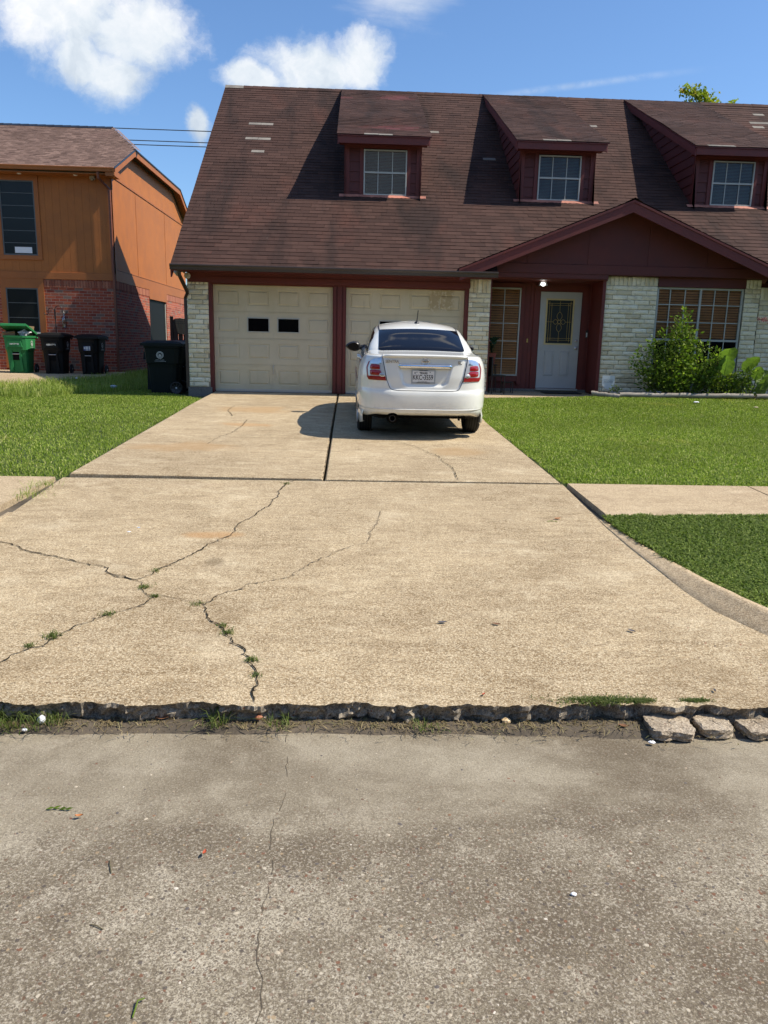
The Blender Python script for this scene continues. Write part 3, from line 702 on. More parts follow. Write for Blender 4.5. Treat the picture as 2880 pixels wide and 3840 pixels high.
# curbs curving out of the driveway
def curb(side):
    f = xr if side > 0 else xl; b = MB(); P = []
    ysC = np.linspace(6.12, 3.35, 36)
    pth = [(f(y), y) for y in ysC]; e = pth[-1]
    pth += [(e[0]+side*dx, y) for dx, y in ((.14, 3.24), (.35, 3.13), (.65, 3.07), (1.2, 3.05), (4, 3.05), (14, 3.05), (50, 3.05))]
    for i, (x, y) in enumerate(pth):
        q0 = pth[max(0, i-1)]; q1 = pth[min(len(pth)-1, i+1)]; dx, dy = q1[0]-q0[0], q1[1]-q0[1]; l = math.hypot(dx, dy); nx, ny = -dy/l*side, dx/l*side
        if side > 0: nx, ny = -dy/l, dx/l
        else: nx, ny = dy/l, -dx/l
        t = min(1, max(0, (6.1-y)/1.9))
        h = .062*t**2.2+.006*min(1, t*5); z0 = apz(y)+.002 if y > 3.1 else apz(3.1)*max(0, 1-(abs(x)-abs(f(3.4)))/.8)+.0
        z0 = max(z0, 0); top = max(z0+h, .125*t**2)
        w_ = .035+.055*min(1, t*1.4)
        P.append([(x+nx*a, y+ny*a, z) for a, z in ((-.10*t-.002, z0-.03), (-.08*t, z0+.002), (-.02*t, z0+(top-z0)*.30), (min(.04, w_*.3), z0+(top-z0)*.8), (min(.075, w_*.6), top), (w_, top+.003), (w_+.01, top-.12))])
    b.grid(P, flip=side > 0, smooth=True)
    return tag(b.build('curb', M['walk']), kind='structure')
curb(1); curb(-1)
# dirt and litter lying in the gutter below the broken edge
dl = MB()
P = []
for i in range(400):
    x = -5+10*i/399; ff = mnoise.noise(Vector((x*3, 0, 0)))*.04+mnoise.noise(Vector((x*13, 2, 0)))*.02
    wd = (.070+.035*min(1, max(0, (x-.2)/1.2)))*max(.6, 1.1+ff*5)
    P.append([(x, 3.10, .012), (x, 3.03, .020+.012*abs(ff)*10), (x, 3.03-wd*.5, .016), (x, 3.03-wd*.8, .007), (x, 3.03-wd*1.1, -.003)])
dl.grid(P)
tag(dl.build('gutter_dirt', M['soil']), kind='structure')
# ------------------------------------------------------------------ grass
def blades(name, pts, h, hw, lean, m_, seed, label, cat, kind='stuff', segs=2):
    """pts (n,3); every blade is a bent pointed strip"""
    r = np.random.RandomState(seed); n = len(pts)
    a = r.rand(n)*6.2832; l = lean*(.25+r.rand(n)*1.1); H = h*(.55+.75*r.rand(n)); W = hw*(.7+.6*r.rand(n))
    la = a+(r.rand(n)-.5)*1.2
    dx, dy = np.cos(la), np.sin(la); wx, wy = -np.sin(a), np.cos(a)
    b0 = pts-np.stack([wx*W, wy*W, 0*W], 1)*.5; b1 = pts+np.stack([wx*W, wy*W, 0*W], 1)*.5
    mid = pts+np.stack([dx*l*H*.35, dy*l*H*.35, H*.62], 1)
    m0 = mid-np.stack([wx*W, wy*W, 0*W], 1)*.42; m1 = mid+np.stack([wx*W, wy*W, 0*W], 1)*.42
    tip = pts+np.stack([dx*l*H, dy*l*H, H*np.maximum(.35, 1-.35*l)], 1)
    V = np.stack([b0, b1, m0, m1, tip], 1).reshape(-1, 3)
    F = np.array([(0, 1, 3), (0, 3, 2), (2, 3, 4)]); F = (F[None]+5*np.arange(n)[:, None, None]).reshape(-1, 3)
    o = npmesh(name, V, F, m_); tag(o, label, cat, None, kind); return o
def lawnpts(x0, x1, y0, y1, n, seed, keep, zoff=-.012):
    r = np.random.RandomState(seed); x = r.uniform(x0, x1, n); y = r.uniform(y0, y1, n)
    k = np.array([keep(a, b) for a, b in zip(x, y)]); x, y = x[k], y[k]
    z = np.array([lawnz(a, b) for a, b in zip(x, y)])+zoff
    return np.stack([x, y, z], 1)
def patchy(a, b): return mnoise.noise(Vector((a*1.7, b*1.7, .5)))
def keepR(a, b):
    if b > 15.28-.10*(a < 4.6)+.05*patchy(a, b): return False
    lo = 2.115+.03*patchy(a*3, b*3)
    if b > 12.5: lo += max(0, (b-12.5))*.055
    return a > lo and b > 7.44+.03*patchy(a*4, b)
PR = lawnpts(2.1, 10.5, 7.4, 15.35, 330000, 5, keepR)
blades('lawn', PR, .037, .0080, 1.1, M['grass'], 21, 'bright mown lawn on the right between sidewalk and porch', 'lawn')
def keepL(a, b):
    hi = -2.80-.012*(b-7.5)-.03*patchy(a*3, b*3)
    if b > 15.2: hi -= (b-15.2)*.75
    if a > hi or b < 7.42: return False
    if b > 16.4 and a > -3.2: return False
    far = np.interp(a, [-14, -9, -7.5, -6.3, -6.0, -3], [16.2, 16.6, 17.6, 20.0, 23.0, 23.5])
    return b < far
PL = lawnpts(-13, -2.7, 7.4, 23, 400000, 6, keepL)
blades('lawn', PL, .037, .0080, 1.1, M['grass'], 22, 'mown lawn left of the driveway in front of the bins', 'lawn')
def keepLong(a, b):
    far = np.interp(a, [-14, -9, -7.5, -6.3, -6.0, -3], [16.3, 16.7, 17.7, 20.1, 22.8, 23.0])
    near = np.interp(a, [-14, -6, -4.8, -3.4], [13.6, 14.6, 16.9, 18.5])+.4*patchy(a, b)
    return near < b < far
PG = lawnpts(-13, -3.4, 13, 23, 60000, 7, keepLong)
PGl = PG.copy()
blades('tall_grass', PG, .20, .008, .75, M['longgrass'], 23, 'long unmown grass along the edge of the neighbouring drive', 'grass')
def keepS(a, b):
    t = min(1, max(0, (6.1-b)/1.9)); e = xr(b)+.035+.055*min(1, t*1.4)+.004 if b > 3.35 else 99
    return a > e+.02*patchy(a*4, b*4) and 3.28 < b < 6.18+.06*min(1, max(0, a-2.2)/2)*2+.03*patchy(a*5, b)
PS = lawnpts(2.0, 6.5, 3.2, 6.4, 190000, 8, keepS, -.004)
blades('verge_grass', PS, .034, .010, 1.5, M['darkgrass'], 24, 'dark green broad leaved turf between right sidewalk and curb', 'grass')
def keepSL(a, b):
    return a < xl(b)-.03 and 3.3 < b < 5.93
blades('verge_grass', lawnpts(-7, -2.6, 3.3, 6, 60000, 9, keepSL), .07, .009, .9, M['darkgrass'], 25, 'strip of grass between left sidewalk and curb', 'grass')
# fine litter in the gutter dirt
r = np.random.RandomState(31); n = 7500
x = r.uniform(-3.2, 3.2, n); y = 3.045-np.abs(r.randn(n))*.05*(1+.6*np.clip(x/1.5, 0, 1)); z = np.full(n, .016)
k = r.rand(n) < np.array([.55+1.2*mnoise.noise(Vector((a*2.3, 7, 0))) for a in x])
blades('leaf_litter', np.stack([x, y, z], 1)[k], .016, .0035, 3.0, M['dry'], 26, 'dry grass clippings and leaf bits in the gutter along the broken edge', 'litter')
def tuft(x, y, z, n, h, spread, label, name='weed', m_='longgrass', grp='weeds growing in the cracks and gutter', seed=1, wd=.004, sxy=(1, 1)):
    r = np.random.RandomState(seed); p = np.stack([x+r.randn(n)*spread*sxy[0], y+r.randn(n)*spread*sxy[1], np.full(n, z)], 1)
    o = blades(name, p, h, wd, 1.5, M[m_], seed, label, 'weed', None); o['group'] = grp
    o.data.transform(Matrix.Translation((-x, -y, -z))); o.location = (x, y, z)
    if 'kind' in o: del o['kind']
    return o
M['weedg'] = grassmat('weed_blades', [(0, (.05, .075, .018)), (.5, (.09, .13, .028)), (.85, (.15, .19, .05)), (1, (.25, .21, .10))])
WD = [(-1.22, 4.43, 60, .045, .028, 'upper green weed at the junction where the main driveway cracks meet'),
      (-1.12, 4.27, 40, .045, .018, 'small upright weed just below the junction of the driveway cracks'),
      (-1.31, 4.00, 60, .040, .032, 'low weed midway along the crack running to the lower left'),
      (-1.49, 3.70, 70, .055, .030, 'bushy weed in the lower left crack of the apron'),
      (-1.55, 3.585, 36, .045, .020, 'tiny weed near the lower end of the lower left crack'),
      (-.86, 4.16, 45, .035, .028, 'flat weed at the fork in the middle of the apron cracks'),
      (-.665, 3.85, 40, .04, .022, 'upper of two weeds on the crack leading to the broken edge'),
      (-.625, 3.76, 55, .045, .024, 'lower of two weeds on the crack leading to the broken edge'),
      (-.46, 3.44, 55, .045, .022, 'brownish weed in the crack a short way above the broken edge'),
      (-.42, 3.28, 30, .03, .02, 'thin weed in the crack right above the broken edge'),
      (-.625, 7.30, 34, .05, .03, 'weed at the top of the long crack near the cross joint'),
      (-1.225, 4.73, 30, .04, .03, 'sparse weed on the long crack above the junction')]
for i, (a, b, n, h, s_, lb) in enumerate(WD): tuft(a, b, zdrive(b), n, h*.5, s_*.65, lb, seed=50+i, m_='weedg')
for i, (a, b, n, h, s_, lb) in enumerate([(-1.42, 3.0, 110, .10, .055, 'large grass tuft at the left end of the gutter'), (-1.25, 3.01, 80, .08, .035, 'grass tuft in the gutter beside the white shell'),
      (-.56, 2.99, 45, .09, .03, 'wispy weed in the gutter under the middle crack'), (-.29, 2.985, 30, .07, .03, 'wispy weed in the gutter just right of the middle crack'),
      (1.10, 3.06, 190, .05, .07, 'mat of green weeds on the broken edge left of the concrete chunks'), (1.27, 3.055, 130, .04, .024, 'thin mat of weeds above the first concrete chunk'), (1.52, 3.06, 130, .035, .022, 'thin mat of weeds above the second concrete chunk'), (.33, 2.96, 30, .05, .03, 'small weed in the gutter near the middle of the apron')]):
    hi_ = b > 3.02; tuft(a, b, .02 if not hi_ else .098, n*(4 if hi_ else 1), h*(.42 if hi_ else .75), s_*(1.25 if hi_ else 1), lb, seed=80+i, m_='weedg', sxy=(1, .22) if hi_ else (1, .8))
tuft(-2.75, 6.9, .285, 60, .08, .06, 'grass creeping over the edge of the left sidewalk', seed=98, grp='weeds at the sidewalk edge')
tuft(-2.72, 6.5, .27, 60, .08, .07, 'grass in the gap between left sidewalk and driveway', seed=99, grp='weeds at the sidewalk edge')
# broken chunks of concrete
def chunk(x0, x1, y0, y1, h, label, seed):
    r = random.Random(seed); b = MB(); n = 26; cx, cy = (x0+x1)/2, (y0+y1)/2; top = []; bot = []; 
    for k in range(n):
        t = 6.283*k/n; rr = (abs(math.cos(t))**4+abs(math.sin(t))**4)**(-1/4)*(.90+.16*mnoise.noise(Vector((math.cos(t)*1.8, math.sin(t)*1.8, seed*3.3))))*r.uniform(.965, 1.02)
        top.append(((x1-x0)/2*rr*math.cos(t), (y1-y0)/2*rr*math.sin(t)))
    rings = []
    for f, z in ((.93, .985), (.985, .955), (1.0, .80), (.985, .55), (.95, .3), (.97, .1), (.93, 0)):
        rings.append([(a*f+r.uniform(-1, 1)*.005, c*f+r.uniform(-1, 1)*.005, z*h+r.uniform(-1, 1)*.003) for a, c in top])
    inner = [[(a*f, c*f, h*(1.0+.02*(1-f))+r.uniform(-1, 1)*.0022) for a, c in top] for f in (.05, .3, .55, .78)]
    allr = inner+rings
    for q in allr: q.append(q[0])
    b.grid(allr, smooth=False, flip=True)
    o = b.build('concrete_chunk', M['chunk']); o.location = (cx, cy, .008)
    tag(o, label, 'concrete chunk', 'broken chunks of concrete in the gutter'); return o
M['chunk'] = concrete('chunk_concrete', (.25, .195, .135), (.42, .34, .25), (.62, .53, .40), True)
chunk(1.255, 1.475, 2.865, 3.06, .042, 'largest broken concrete chunk, leftmost of the row in the gutter', 1)
chunk(1.485, 1.645, 2.89, 3.06, .040, 'middle sized concrete chunk between the largest one and the right ones', 2)
chunk(1.660, 1.835, 2.88, 3.06, .040, 'third concrete chunk along the gutter near the picture edge', 3)
chunk(1.845, 2.06, 2.89, 3.06, .040, 'rightmost concrete chunk cut off by the picture edge', 4)
# small things lying about
def bit(name, x, y, z, rx, ry, rz, m_, label, cat, seed=0, rot=0, grp=None):
    r = random.Random(seed); b = MB(); Pn = []
    for i in range(6):
        ph = -math.pi/2+math.pi*i/5
        Pn.append([(rx*math.cos(ph)*math.cos(6.283*j/9)*r.uniform(.8, 1.1), ry*math.cos(ph)*math.sin(6.283*j/9)*r.uniform(.8, 1.1), rz*(math.sin(ph)+1)*.5*r.uniform(.9, 1.1)) for j in range(9)])
        Pn[-1].append(Pn[-1][0])
    b.grid(Pn, smooth=False, flip=True); o = b.build(name, m_); o.location = (x, y, z); o.rotation_euler = (0, 0, rot)
    tag(o, label, cat, grp); return o
bit('snail_shell', .68, 3.02, .014, .022, .016, .026, M['shell'], 'tan snail shell in the gutter below the broken edge', 'shell', 1)
bit('stone', -1.28, 3.005, .02, .020, .018, .035, M['paper'], 'white pebble beside the grass tuft at the left of the gutter', 'stone', 2)
bit('stone', -1.33, 2.955, .012, .012, .010, .012, M['paper'], 'small white stone in front of the left grass tuft', 'stone', 3)
bit('stone', 1.255, 2.86, .01, .016, .010, .010, M['paper'], 'small white stone in front of the largest concrete chunk', 'stone', 4)
bit('stone', -.38, 3.02, .03, .018, .014, .022, mat('red_stone', base=(.30, .11, .05), rough=.6), 'reddish brown stone in the broken edge next to the middle crack', 'stone', 5)
bit('stone', .68, 1.98, .0, .010, .007, .009, M['paper'], 'single white pebble on the worn street at right', 'stone', 6)
def leafbit(x, y, z, s_, rot, m_, label, seed, name='fallen_leaf'):
    b = MB(); P = [[(-s_+2*s_*i/6, k*s_*.5*math.sin(math.pi*(i+.3)/6.6), .001+.004*abs(k)+.012*(i/6-.5)**2) for k in (-1, 0, 1)] for i in range(7)]
    b.grid(P); o = b.build(name, m_); o.location = (x, y, z); o.rotation_euler = (.03, .03, rot); tag(o, label, 'leaf'); return o
M['brownleaf'] = paint('brown_leaf', (.16, .07, .03), .3, .8); M['greyleaf'] = paint('grey_leaf', (.09, .085, .09), .3, .7); M['orangeleaf'] = paint('orange_leaf', (.42, .16, .05), .3, .7)
leafbit(-.45, 2.17, .012, .012, 1.4, M['red'], 'small red leaf on the street left of centre', 1)
leafbit(-.91, 2.37, .01, .013, .2, M['orangeleaf'], 'small orange leaf on the street below the green twig', 2)
leafbit(-.79, 3.035, .028, .028, .1, M['brownleaf'], 'curled brown leaf in the gutter under the apron edge', 3)
leafbit(.50, 3.91, apz(3.91)+.005, .024, .1, M['greyleaf'], 'dark grey leaf lying in the middle of the apron', 4)
leafbit(.79, 3.89, apz(3.89)+.005, .022, -.3, M['brownleaf'], 'curled brown leaf on the apron right of the grey leaf', 5)
leafbit(1.50, 3.81, apz(3.81)+.005, .022, -.8, M['greyleaf'], 'thin dark leaf on the apron near the curving curb', 6)
leafbit(1.70, 6.12, apz(6.12)+.005, .030, .3, M['orangeleaf'], 'orange leaf on the apron near the right sidewalk', 7)
leafbit(.59, 3.10, apz(3.10)+.006, .011, .8, M['red'], 'tiny red leaf close to the broken edge', 8)
leafbit(1.64, 3.14, apz(3.14)+.006, .013, 1.3, M['greyleaf'], 'small black flake on the apron above the concrete chunks', 9)
leafbit(1.18, 2.985, .02, .022, -.2, M['brownleaf'], 'reddish brown leaf in the gutter dirt left of the chunks', 10)
def twig(x, y, z, pts, m_, label, r_=.0016, leaves=0):
    b = MB(); b.tube([(p[0], p[1], p[2]) for p in pts], r_, 5)
    for i in range(leaves):
        p = pts[i % len(pts)]; b.add([(p[0], p[1], .004), (p[0]+.015, p[1]+.006, .01), (p[0]+.03, p[1]+rnd.uniform(-.01, .012), .008), (p[0]+.014, p[1]-.004, .006)], [(0, 1, 2, 3)])
    o = b.build('twig', m_); o.location = (x, y, z if z > .05 else .001); tag(o, label, 'twig'); return o
twig(-1.01, 2.42, .008, [(-.03, 0, .003), (-.01, .004, .006), (.015, 0, .005), (.035, -.004, .003)], M['leaf'], 'small green twig with leaves lying on the street at left', .0016, 4)
twig(-.73, 2.12, .008, [(-.01, .03, .002), (-.004, .01, .004), (.004, -.008, .004), (.012, -.03, .002)], M['stem'], 'short bent brown twig on the street left of centre')
twig(-.69, 1.87, .008, [(-.02, .008, .002), (0, 0, .004), (.02, -.012, .002)], M['stem'], 'short dark twig on the street near the lower left')
twig(-.51, 1.60, .008, [(0, -.03, .002), (.001, 0, .006), (.002, .012, .01), (.016, .02, .008)], M['leaf'], 'bright green stalk on the street at the bottom edge', .0022, 0)
twig(1.62, 6.03, apz(6.03), [(-.03, 0, .004), (0, .01, .01), (.03, 0, .006)], M['leaf'], 'green sprig on the apron near the orange leaf', .0016, 3)
bit('paper_scrap', -5.15, 16.97, .55, .09, .05, .06, mat('foil', base=(.45, .52, .62), rough=.4), 'crumpled silvery wrapper on the left lawn by the bins', 'litter', 11)
bit('paper_scrap', -6.35, 18.2, .66, .035, .03, .03, M['paper'], 'small white scrap in the tall grass on the left', 'litter', 12)
bit('paper_scrap', 6.49, 14.4, .64, .06, .04, .03, M['paper'], 'white scrap on the far right lawn under the bush', 'litter', 13)
bit('paper_scrap', 7.28, 13.7, .62, .05, .03, .02, mat('dry_leaf_tan', base=(.5, .42, .28), rough=.8), 'tan leaf like scrap on the far right lawn near the picture edge', 'litter', 14)
bit('paper_scrap', -1.64, 5.60, apz(5.6), .016, .010, .006, M['paper'], 'tiny white scrap on the apron near the left cracks', 'litter', 15)
bit('paper_scrap', -1.60, 5.72, apz(5.72), .014, .009, .005, mat('bluish', base=(.5, .6, .75), rough=.6), 'tiny bluish scrap on the apron behind the white one', 'litter', 16)
# packed dirt in the gaps between the sidewalks and the driveway
for f_, w_ in ((xr, .14), (xl, -.16)):
    b = MB(); b.grid([[(f_(y), y, apz(y)-.022), (f_(y)+w_*.5, y, apz(y)-.028+.008*mnoise.noise(Vector((y*9, w_, 0)))), (f_(y)+w_, y, apz(y)-.02)] for y in np.linspace(5.9, 7.46, 30)])
    tag(b.build('joint_soil', M['soil']), kind='structure')
# ------------------------------------------------------------------ the house
def shingles(mb, O, U, V, N, u0, u1, length, e=.143, tw=.305, t=.010, seed=1, grey=(), wav=.004, vmin=None, umaxf=None, uminf=None, under=True, skip=None):
    """courses of separate tabs, each lapping the one above"""
    O, U, V, N = Vector(O), Vector(U), Vector(V), Vector(N); r = random.Random(seed)
    n = int(math.ceil(length/e))
    for i in range(n):
        v0 = i*e; v1 = min(v0+e*1.06, length)
        a, b = (uminf(v0) if uminf else u0), (umaxf(v0) if umaxf else u1)
        if b <= a: continue
        u = a-tw*((i % 2)*.5+.12*math.sin(i*2.1)+.04*r.random())-tw*.1
        while u < b:
            ua, ub = max(u+.002, a), min(u+tw-.002, b); u += tw
            if ub-ua < .01: continue
            if skip:
                ua, ub = skip(ua, ub, v0)
                if ub-ua < .01: continue
            j = r.uniform(-.0035, .0035)+wav*mnoise.noise(Vector((ua*.9, i*.2, seed))); h = t*r.uniform(.75, 1.3)
            hw = .012*mnoise.noise(Vector((ua*.5, i*.11, seed+4)))*(wav/.004)
            P = [O+U*ua+V*(v0+j)+N*(h+hw), O+U*ub+V*(v0+j+r.uniform(-.001, .001))+N*(h+hw), O+U*ub+V*v1+N*(.002+hw), O+U*ua+V*v1+N*(.002+hw), O+U*ua+V*(v0+j)+N*(-.004+hw), O+U*ub+V*(v0+j)+N*(-.004+hw)]
            cx, cv = (O+U*(ua+ub)/2+V*(v0+e/2))[0], (O+U*(ua+ub)/2+V*(v0+e/2))[1]
            mi = 0
            for gx, gy in grey:
                if abs(cv-gy) < .062 and abs(cx-gx) < tw*.62: mi = 1
            mb.add(P, [(0, 1, 2, 3), (4, 5, 1, 0)], mi)
    if under and not umaxf:
        mb.add([O+U*u0-N*.006, O+U*u1-N*.006, O+U*u1+V*length-N*.006, O+U*u0+V*length-N*.006], [(0, 1, 2, 3)], 2)
house = empty('house', (0, 0, 0), 'red brown shingle roofed house with whitewashed brick, maroon trim and three dormers', 'house')
SL = R_(35.96); VS = Vector((0, math.cos(SL), math.sin(SL))); NS = Vector((0, -math.sin(SL), math.cos(SL)))
XL, XR, YE, ZE = -3.52, 15.0, 15.52, 2.985
RL = (22.83-YE)/math.cos(SL)
rf = MB()
GREY = [(-2.37, 20.91), (-2.38, 20.25), (-2.39, 19.62), (2.01, 20.80), (3.09, 19.60), (10.81, 22.26), (10.79, 21.83), (10.6, 21.63), (6.18, 21.38)]
GA_ = (2.03, 3.045); GB_ = (8.69, 3.045); SG_ = (4.395-3.045)/(5.36-2.03)
def porchcut(a, b, v):
    # the porch gable replaces the eave here
    y_ = YE+(v+.07)*math.cos(SL); m_ = (a+b)/2; zg = min(GA_[1]+(m_-GA_[0])*SG_, GA_[1]+(GB_[0]-m_)*SG_)
    if y_ > 16.0 and y_ > YE+(zg+.02-ZE)/math.tan(SL)-.10: return a, b
    if a < 2.80: return a, min(b, 2.80)
    if b > 8.50: return max(a, 8.50), b
    return 0, 0
shingles(rf, (0, YE, ZE), (1, 0, 0), VS, NS, XL, XR, RL, seed=1, grey=GREY, under=False, skip=porchcut)
for xa_, xb_, va_ in ((XL, 2.80, 0), (2.80, 8.50, .92), (8.50, XR, 0)):
    q_ = [Vector((0, YE, ZE))+Vector((x_, 0, 0))+VS*v_-NS*.006 for x_, v_ in ((xa_, va_), (xb_, va_), (xb_, RL), (xa_, RL))]; rf.add(q_, [(0, 1, 2, 3)], 2)
ZR = ZE+RL*math.sin(SL); YR = 22.83
# rear slope, ridge caps, deck thickness
rf.add([(XL, YR, ZR), (XR, YR, ZR), (XR, 30.1, ZE), (XL, 30.1, ZE)], [(0, 1, 2, 3)], 0)
x = XL
while x < XR:
    h = .022+.006*rnd.random(); rf.add([(x, YR-.13, ZR-.075), (x+.26, YR-.13, ZR-.075), (x+.26, YR, ZR+h), (x, YR, ZR+h+.006), (x, YR+.13, ZR-.075), (x+.26, YR+.13, ZR-.075)], [(0, 1, 2, 3), (3, 2, 5, 4)], 1 if x < XL+.3 else 0); x += .245
for xa_, xb_ in ((XL+.02, 2.78), (8.52, XR-.02)): rf.prism([(YE+.02, ZE-.03), (16.4, ZE+.85*.7257-.03+.02), (16.4, ZE+.80*.7257-.12), (YE+.02, ZE-.10)], xa_, xb_, 'X', 2)
rf.prism([(16.5, ZE+.95*.7257-.03), (YR, ZR-.02), (30.08, ZE-.03), (30.08, ZE-.10), (YR, ZR-.12), (16.5, ZE+.95*.7257-.12)], XL+.02, XR-.02, 'X', 2)
roof = rf.build('roof', [M['shingle'], M['shingle_grey'], M['maroon']], house)
# rake board along the left roof edge
rk = MB().prism([(YE+.01, ZE-.05), (YR, ZR-.05), (30.09, ZE-.05), (30.09, ZE-.22), (YR, ZR-.24), (YE+.01, ZE-.22)], XL+.003, XL+.03, 'X')
rk.build('rake_board', M['maroon'], house)
# walls (behind the brick and trim)
wl = MB()
wl.box(XL+.22, -2.86, 16.20, 29.5, .3, 2.92); wl.box(-2.86, 2.28, 16.42, 29.5, .3, 2.92)
wl.prism([(16.2, 2.92), (YR, ZR-.16), (29.5, 2.92)], XL+.2, XL+.3, 'X')
wl.prism([(16.2, 2.92), (YR, ZR-.16), (29.5, 2.92)], XR-.3, XR-.2, 'X')
wl.box(5.125, XR-.3, 16.22, 29.5, .3, 2.99); wl.box(2.28, 5.125, 17.2, 29.5, .3, 2.96)
wl.build('wall', M['maroon_dull'], house)
sf = MB(); sf.box(XL+.05, 2.76, YE+.04, 16.2, 2.915, 2.935); sf.box(XL+.22, 2.34, 16.06, 16.22, 2.725, 2.915)
sf.box(XL+.20, -2.9, 16.07, 16.16, 2.86, 2.9)
sf.box(2.76, 5.13, 16.02, 17.0, 2.945, 2.965)
sf.build('soffit', M['maroon'], house)
# brick columns, every brick modelled
def bricks(x0, x1, yf, z0, z1, soldier=.26, seed=1, ret=None, course=.0945, L=.31, name='brick_wall', cap=False):
    r = random.Random(seed); b = MB(); mo = MB()
    mo.box(x0+.006, x1-.006, yf+.022, yf+.12, z0, z1, 1)
    def one(a, c, z, zt, vert=False):
        nx, nz = (7, 4) if not vert else (3, 7); g_ = .0045; a += g_; c -= g_; z += g_; zt -= g_
        if c-a < .02: return
        jut = r.uniform(-.004, .007); P = []; s_ = r.random()*50
        for i in range(nz+1):
            rr = []
            for k in range(nx+1):
                u, v = k/nx, i/nz; e_ = min(u, 1-u, v, 1-v)
                n_ = mnoise.noise(Vector((u*(4 if not vert else 1.5)+s_, v*(1.6 if not vert else 5), s_)))
                y = yf-jut-(.011*n_ if e_ > 0 else -.010)-.004*(e_ > 0)
                xx = a+(c-a)*u+(r.uniform(-.003, .003) if e_ > 0 or True else 0); zz = z+(zt-z)*v+r.uniform(-.0025, .0025)
                rr.append((xx, y, zz))
            P.append(rr)
        b.grid(P, smooth=False)
        fr = [P[0][k] for k in range(nx+1)]; b.grid([[(p[0], yf+.03, p[2]) for p in fr], fr], smooth=False)
        fr = P[-1]; b.grid([fr, [(p[0], yf+.03, p[2]) for p in fr]], smooth=False)
        lf = [q[0] for q in P]; b.grid([[p, (p[0], yf+.03, p[2])] for p in lf], smooth=False)
        lf = [q[-1] for q in P]; b.grid([[(p[0], yf+.03, p[2]), p] for p in lf], smooth=False)
    zs = z1-soldier
    n = max(1, round((zs-z0)/course)); ch = (zs-z0)/n
    for i in range(n):
        x = x0-L*(0 if i % 2 else .5)-(.07 if i % 3 == 0 else 0)
        while x < x1:
            one(max(x, x0), min(x+L, x1), z0+i*ch, z0+(i+1)*ch); x += L
    if soldier:
        m_ = max(1, round((x1-x0)/.092)); w_ = (x1-x0)/m_
        for i in range(m_): one(x0+i*w_, x0+(i+1)*w_, zs, z1, True)
    mo_ = b
    b.v += []; o_ = len(b.v)
    b.add(mo.v, mo.f, 1)
    if ret is not None:      # returns at the sides, in plain courses
        for xx, y1 in ret:
            for i in range(n):
                y = yf+.012-(L*.5 if i % 2 else 0)
                while y < y1:
                    ya, yb = max(y, yf+.02)+.004, min(y+L, y1)-.004
                    if yb-ya > .03: b.box(xx-.006, xx+.006, ya, yb, z0+i*ch+.005, z0+(i+1)*ch-.005)
                    y += L
    return b.build(name, [M['wbrick'], M['mortar']], house)
bricks(-3.335, -2.912, 16.10, .66, 2.92, .24, 1, ret=[(-3.335, 17.6)])
bricks(2.335, 2.775, 16.10, .68, 2.92, .27, 2, ret=[(2.775, 16.9)])
bricks(5.125, 6.205, 16.10, .72, 3.045, .18, 3)
bricks(6.21, 8.03, 16.10, .72, 1.035, .0, 4)
bricks(8.035, 8.36, 16.10, .72, 3.045, .18, 5)
bricks(8.365, 12.6, 16.10, .72, 2.90, .26, 6)
# brick sill
bs = MB(); x = 6.215
while x < 8.0:
    bs.box(x, x+.085, 16.05+rnd.uniform(-.004, .004), 16.15, 1.038, 1.085, bev=.006); x += .092
bs.build('window_sill', M['wbrick'], house)
fd = MB(); fd.box(-3.36, -2.88, 16.08, 16.3, .3, .655); fd.box(2.31, 2.80, 16.08, 16.3, .3, .675); fd.box(-2.87, 2.3, 16.24, 16.5, .3, .575)
fd.box(5.11, 13, 16.09, 16.3, .3, .715); fd.box(2.8, 5.11, 16.88, 17.1, .4, .71)
# porch slab
fd.prism([(15.32, .35), (15.32, .605), (15.34, .612), (16.9, .655), (16.9, .35)], 2.42, 5.10, 'X', 1)
fd.build('foundation', [M['found'], M['walk']], house)
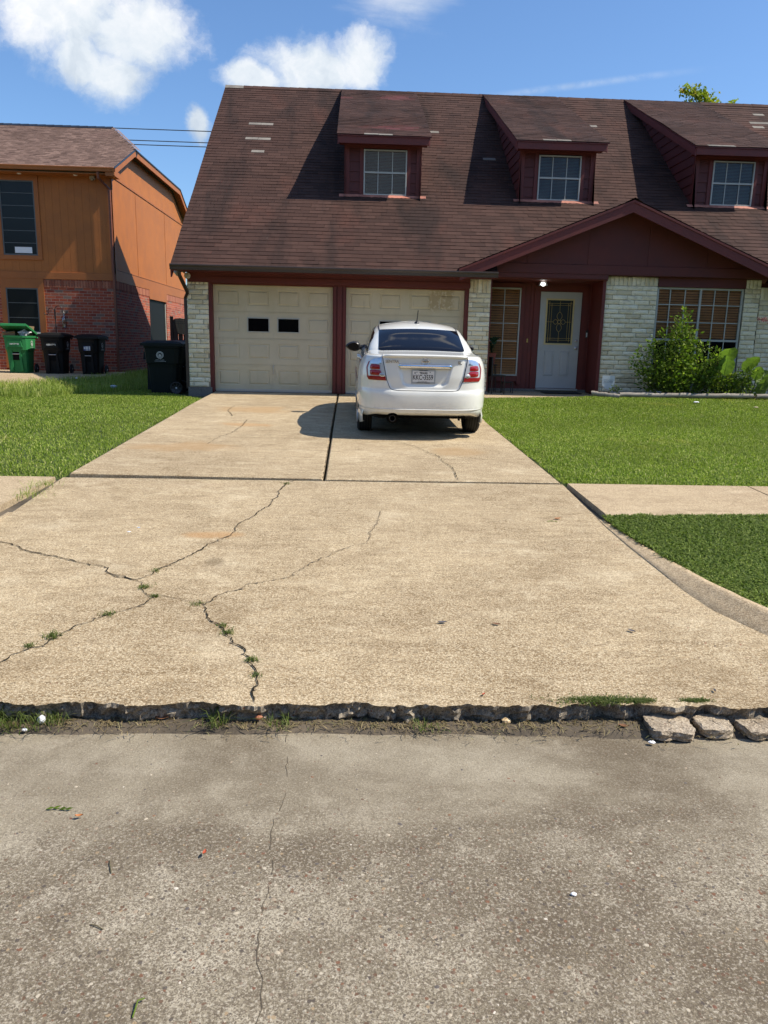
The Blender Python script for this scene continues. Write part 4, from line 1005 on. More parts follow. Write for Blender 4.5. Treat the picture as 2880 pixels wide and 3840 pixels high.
# garage frame
gf = MB()
gf.box(-2.912, -2.842, 16.13, 16.3, .57, 2.725); gf.box(2.262, 2.333, 16.13, 16.3, .57, 2.725)
gf.box(-.425, -.155, 16.16, 16.4, .57, 2.725); gf.box(-.405, -.355, 16.135, 16.16, .575, 2.725); gf.box(-.325, -.24, 16.12, 16.16, .575, 2.725); gf.box(-.215, -.17, 16.14, 16.16, .575, 2.725)
gf.box(-2.842, -.425, 16.16, 16.3, 2.70, 2.725); gf.box(-.155, 2.262, 16.16, 16.3, 2.70, 2.725)
gf.box(-2.93, 2.345, 16.045, 16.06, 2.735, 2.84, bev=.003)
gf.build('garage_frame', M['maroon'], house)
def garage_door(x0, x1, label):
    z0, z1 = .592, 2.712; y = 16.26; b = MB(); S = (z1-z0)/4; W = x1-x0
    b.box(x0, x1, y+.012, y+.05, z0, z1)
    wins = []
    for s_ in range(4):
        za, zb = z0+s_*S+.003, z0+(s_+1)*S-.003
        # section skin with four bevelled fields
        pw = W*.180; mg = W*.03; gap = (W-2*mg-4*pw)/3
        cells = []; xx = x0+mg
        fz0, fz1 = za+S*.22, zb-S*.20
        for k in range(4): cells.append((xx, xx+pw)); xx += pw+gap
        # skin around the fields
        xsb = [x0]+[v for c in cells for v in c]+[x1]
        for i in range(len(xsb)-1):
            if i % 2 == 0: b.add([(xsb[i], y, za), (xsb[i+1], y, za), (xsb[i+1], y, zb), (xsb[i], y, zb)], [(0, 1, 2, 3)])
            else:
                b.add([(xsb[i], y, za), (xsb[i+1], y, za), (xsb[i+1], y, fz0), (xsb[i], y, fz0)], [(0, 1, 2, 3)]); b.add([(xsb[i], y, fz1), (xsb[i+1], y, fz1), (xsb[i+1], y, zb), (xsb[i], y, zb)], [(0, 1, 2, 3)])
        b.add([(x0, y, zb), (x1, y, zb), (x1, y+.02, zb), (x0, y+.02, zb)], [(0, 1, 2, 3)]); b.add([(x0, y, za), (x1, y, za), (x1, y+.02, za), (x0, y+.02, za)], [(3, 2, 1, 0)])
        b.box(x0, x1, y-.004, y, zb-.030, zb-.012)   # rib above each seam
        for k, (a, c) in enumerate(cells):
            if s_ == 2 and k in (1, 2): wins.append((a-.012, c+.012, fz0-.0, fz1+.0)); b.add([(a, y+.01, fz0), (c, y+.01, fz0), (c, y+.01, fz1), (a, y+.01, fz1)], [(0, 1, 2, 3)]); continue
            rings = [[(a+d, y+q, fz0+d), (c-d, y+q, fz0+d), (c-d, y+q, fz1-d), (a+d, y+q, fz1-d)] for d, q in ((0, 0), (.008, .011), (.022, .011), (.045, -.003))]
            for r0, r1 in zip(rings[:-1], rings[1:]):
                for i in range(4): b.add([r0[i], r0[(i+1) % 4], r1[(i+1) % 4], r1[i]], [(0, 1, 2, 3)])
            b.add(rings[-1], [(0, 1, 2, 3)])
    o = b.build('garage_door', M['garage'], house); o['label'] = label
    for a, c, za, zb in wins:
        wf = MB(); t = .022
        for bx in ((a, c, za, za+t), (a, c, zb-t, zb), (a, a+t, za+t, zb-t), (c-t, c, za+t, zb-t)): wf.box(bx[0], bx[1], y-.012, y+.006, bx[2], bx[3])
        wf.build('window_frame', M['winframe'], o)
        MB().box(a+t, c-t, y-.002, y+.005, za+t, zb-t).build('window_pane', M['glass_dark'], o)
    rb = MB().box(x0+.01, x1-.01, y-.008, y+.02, z0-.022, z0); rb.box(x0+.01, x1-.01, y-.012, y+.0, z0+.0, z0+.035)
    rb.build('weather_strip', [M['alu']], o)
    return o
g1 = garage_door(-2.840, -.427, 'left garage door, fully visible, with two small dark windows and a handle')
g2 = garage_door(-.153, 2.260, 'right garage door, mostly behind the car, with a tan patch near its top')
hd = MB(); hd.box(-1.655, -1.625, 16.222, 16.25, .94, .97); hd.box(-1.655, -1.625, 16.222, 16.25, 1.08, 1.12); hd.tube([(-1.64, 16.215, .955), (-1.64, 16.205, 1.02), (-1.64, 16.215, 1.10)], .009, 8)
hd.build('handle', M['rim'], g1)
# gutters and downspouts
def gutter(x0, x1, y, z, parent, m_):
    b = MB(); pr = [(y+.10, z+.005), (y, z+.005), (y-.008, z), (y-.008, z-.02), (y+.012, z-.05), (y+.02, z-.10), (y+.10, z-.10)]
    b.prism(pr[::-1], x0, x1, 'X'); return b.build('gutter', m_, parent)
gutter(XL-.0, 2.80, YE-.055, 3.005, house, M['gutter'])
gutter(8.50, 15, YE-.055, 3.005, house, M['gutter'])
ds = MB(); ds.tube([(-3.36, 15.56, 2.91), (-3.36, 15.60, 2.80), (-3.30, 16.0, 2.52), (-3.375, 16.14, 2.42), (-3.375, 16.14, .62)], .040, 4, smooth=False, sq=True)
ds.build('downspout', M['gutter'], house)
# porch gable
GA = (2.03, 3.045); GP = (5.36, 4.395); GB = (8.69, 3.045)
sg = (GP[1]-GA[1])/(GP[0]-GA[0]); ag = math.atan(sg); Lg = (GP[0]-GA[0])/math.cos(ag)
YG = 15.50
def ymain(z): return YE+(z-ZE)/math.tan(SL)
gr = MB()
def um(v): return max(YG+.05, ymain(GA[1]+v*math.sin(ag)+.02)+.10)
shingles(gr, (GA[0], 0, GA[1]+.02), (0, 1, 0), (math.cos(ag), 0, math.sin(ag)), (-math.sin(ag), 0, math.cos(ag)), YG-.02, YG+3, Lg, seed=3, umaxf=um, uminf=lambda v: YG-.02)
shingles(gr, (GB[0], 0, GB[1]+.02), (0, 1, 0), (-math.cos(ag), 0, math.sin(ag)), (math.sin(ag), 0, math.cos(ag)), YG-.02, YG+3, Lg, seed=4, umaxf=um, uminf=lambda v: YG-.02)
for k in range(10):
    y = YG-.03+k*.25; gr.add([(GP[0]-.14, y, GP[1]-.02), (GP[0]-.14, y+.27, GP[1]-.02), (GP[0], y+.27, GP[1]+.045), (GP[0], y, GP[1]+.05), (GP[0]+.14, y, GP[1]-.02), (GP[0]+.14, y+.27, GP[1]-.02)], [(0, 3, 2, 1), (3, 4, 5, 2)])
gr.prism([(GA[0], GA[1]+.012), (GP[0], GP[1]+.012), (GB[0], GB[1]+.012), (GB[0], GB[1]-.03), (GP[0], GP[1]-.04), (GA[0], GA[1]-.03)], YG, 16.3, 'Y', 2)
gb_ = gr.build('porch_roof', [M['shingle'], M['shingle_grey'], M['maroon']], house)
fb = MB()
def chev(d0, d1, y0, y1, xcut=0.0):
    """both rake boards: band from d0 to d1 below the roof line"""
    def L_(x, d): return GA[1]+(x-GA[0])*sg-d if x <= GP[0] else GB[1]+(GB[0]-x)*sg-d
    a = GA[0]+xcut; c = GB[0]-xcut
    fb.prism([(a, L_(a, d0)), (a+.0, L_(a, d1)), (GP[0], GP[1]-d1), (GP[0], GP[1]-d0)][::-1], y0, y1, 'Y')
    fb.prism([(c, L_(c, d0)), (c, L_(c, d1)), (GP[0], GP[1]-d1), (GP[0], GP[1]-d0)], y0, y1, 'Y')
chev(-.008, .035, YG-.018, YG+.03); chev(.035, .215, YG-.002, YG+.028, .02)
fb.build('rake_board', M['maroon'], house)
gw = MB()
gx0, gx1 = 2.79, 8.42; yG = 15.96
def gtop(x): return (GA[1]+(x-GA[0])*sg if x <= GP[0] else GB[1]+(GB[0]-x)*sg)-.045
xs_ = [gx0]+list(np.arange(3.45, 8.4, 1.22))+[gx1]
for a, c in zip(xs_[:-1], xs_[1:]):
    a2, c2 = a+.0025, c-.0025; pl = [(a2, 3.24), (c2, 3.24), (c2, gtop(c2))]+([(GP[0], gtop(GP[0]))] if a2 < GP[0] < c2 else [])+[(a2, gtop(a2))]
    gw.prism(pl, yG, yG+.03, 'Y')
gw.box(gx0, gx1, yG+.008, yG+.2, 3.05, 4.2 if False else 3.26)
gw.box(gx0, gx1, yG-.018, yG+.004, 3.055, 3.235, bev=.003)
gw.box(gx0, 5.12, yG-.006, yG+.10, 2.965, 3.05); gw.box(5.12, gx1, yG+.0, yG+.2, 3.052, 3.054)
gw.box(6.21, 8.03, 16.085, 16.2, 2.865, 3.05)
gw.build('gable_panel', M['maroon_dull'], house)
ms_ = MB(); ms_.prism([(a, b) for a, b in ((gx0, 3.25), (gx1, 3.25), (GP[0], 4.3))], yG+.032, yG+.04, 'Y'); ms_.build('gable_backing', M['maroon_dull'], house)
# porch recess
pr_ = MB(); yb = 16.92
xx = 2.78
while xx < 5.12:
    x2 = min(xx+.2, 5.12)
    pr_.box(xx+.004, x2-.004, yb+.012, yb+.05, .71, 2.95); xx += .2
pr_.box(2.78, 5.12, yb+.022, yb+.06, .71, 2.95)
# opening trims
pr_.box(3.86, 3.985, yb-.012, yb+.03, .71, 2.86, bev=.003); pr_.box(4.905, 5.03, yb-.012, yb+.03, .71, 2.86, bev=.003); pr_.box(3.86, 5.03, yb-.014, yb+.03, 2.775, 2.90, bev=.003)
pr_.box(3.56, 3.65, yb-.055, yb+.03, .80, 2.90, bev=.003); pr_.box(2.82, 3.56, yb-.055, yb+.03, .86, .985, bev=.003); pr_.box(2.82, 3.56, yb-.055, yb+.03, 2.825, 2.92, bev=.003)
pr_.box(5.095, 5.122, 16.10, yb+.05, .68, 2.96); pr_.box(5.06, 5.125, 16.07, 16.10, .70, 3.04, bev=.003)
pr_.box(2.776, 2.80, 16.12, yb+.02, .68, 2.95)
pr_.build('porch_wall', M['maroon'], house)
def window(x0, x1, y, z0, z1, xs__, zs__, parent, name, fr=.035, mu=.018, blind=None, label=None, heavy=(), d=.03, deep=.10, lower=None):
    b = MB()
    for bx in ((x0, x1, z0, z0+fr), (x0, x1, z1-fr, z1), (x0, x0+fr, z0+fr, z1-fr), (x1-fr, x1, z0+fr, z1-fr)): b.box(bx[0], bx[1], y-d, y+.02, bx[2], bx[3], bev=.003)
    for x in xs__:
        w_ = mu if x not in heavy else mu*2.2; b.box(x-w_/2, x+w_/2, y-(.012 if x not in heavy else d*.9), y+.006, z0+fr, z1-fr)
    for z in zs__:
        w_ = mu if z not in heavy else mu*2.2; b.box(x0+fr, x1-fr, y-(.014 if z not in heavy else d*.8), y+.005, z-w_/2, z+w_/2)
    o = b.build(name, M['winframe'], parent)
    if label: o['label'] = label
    tgt = o if parent is house else parent
    MB().box(x0+fr*.6, x1-fr*.6, y+.008, y+.011, z0+fr*.6, z1-fr*.6).build('window_pane', M['glass'], tgt)
    bl = MB()
    if blind == 'wood' or blind == 'grey':
        z = z1-fr; pit = .052 if blind == 'wood' else .030
        zl = lower if lower else z0
        while z > zl+.02:
            t = .5*pit
            bl.add([(x0+.02, y+deep-.018, z-t), (x1-.02, y+deep-.018, z-t), (x1-.02, y+deep+.012, z+t*.72), (x0+.02, y+deep+.012, z+t*.72)], [(0, 1, 2, 3)]); z -= pit
        bl.build('blind', M['blind_wood' if blind == 'wood' else 'blind_grey'], tgt)
    return o
# big front window: two sashes, wooden blinds, dark screen below
wm = MB()
window(6.215, 8.025, 16.17, 1.09, 2.862, [6.50, 6.81, 7.13, 7.43, 7.72], [1.815, 2.17, 2.52], house, 'front_window', .04, .019, 'wood', 'wide white front window with wooden blinds behind the bush', heavy=(7.13, 1.815), deep=.034, lower=1.83)
fwin = [o for o in bpy.data.objects if o.name == 'front_window'][0]
MB().box(6.26, 7.10, 16.162, 16.166, 1.13, 1.80).build('window_screen', M['glass_dark'], fwin); MB().box(7.16, 7.98, 16.162, 16.166, 1.13, 1.80).build('window_screen', M['glass_dark'], fwin)
mm_ = MB(); [mm_.box(x-.008, x+.008, 16.155, 16.1615, 1.13, 1.80) for x in (6.50, 6.81, 7.43, 7.72)]; mm_.box(6.26, 7.98, 16.156, 16.1612, 1.118, 1.13); mm_.build('muntin', M['winframe'], fwin)
window(2.83, 3.56, yb-.048, .985, 2.825, [3.21], [1.35, 1.72, 2.09, 2.46], house, 'side_window', .03, .018, 'wood', 'tall narrow white gridded window beside the front door', deep=.030)
# front door
def front_door():
    b = MB(); x0, x1, z0, z1, y = 4.00, 4.89, .735, 2.765, yb-.006
    b.box(x0, x1, y+.0, y+.03, z0, 1.0); b.box(x0, 4.12, y, y+.03, 1.0, z1); b.box(4.74, x1, y, y+.03, 1.0, z1); b.box(4.12, 4.74, y, y+.03, 2.63, z1); b.box(4.12, 4.74, y, y+.03, 1.0, 1.66)
    for a, c in ((4.15, 4.36), (4.49, 4.70)):
        rings = [[(a+d, y+q, 1.0+d), (c-d, y+q, 1.0+d), (c-d, y+q, 1.53-d), (a+d, y+q, 1.53-d)] for d, q in ((0, -.0015), (.008, -.012), (.02, -.012), (.026, -.004), (.045, -.010))]
        for r0, r1 in zip(rings[:-1], rings[1:]):
            for i in range(4): b.add([r0[i], r0[(i+1) % 4], r1[(i+1) % 4], r1[i]], [(0, 1, 2, 3)])
        b.add(rings[-1], [(0, 1, 2, 3)])
    dr = b.build('front_door', M['door'], house); dr['label'] = 'white front door with a leaded glass oval pattern in a yellowed frame'
    f = MB(); t = .035
    for bx in ((4.12, 4.74, 1.66, 1.66+t), (4.12, 4.74, 2.63-t, 2.63), (4.12, 4.12+t, 1.66+t, 2.63-t), (4.74-t, 4.74, 1.66+t, 2.63-t)): f.box(bx[0], bx[1], y-.014, y+.01, bx[2], bx[3], bev=.004)
    f.build('glass_frame', paint('yellowed_frame', (.56, .46, .22), .1, .5), dr)
    MB().box(4.15, 4.71, y+.006, y+.010, 1.69, 2.60).build('glass_pane', mat('obscured_glass', base=(.035, .042, .045), rough=.12, spec=.7), dr)
    L = MB(); yy = y+.002; r_ = .0042
    def ln(*p): L.tube([(a, yy, c) for a, c in p], r_, 6)
    cx, cz = 4.43, 2.145
    ln((4.20, 1.72), (4.20, 2.57)); ln((4.66, 1.72), (4.66, 2.57)); ln((4.17, 1.76), (4.69, 1.76)); ln((4.17, 2.53), (4.69, 2.53)); ln((4.17, 1.80), (4.69, 1.80)); ln((4.20, 2.49), (4.66, 2.49)); ln((4.25, 1.76), (4.25, 2.53)); ln((4.61, 1.76), (4.61, 2.53))
    ln((cx, 1.72), (cx, cz-.20)); ln((cx, cz+.20), (cx, 2.57)); ln((4.17, cz), (cx-.13, cz)); ln((cx+.13, cz), (4.69, cz))
    L.tube([(cx+.038*math.cos(t_), yy, cz+.038*math.sin(t_)) for t_ in np.linspace(0, 6.283, 17)], r_, 6)
    for sgn in (1, -1):
        for sd in (1, -1):
            L.tube([(cx+sd*.055*math.sin(math.pi*q)**.8*(1.0 if True else 0), yy, cz+sgn*(.03+.18*q)) for q in np.linspace(0, 1, 13)], r_, 6)
            L.tube([(cx+sgn*(.03+.105*q), yy, cz+sd*.05*math.sin(math.pi*q)**.8) for q in np.linspace(0, 1, 11)], r_, 6)
    L.build('leading', M['brass'], dr)
    h = MB(); h.lathe([(0, -.05), (.018, -.052), (.030, -.04), (.028, -.022), (.012, -.015), (.014, -.004), (.034, 0)], (4.825, y, 1.60), 'Y', 16); h.build('door_knob', M['rim'], dr)
    h = MB(); h.lathe([(0, -.022), (.026, -.02), (.030, -.008), (.032, 0)], (4.825, y, 1.755), 'Y', 16); h.build('deadbolt', M['rim'], dr)
    MB().box(3.985, 4.905, yb-.10, yb+.02, .690, .725, bev=.005).build('threshold', M['alu'], dr)
front_door()
# ceiling lamp, doorbells, flood lights
pl_ = MB(); c_ = Vector((3.93, 16.55, 2.945)); pl_.prism([(-.05, 0), (.05, 0), (.085, -.085), (-.085, -.085)], 16.47, 16.63, 'Y', 0, Matrix.Translation((3.93, 0, 2.945)))
lamp = pl_.build('porch_lamp', M['alu'], house); MB().lathe([(0, -.055), (.035, -.045), (.042, -.02), (.03, .01), (0, .015)], (3.92, 16.455, 2.90), 'Z', 14).build('bulb', M['lampglow'], lamp)
MB().box(5.02, 5.06, yb-.03, yb, 1.82, 1.98, bev=.006).build('doorbell', [M['blackmetal']], house); MB().box(5.028, 5.052, yb-.034, yb-.029, 1.84, 1.93).build('doorbell_plate', M['white'], house)
MB().lathe([(0, -.012), (.012, -.01), (.012, 0)], (3.76, yb, 1.74), 'Y', 12).box(3.745, 3.775, yb-.006, yb+.012, 1.70, 1.78).build('doorbell_button', M['brass'], house)
for c, di, lb in (((-3.27, 15.88, 2.825), Vector((.25, -1, -.25)), 'round flood lamp facing the street'), ((-3.50, 15.9, 2.86), Vector((-.8, -.3, -.75)), 'conical flood lamp facing the neighbour')):
    q = di.normalized().to_track_quat('Z', 'Y').to_matrix().to_4x4()
    fl = MB().lathe([(.02, -.15), (.026, -.10), (.05, -.05), (.062, 0), (.058, .006), (.0, .014)], c, 'Z', 18, M=q); fl.tube([Vector(c)-di.normalized()*.14, (-3.38, 16.06, 2.90)], .012, 6)
    o = fl.build('flood_lamp', M['tanplastic'] if 'tanplastic' in M else paint('cream_metal', (.42, .40, .32), .1, .4), house); o['label'] = lb
# dormers
aD = math.atan((8.29-5.93)/(22.80-17.66)); 
def dormer(xl_, label, seed):
    """xl_ = left edge of the dormer roof"""
    fx0, fx1 = xl_+.17, xl_+1.83; yF = 18.0; zb, zt = 4.62, 5.90
    b = MB()
    # face backing and clapboards between the trims
    b.box(fx0+.01, fx1-.01, yF+.03, yF+.08, zb, zt+.06)
    wx0, wx1 = xl_+.58, xl_+1.52
    for a, c in ((fx0+.09, wx0-.075), (wx1+.075, fx1-.09)):
        z = zb+.03; i = 0
        while z < zt:
            z2 = min(z+.205, zt); b.add([(a, yF+.006, z), (c, yF+.006, z), (c, yF+.024, z2), (a, yF+.024, z2), (a, yF+.03, z), (c, yF+.03, z)], [(0, 1, 2, 3), (4, 5, 1, 0)]); z += .205
    # cheeks clad in horizontal boards
    def zro(y): return 5.93+(y-17.66)*math.tan(aD)-.10
    def ybot(z): return YE+(z-ZE)/math.tan(SL)+.04
    def ytop(z): return max(yF+.02, 17.66+(z+.10-5.93)/math.tan(aD))
    for side, x in ((-1, fx0), (1, fx1)):
        z = zb
        while z < 8.0:
            z2 = z+.205; y0a, y1a = ytop(z), ybot(z); y0b, y1b = ytop(z2), ybot(z2)
            if y1a-y0a > .02:
                if y1b < y0b: y0b = y1b = (y0b+y1b)/2
                xo = x+side*.022; xi = x+side*.004
                q = [(xo, y0a, z), (xo, y1a, z), (xi, y1b, z2), (xi, y0b, z2), (xi-side*.004, y0a, z), (xi-side*.004, y1a, z)]
                b.add(q, [(0, 1, 2, 3), (4, 5, 1, 0)])
            z += .205
        b.add([(x-side*.01, yF+.05, zb), (x-side*.01, ybot(zb), zb), (x-side*.01, ybot(7.9), 7.9), (x-side*.01, ytop(zt), zt)], [(0, 1, 2, 3)])
    d = b.build('dormer', M['maroon_dull'], house); d['label'] = label
    t = MB()
    t.box(fx0-.012, fx0+.10, yF-.012, yF+.12, zb, zt); t.box(fx1-.10, fx1+.012, yF-.012, yF+.12, zb, zt)
    t.box(wx0-.085, wx0, yF-.010, yF+.03, zb+.10, zt-.10); t.box(wx1, wx1+.085, yF-.010, yF+.03, zb+.10, zt-.10)
    t.box(fx0+.10, fx1-.10, yF-.008, yF+.03, zt-.16, zt+.05); t.box(wx0-.085, wx1+.085, yF-.014, yF+.03, zb+.04, zb+.155)
    t.build('trim', M['maroon'], d)
    xm = (wx0+wx1)/2; s3 = (wx1-wx0)/3
    window(wx0, wx1, yF-.006, 4.785, 5.715, [wx0+s3, wx0+2*s3], [5.25], d, 'window_frame', .028, .016, 'grey', heavy=(5.25,), deep=.022)
    f = MB(); f.box(xl_+.03, xl_+1.97, 17.66, 17.69, 5.755, 5.905, bev=.003)
    aa = math.tan(aD)
    for x in (xl_+.012, xl_+1.968): f.prism([(17.665, 5.73), (17.69, 5.905), (22.7, 5.905+5.01*aa), (22.7, 5.73+5.01*aa+.02)][::-1], x, x+.02, 'X')
    f.box(xl_+.05, xl_+1.95, 17.69, 18.02, 5.80, 5.82)
    f.build('fascia', M['maroon'], d)
    s_ = MB(); V = Vector((0, math.cos(aD), math.sin(aD))); Nn = Vector((0, -math.sin(aD), math.cos(aD)))
    shingles(s_, (0, 17.63, 5.925), (1, 0, 0), V, Nn, xl_, xl_+2.02, 5.20/math.cos(aD), e=.138, seed=seed, wav=.007, t=.009, grey=[(xl_+rnd.uniform(.2, 1.8), 17.70)])
    s_.prism([(17.64, 5.915), (22.85, 5.915+5.21*aa), (22.85, 5.895+5.21*aa), (17.64, 5.895)], xl_+.005, xl_+2.015, 'X', 2)
    s_.build('dormer_roof', [M['shingle'], M['shingle_grey'], M['maroon']], d)
    fl = MB(); n = 46; top = []; bo = []
    for i in range(n+1):
        x = fx0-.12+(fx1-fx0+.24)*i/n; top.append((x, 17.97, ZE+(17.97-YE)*math.tan(SL)+.030)); yy = 17.90-.018*rnd.random(); bo.append((x, yy, ZE+(yy-YE)*math.tan(SL)+.022))
    fl.grid([bo, top], smooth=False); fl.build('flashing', paint('flashing', (.42, .16, .11), .5, .7), d)
dormer(-.40, 'left dormer above the garage, seen almost straight on', 11); dormer(3.44, 'middle dormer between the garage and the gable peak', 12); dormer(7.34, 'right dormer cut off by the picture edge', 13)

# ------------------------------------------------------------------ neighbour's house
nb = empty('house', (0, 0, 0), 'orange two storey neighbouring house with brown shingle roof and red brick ground floor', 'house')
NX, NY = -6.72, 22.90
w1 = MB()
# upper storey, front: grooved sheets
x = NX
while x > -14.5:
    x2 = x-.203; w1.add([(x2+.002, NY, 3.36), (x-.002, NY, 3.36), (x-.002, NY, 5.98), (x2+.002, NY, 5.98)], [(0, 1, 2, 3)]); w1.add([(x-.004, NY, 3.36), (x-.004, NY+.010, 3.36), (x-.004, NY+.010, 5.98), (x-.004, NY, 5.98)], [(0, 1, 2, 3)]); w1.add([(x+.004, NY+.010, 3.36), (x+.004, NY, 3.36), (x+.004, NY, 5.98), (x+.004, NY+.010, 5.98)], [(0, 1, 2, 3)]); x = x2
w1.box(-14.5, NX-.002, NY+.010, NY+.2, 3.3, 6.0)
w1.prism([(NY+.01, 3.3), (NY+.01, 6.05), (24.95, 6.86), (30.25, 6.86), (32.3, 6.05), (32.3, 3.3)], NX-.2, NX, 'X')
w1.build('upper_wall', M['orange'], nb)
t = MB()
t.box(-14.5, NX+.002, NY-.03, NY+.1, 3.175, 3.365, bev=.004); t.box(NX-.11, NX+.022, NY-.028, NY-.002, 3.365, 5.97); t.box(NX-.002, NX+.024, NY-.028, NY+.09, 3.365, 5.97)
t.box(NX, NX+.016, NY+.0, 32.3, 3.17, 3.47); t.box(NX, NX+.026, NY+.09, 32.3, 3.475, 3.50)
t.box(NX, NX+.018, 26.5, 28.9, 2.88, 3.17)
t.box(NX, NX+.022, NY+.1, 32.2, 5.93, 5.985)
for yv in (25.3, 29.0): t.box(NX, NX+.008, yv, yv+.02, 3.5, 5.93)
t.box(-9.93, -9.79, NY-.02, NY+.06, .7, 3.175); t.box(-8.90, -8.73, NY-.02, NY+.06, .9, 3.175); t.box(-9.79, -8.90, NY-.022, NY+.06, 2.92, 3.175)
for a, c, z0, z1 in ((-9.88, -8.70, 5.76, 5.90), (-9.88, -8.70, 3.68, 3.80), (-8.82, -8.70, 3.80, 5.76), (-9.88, -9.76, 3.80, 5.76)): t.box(a, c, NY-.03, NY+.02, z0, z1, bev=.004)
t.build('trim', M['orange_trim'], nb)
lb = MB(); lb.box(-14.5, -9.93, NY, NY+.2, .5, 3.18); lb.box(-8.73, NX, NY, NY+.2, .5, 3.18); lb.box(-9.93, -8.73, NY+.04, NY+.2, .5, 1.68); lb.build('brick_wall', M['rbrick_x'], nb)
lb = MB(); lb.box(NX-.2, NX-.001, NY+.2, 26.5, .5, 3.17); lb.box(NX-.2, NX-.001, 28.86, 32.3, .5, 3.17); lb.box(NX-.2, NX-.1, 26.5, 28.86, 2.87, 3.17); lb.build('brick_wall', M['rbrick_y'], nb)
sd = MB(); x = -8.72
while x < NX-.05: sd.box(x, x+.066, NY-.012, NY+.02, 2.955, 3.155, bev=.004); x += .078
sd.build('soldier_course', M['rsoldier'], nb); sd = MB()
y = NY+.03
while y < 26.45: sd.box(NX-.02, NX+.012, y, y+.066, 2.95, 3.155, bev=.004); y += .078
sd.build('soldier_course', M['rsoldier'], nb); sd = MB(); y = 28.88
while y < 32.2: sd.box(NX-.02, NX+.012, y, y+.066, 2.95, 3.155, bev=.004); y += .078
sd.build('soldier_course', M['rsoldier'], nb)
M['dkframe'] = mat('dark_aluminium', base=(.10, .11, .11), rough=.5)
def nwin(x0, x1, z0, z1, label, n):
    b = MB(); y = NY-.004
    for bx in ((x0, x1, z0, z0+.035), (x0, x1, z1-.035, z1), (x0, x0+.035, z0+.035, z1-.035), (x1-.035, x1, z0+.035, z1-.035)): b.box(bx[0], bx[1], y-.012, y+.02, bx[2], bx[3])
    for i in range(1, n): z = z0+(z1-z0)*i/n; b.box(x0+.035, x1-.035, y-.004, y+.012, z-.008, z+.008)
    o = b.build('window', M['dkframe'], nb); o['label'] = label
    MB().box(x0+.02, x1-.02, y+.002, y+.004, z0+.02, z1-.02).build('window_pane', mat('screened_glass', base=(.016, .018, .018), rough=.2, spec=.25), o); return o
wu = nwin(-9.76, -8.82, 3.80, 5.76, 'upper window with horizontal bars and a white box behind the glass', 6)
MB().box(-9.45, -8.98, NY-.006, NY-.0035, 3.86, 4.02).build('white_box', M['paper'], wu)
wlow = nwin(-9.79, -8.90, 1.70, 2.92, 'lower window partly behind the green bin', 3)
MB().box(NX-.06, NX-.05, 26.5, 28.86, .6, 2.87).box(NX-.05, NX-.03, 28.78, 28.86, .6, 2.87, 1).build('side_door', [mat('dark_screen', base=(.008, .009, .009), rough=.6, spec=.15), M['winframe']], nb)
# roof: front slope, clipped gable and ridge
ne = MB(); NE = -6.47; YN0, ZN0 = 22.40, 6.06; mN = .43; aN = math.atan(mN); YN1 = 27.6; zN1 = ZN0+mN*(YN1-YN0)
V = Vector((0, math.cos(aN), math.sin(aN))); Nn = Vector((0, -math.sin(aN), math.cos(aN))); Ln = (YN1-YN0)/math.cos(aN)
def uN(v):
    y = YN0+v*math.cos(aN); return NE if y < 24.6 else NE-(y-24.6)*(1.47/3.0)
shingles(ne, (0, YN0, ZN0), (1, 0, 0), V, Nn, -15, NE, Ln, e=.140, tw=.16, t=.012, seed=21, umaxf=uN, uminf=lambda v: -15.0, wav=.003)
A_ = (NE, 24.6, 7.01); B_ = (NE, 30.6, 7.01); Cc = (NE-1.47, 27.6, zN1)
ne.add([(-15, YN0, ZN0-.01), (NE, YN0, ZN0-.01), (A_[0], A_[1], A_[2]-.01), (Cc[0], Cc[1], Cc[2]-.01), (-15, YN1, zN1-.01)], [(0, 1, 2, 3, 4)], 0)
ne.add([A_, B_, Cc], [(0, 1, 2)], 0)
ne.add([(-15, 32.8, ZN0), (NE, 32.8, ZN0), B_, Cc, (-15, YN1, zN1)], [(4, 3, 2, 1, 0)], 0)
# hip caps
for k in range(15):
    p = Vector(A_).lerp(Vector(Cc), k/15); q = Vector(A_).lerp(Vector(Cc), (k+1.15)/15); s_ = Vector((.16, .10, -.03)); s2 = Vector((-.16, -.05, -.045)); up = Vector((0, 0, .035+.008*(k % 2)))
    ne.add([p+s2, p+up, p+s_, q+s2, q+up*.6, q+s_], [(0, 1, 4, 3), (1, 2, 5, 4)], 0)
x = NE-1.47
while x > -15:
    ne.add([(x, YN1-.15, zN1-.04), (x-.3, YN1-.15, zN1-.04), (x-.3, YN1, zN1+.045), (x, YN1, zN1+.055), (x, YN1+.15, zN1-.04), (x-.3, YN1+.15, zN1-.04)], [(0, 3, 2, 1), (3, 4, 5, 2)], 1); x -= .27
ne.build('roof', [M['nshingle'], M['blackplastic']], nb)
nf = MB()
gutter(-15, NE+.0, YN0-.03, ZN0+.0, nb, M['orange_trim'])
zo = .17
nf.prism([(YN0, ZN0-.02), (24.6, 6.99), (30.6, 6.99), (32.8, ZN0-.02), (32.8, ZN0-.02-zo), (30.6, 6.99-zo), (24.6, 6.99-zo), (YN0, ZN0-.02-zo)][::-1], NE-.03, NE, 'X')
nf.prism([(YN0, ZN0-.03), (24.6, 6.97), (30.6, 6.97), (32.8, ZN0-.03), (32.8, ZN0-.05), (30.6, 6.95), (24.6, 6.95), (YN0, ZN0-.05)][::-1], NX-.02, NE-.03, 'X')
nf.box(-15, NE-.03, YN0+.07, NY+.02, ZN0-.16, ZN0-.14)
nf.box(NE-.25, NE-.002, YN0+.03, NY+.0, ZN0-.20, ZN0-.05)
nf.build('fascia', M['orange_trim'], nb)
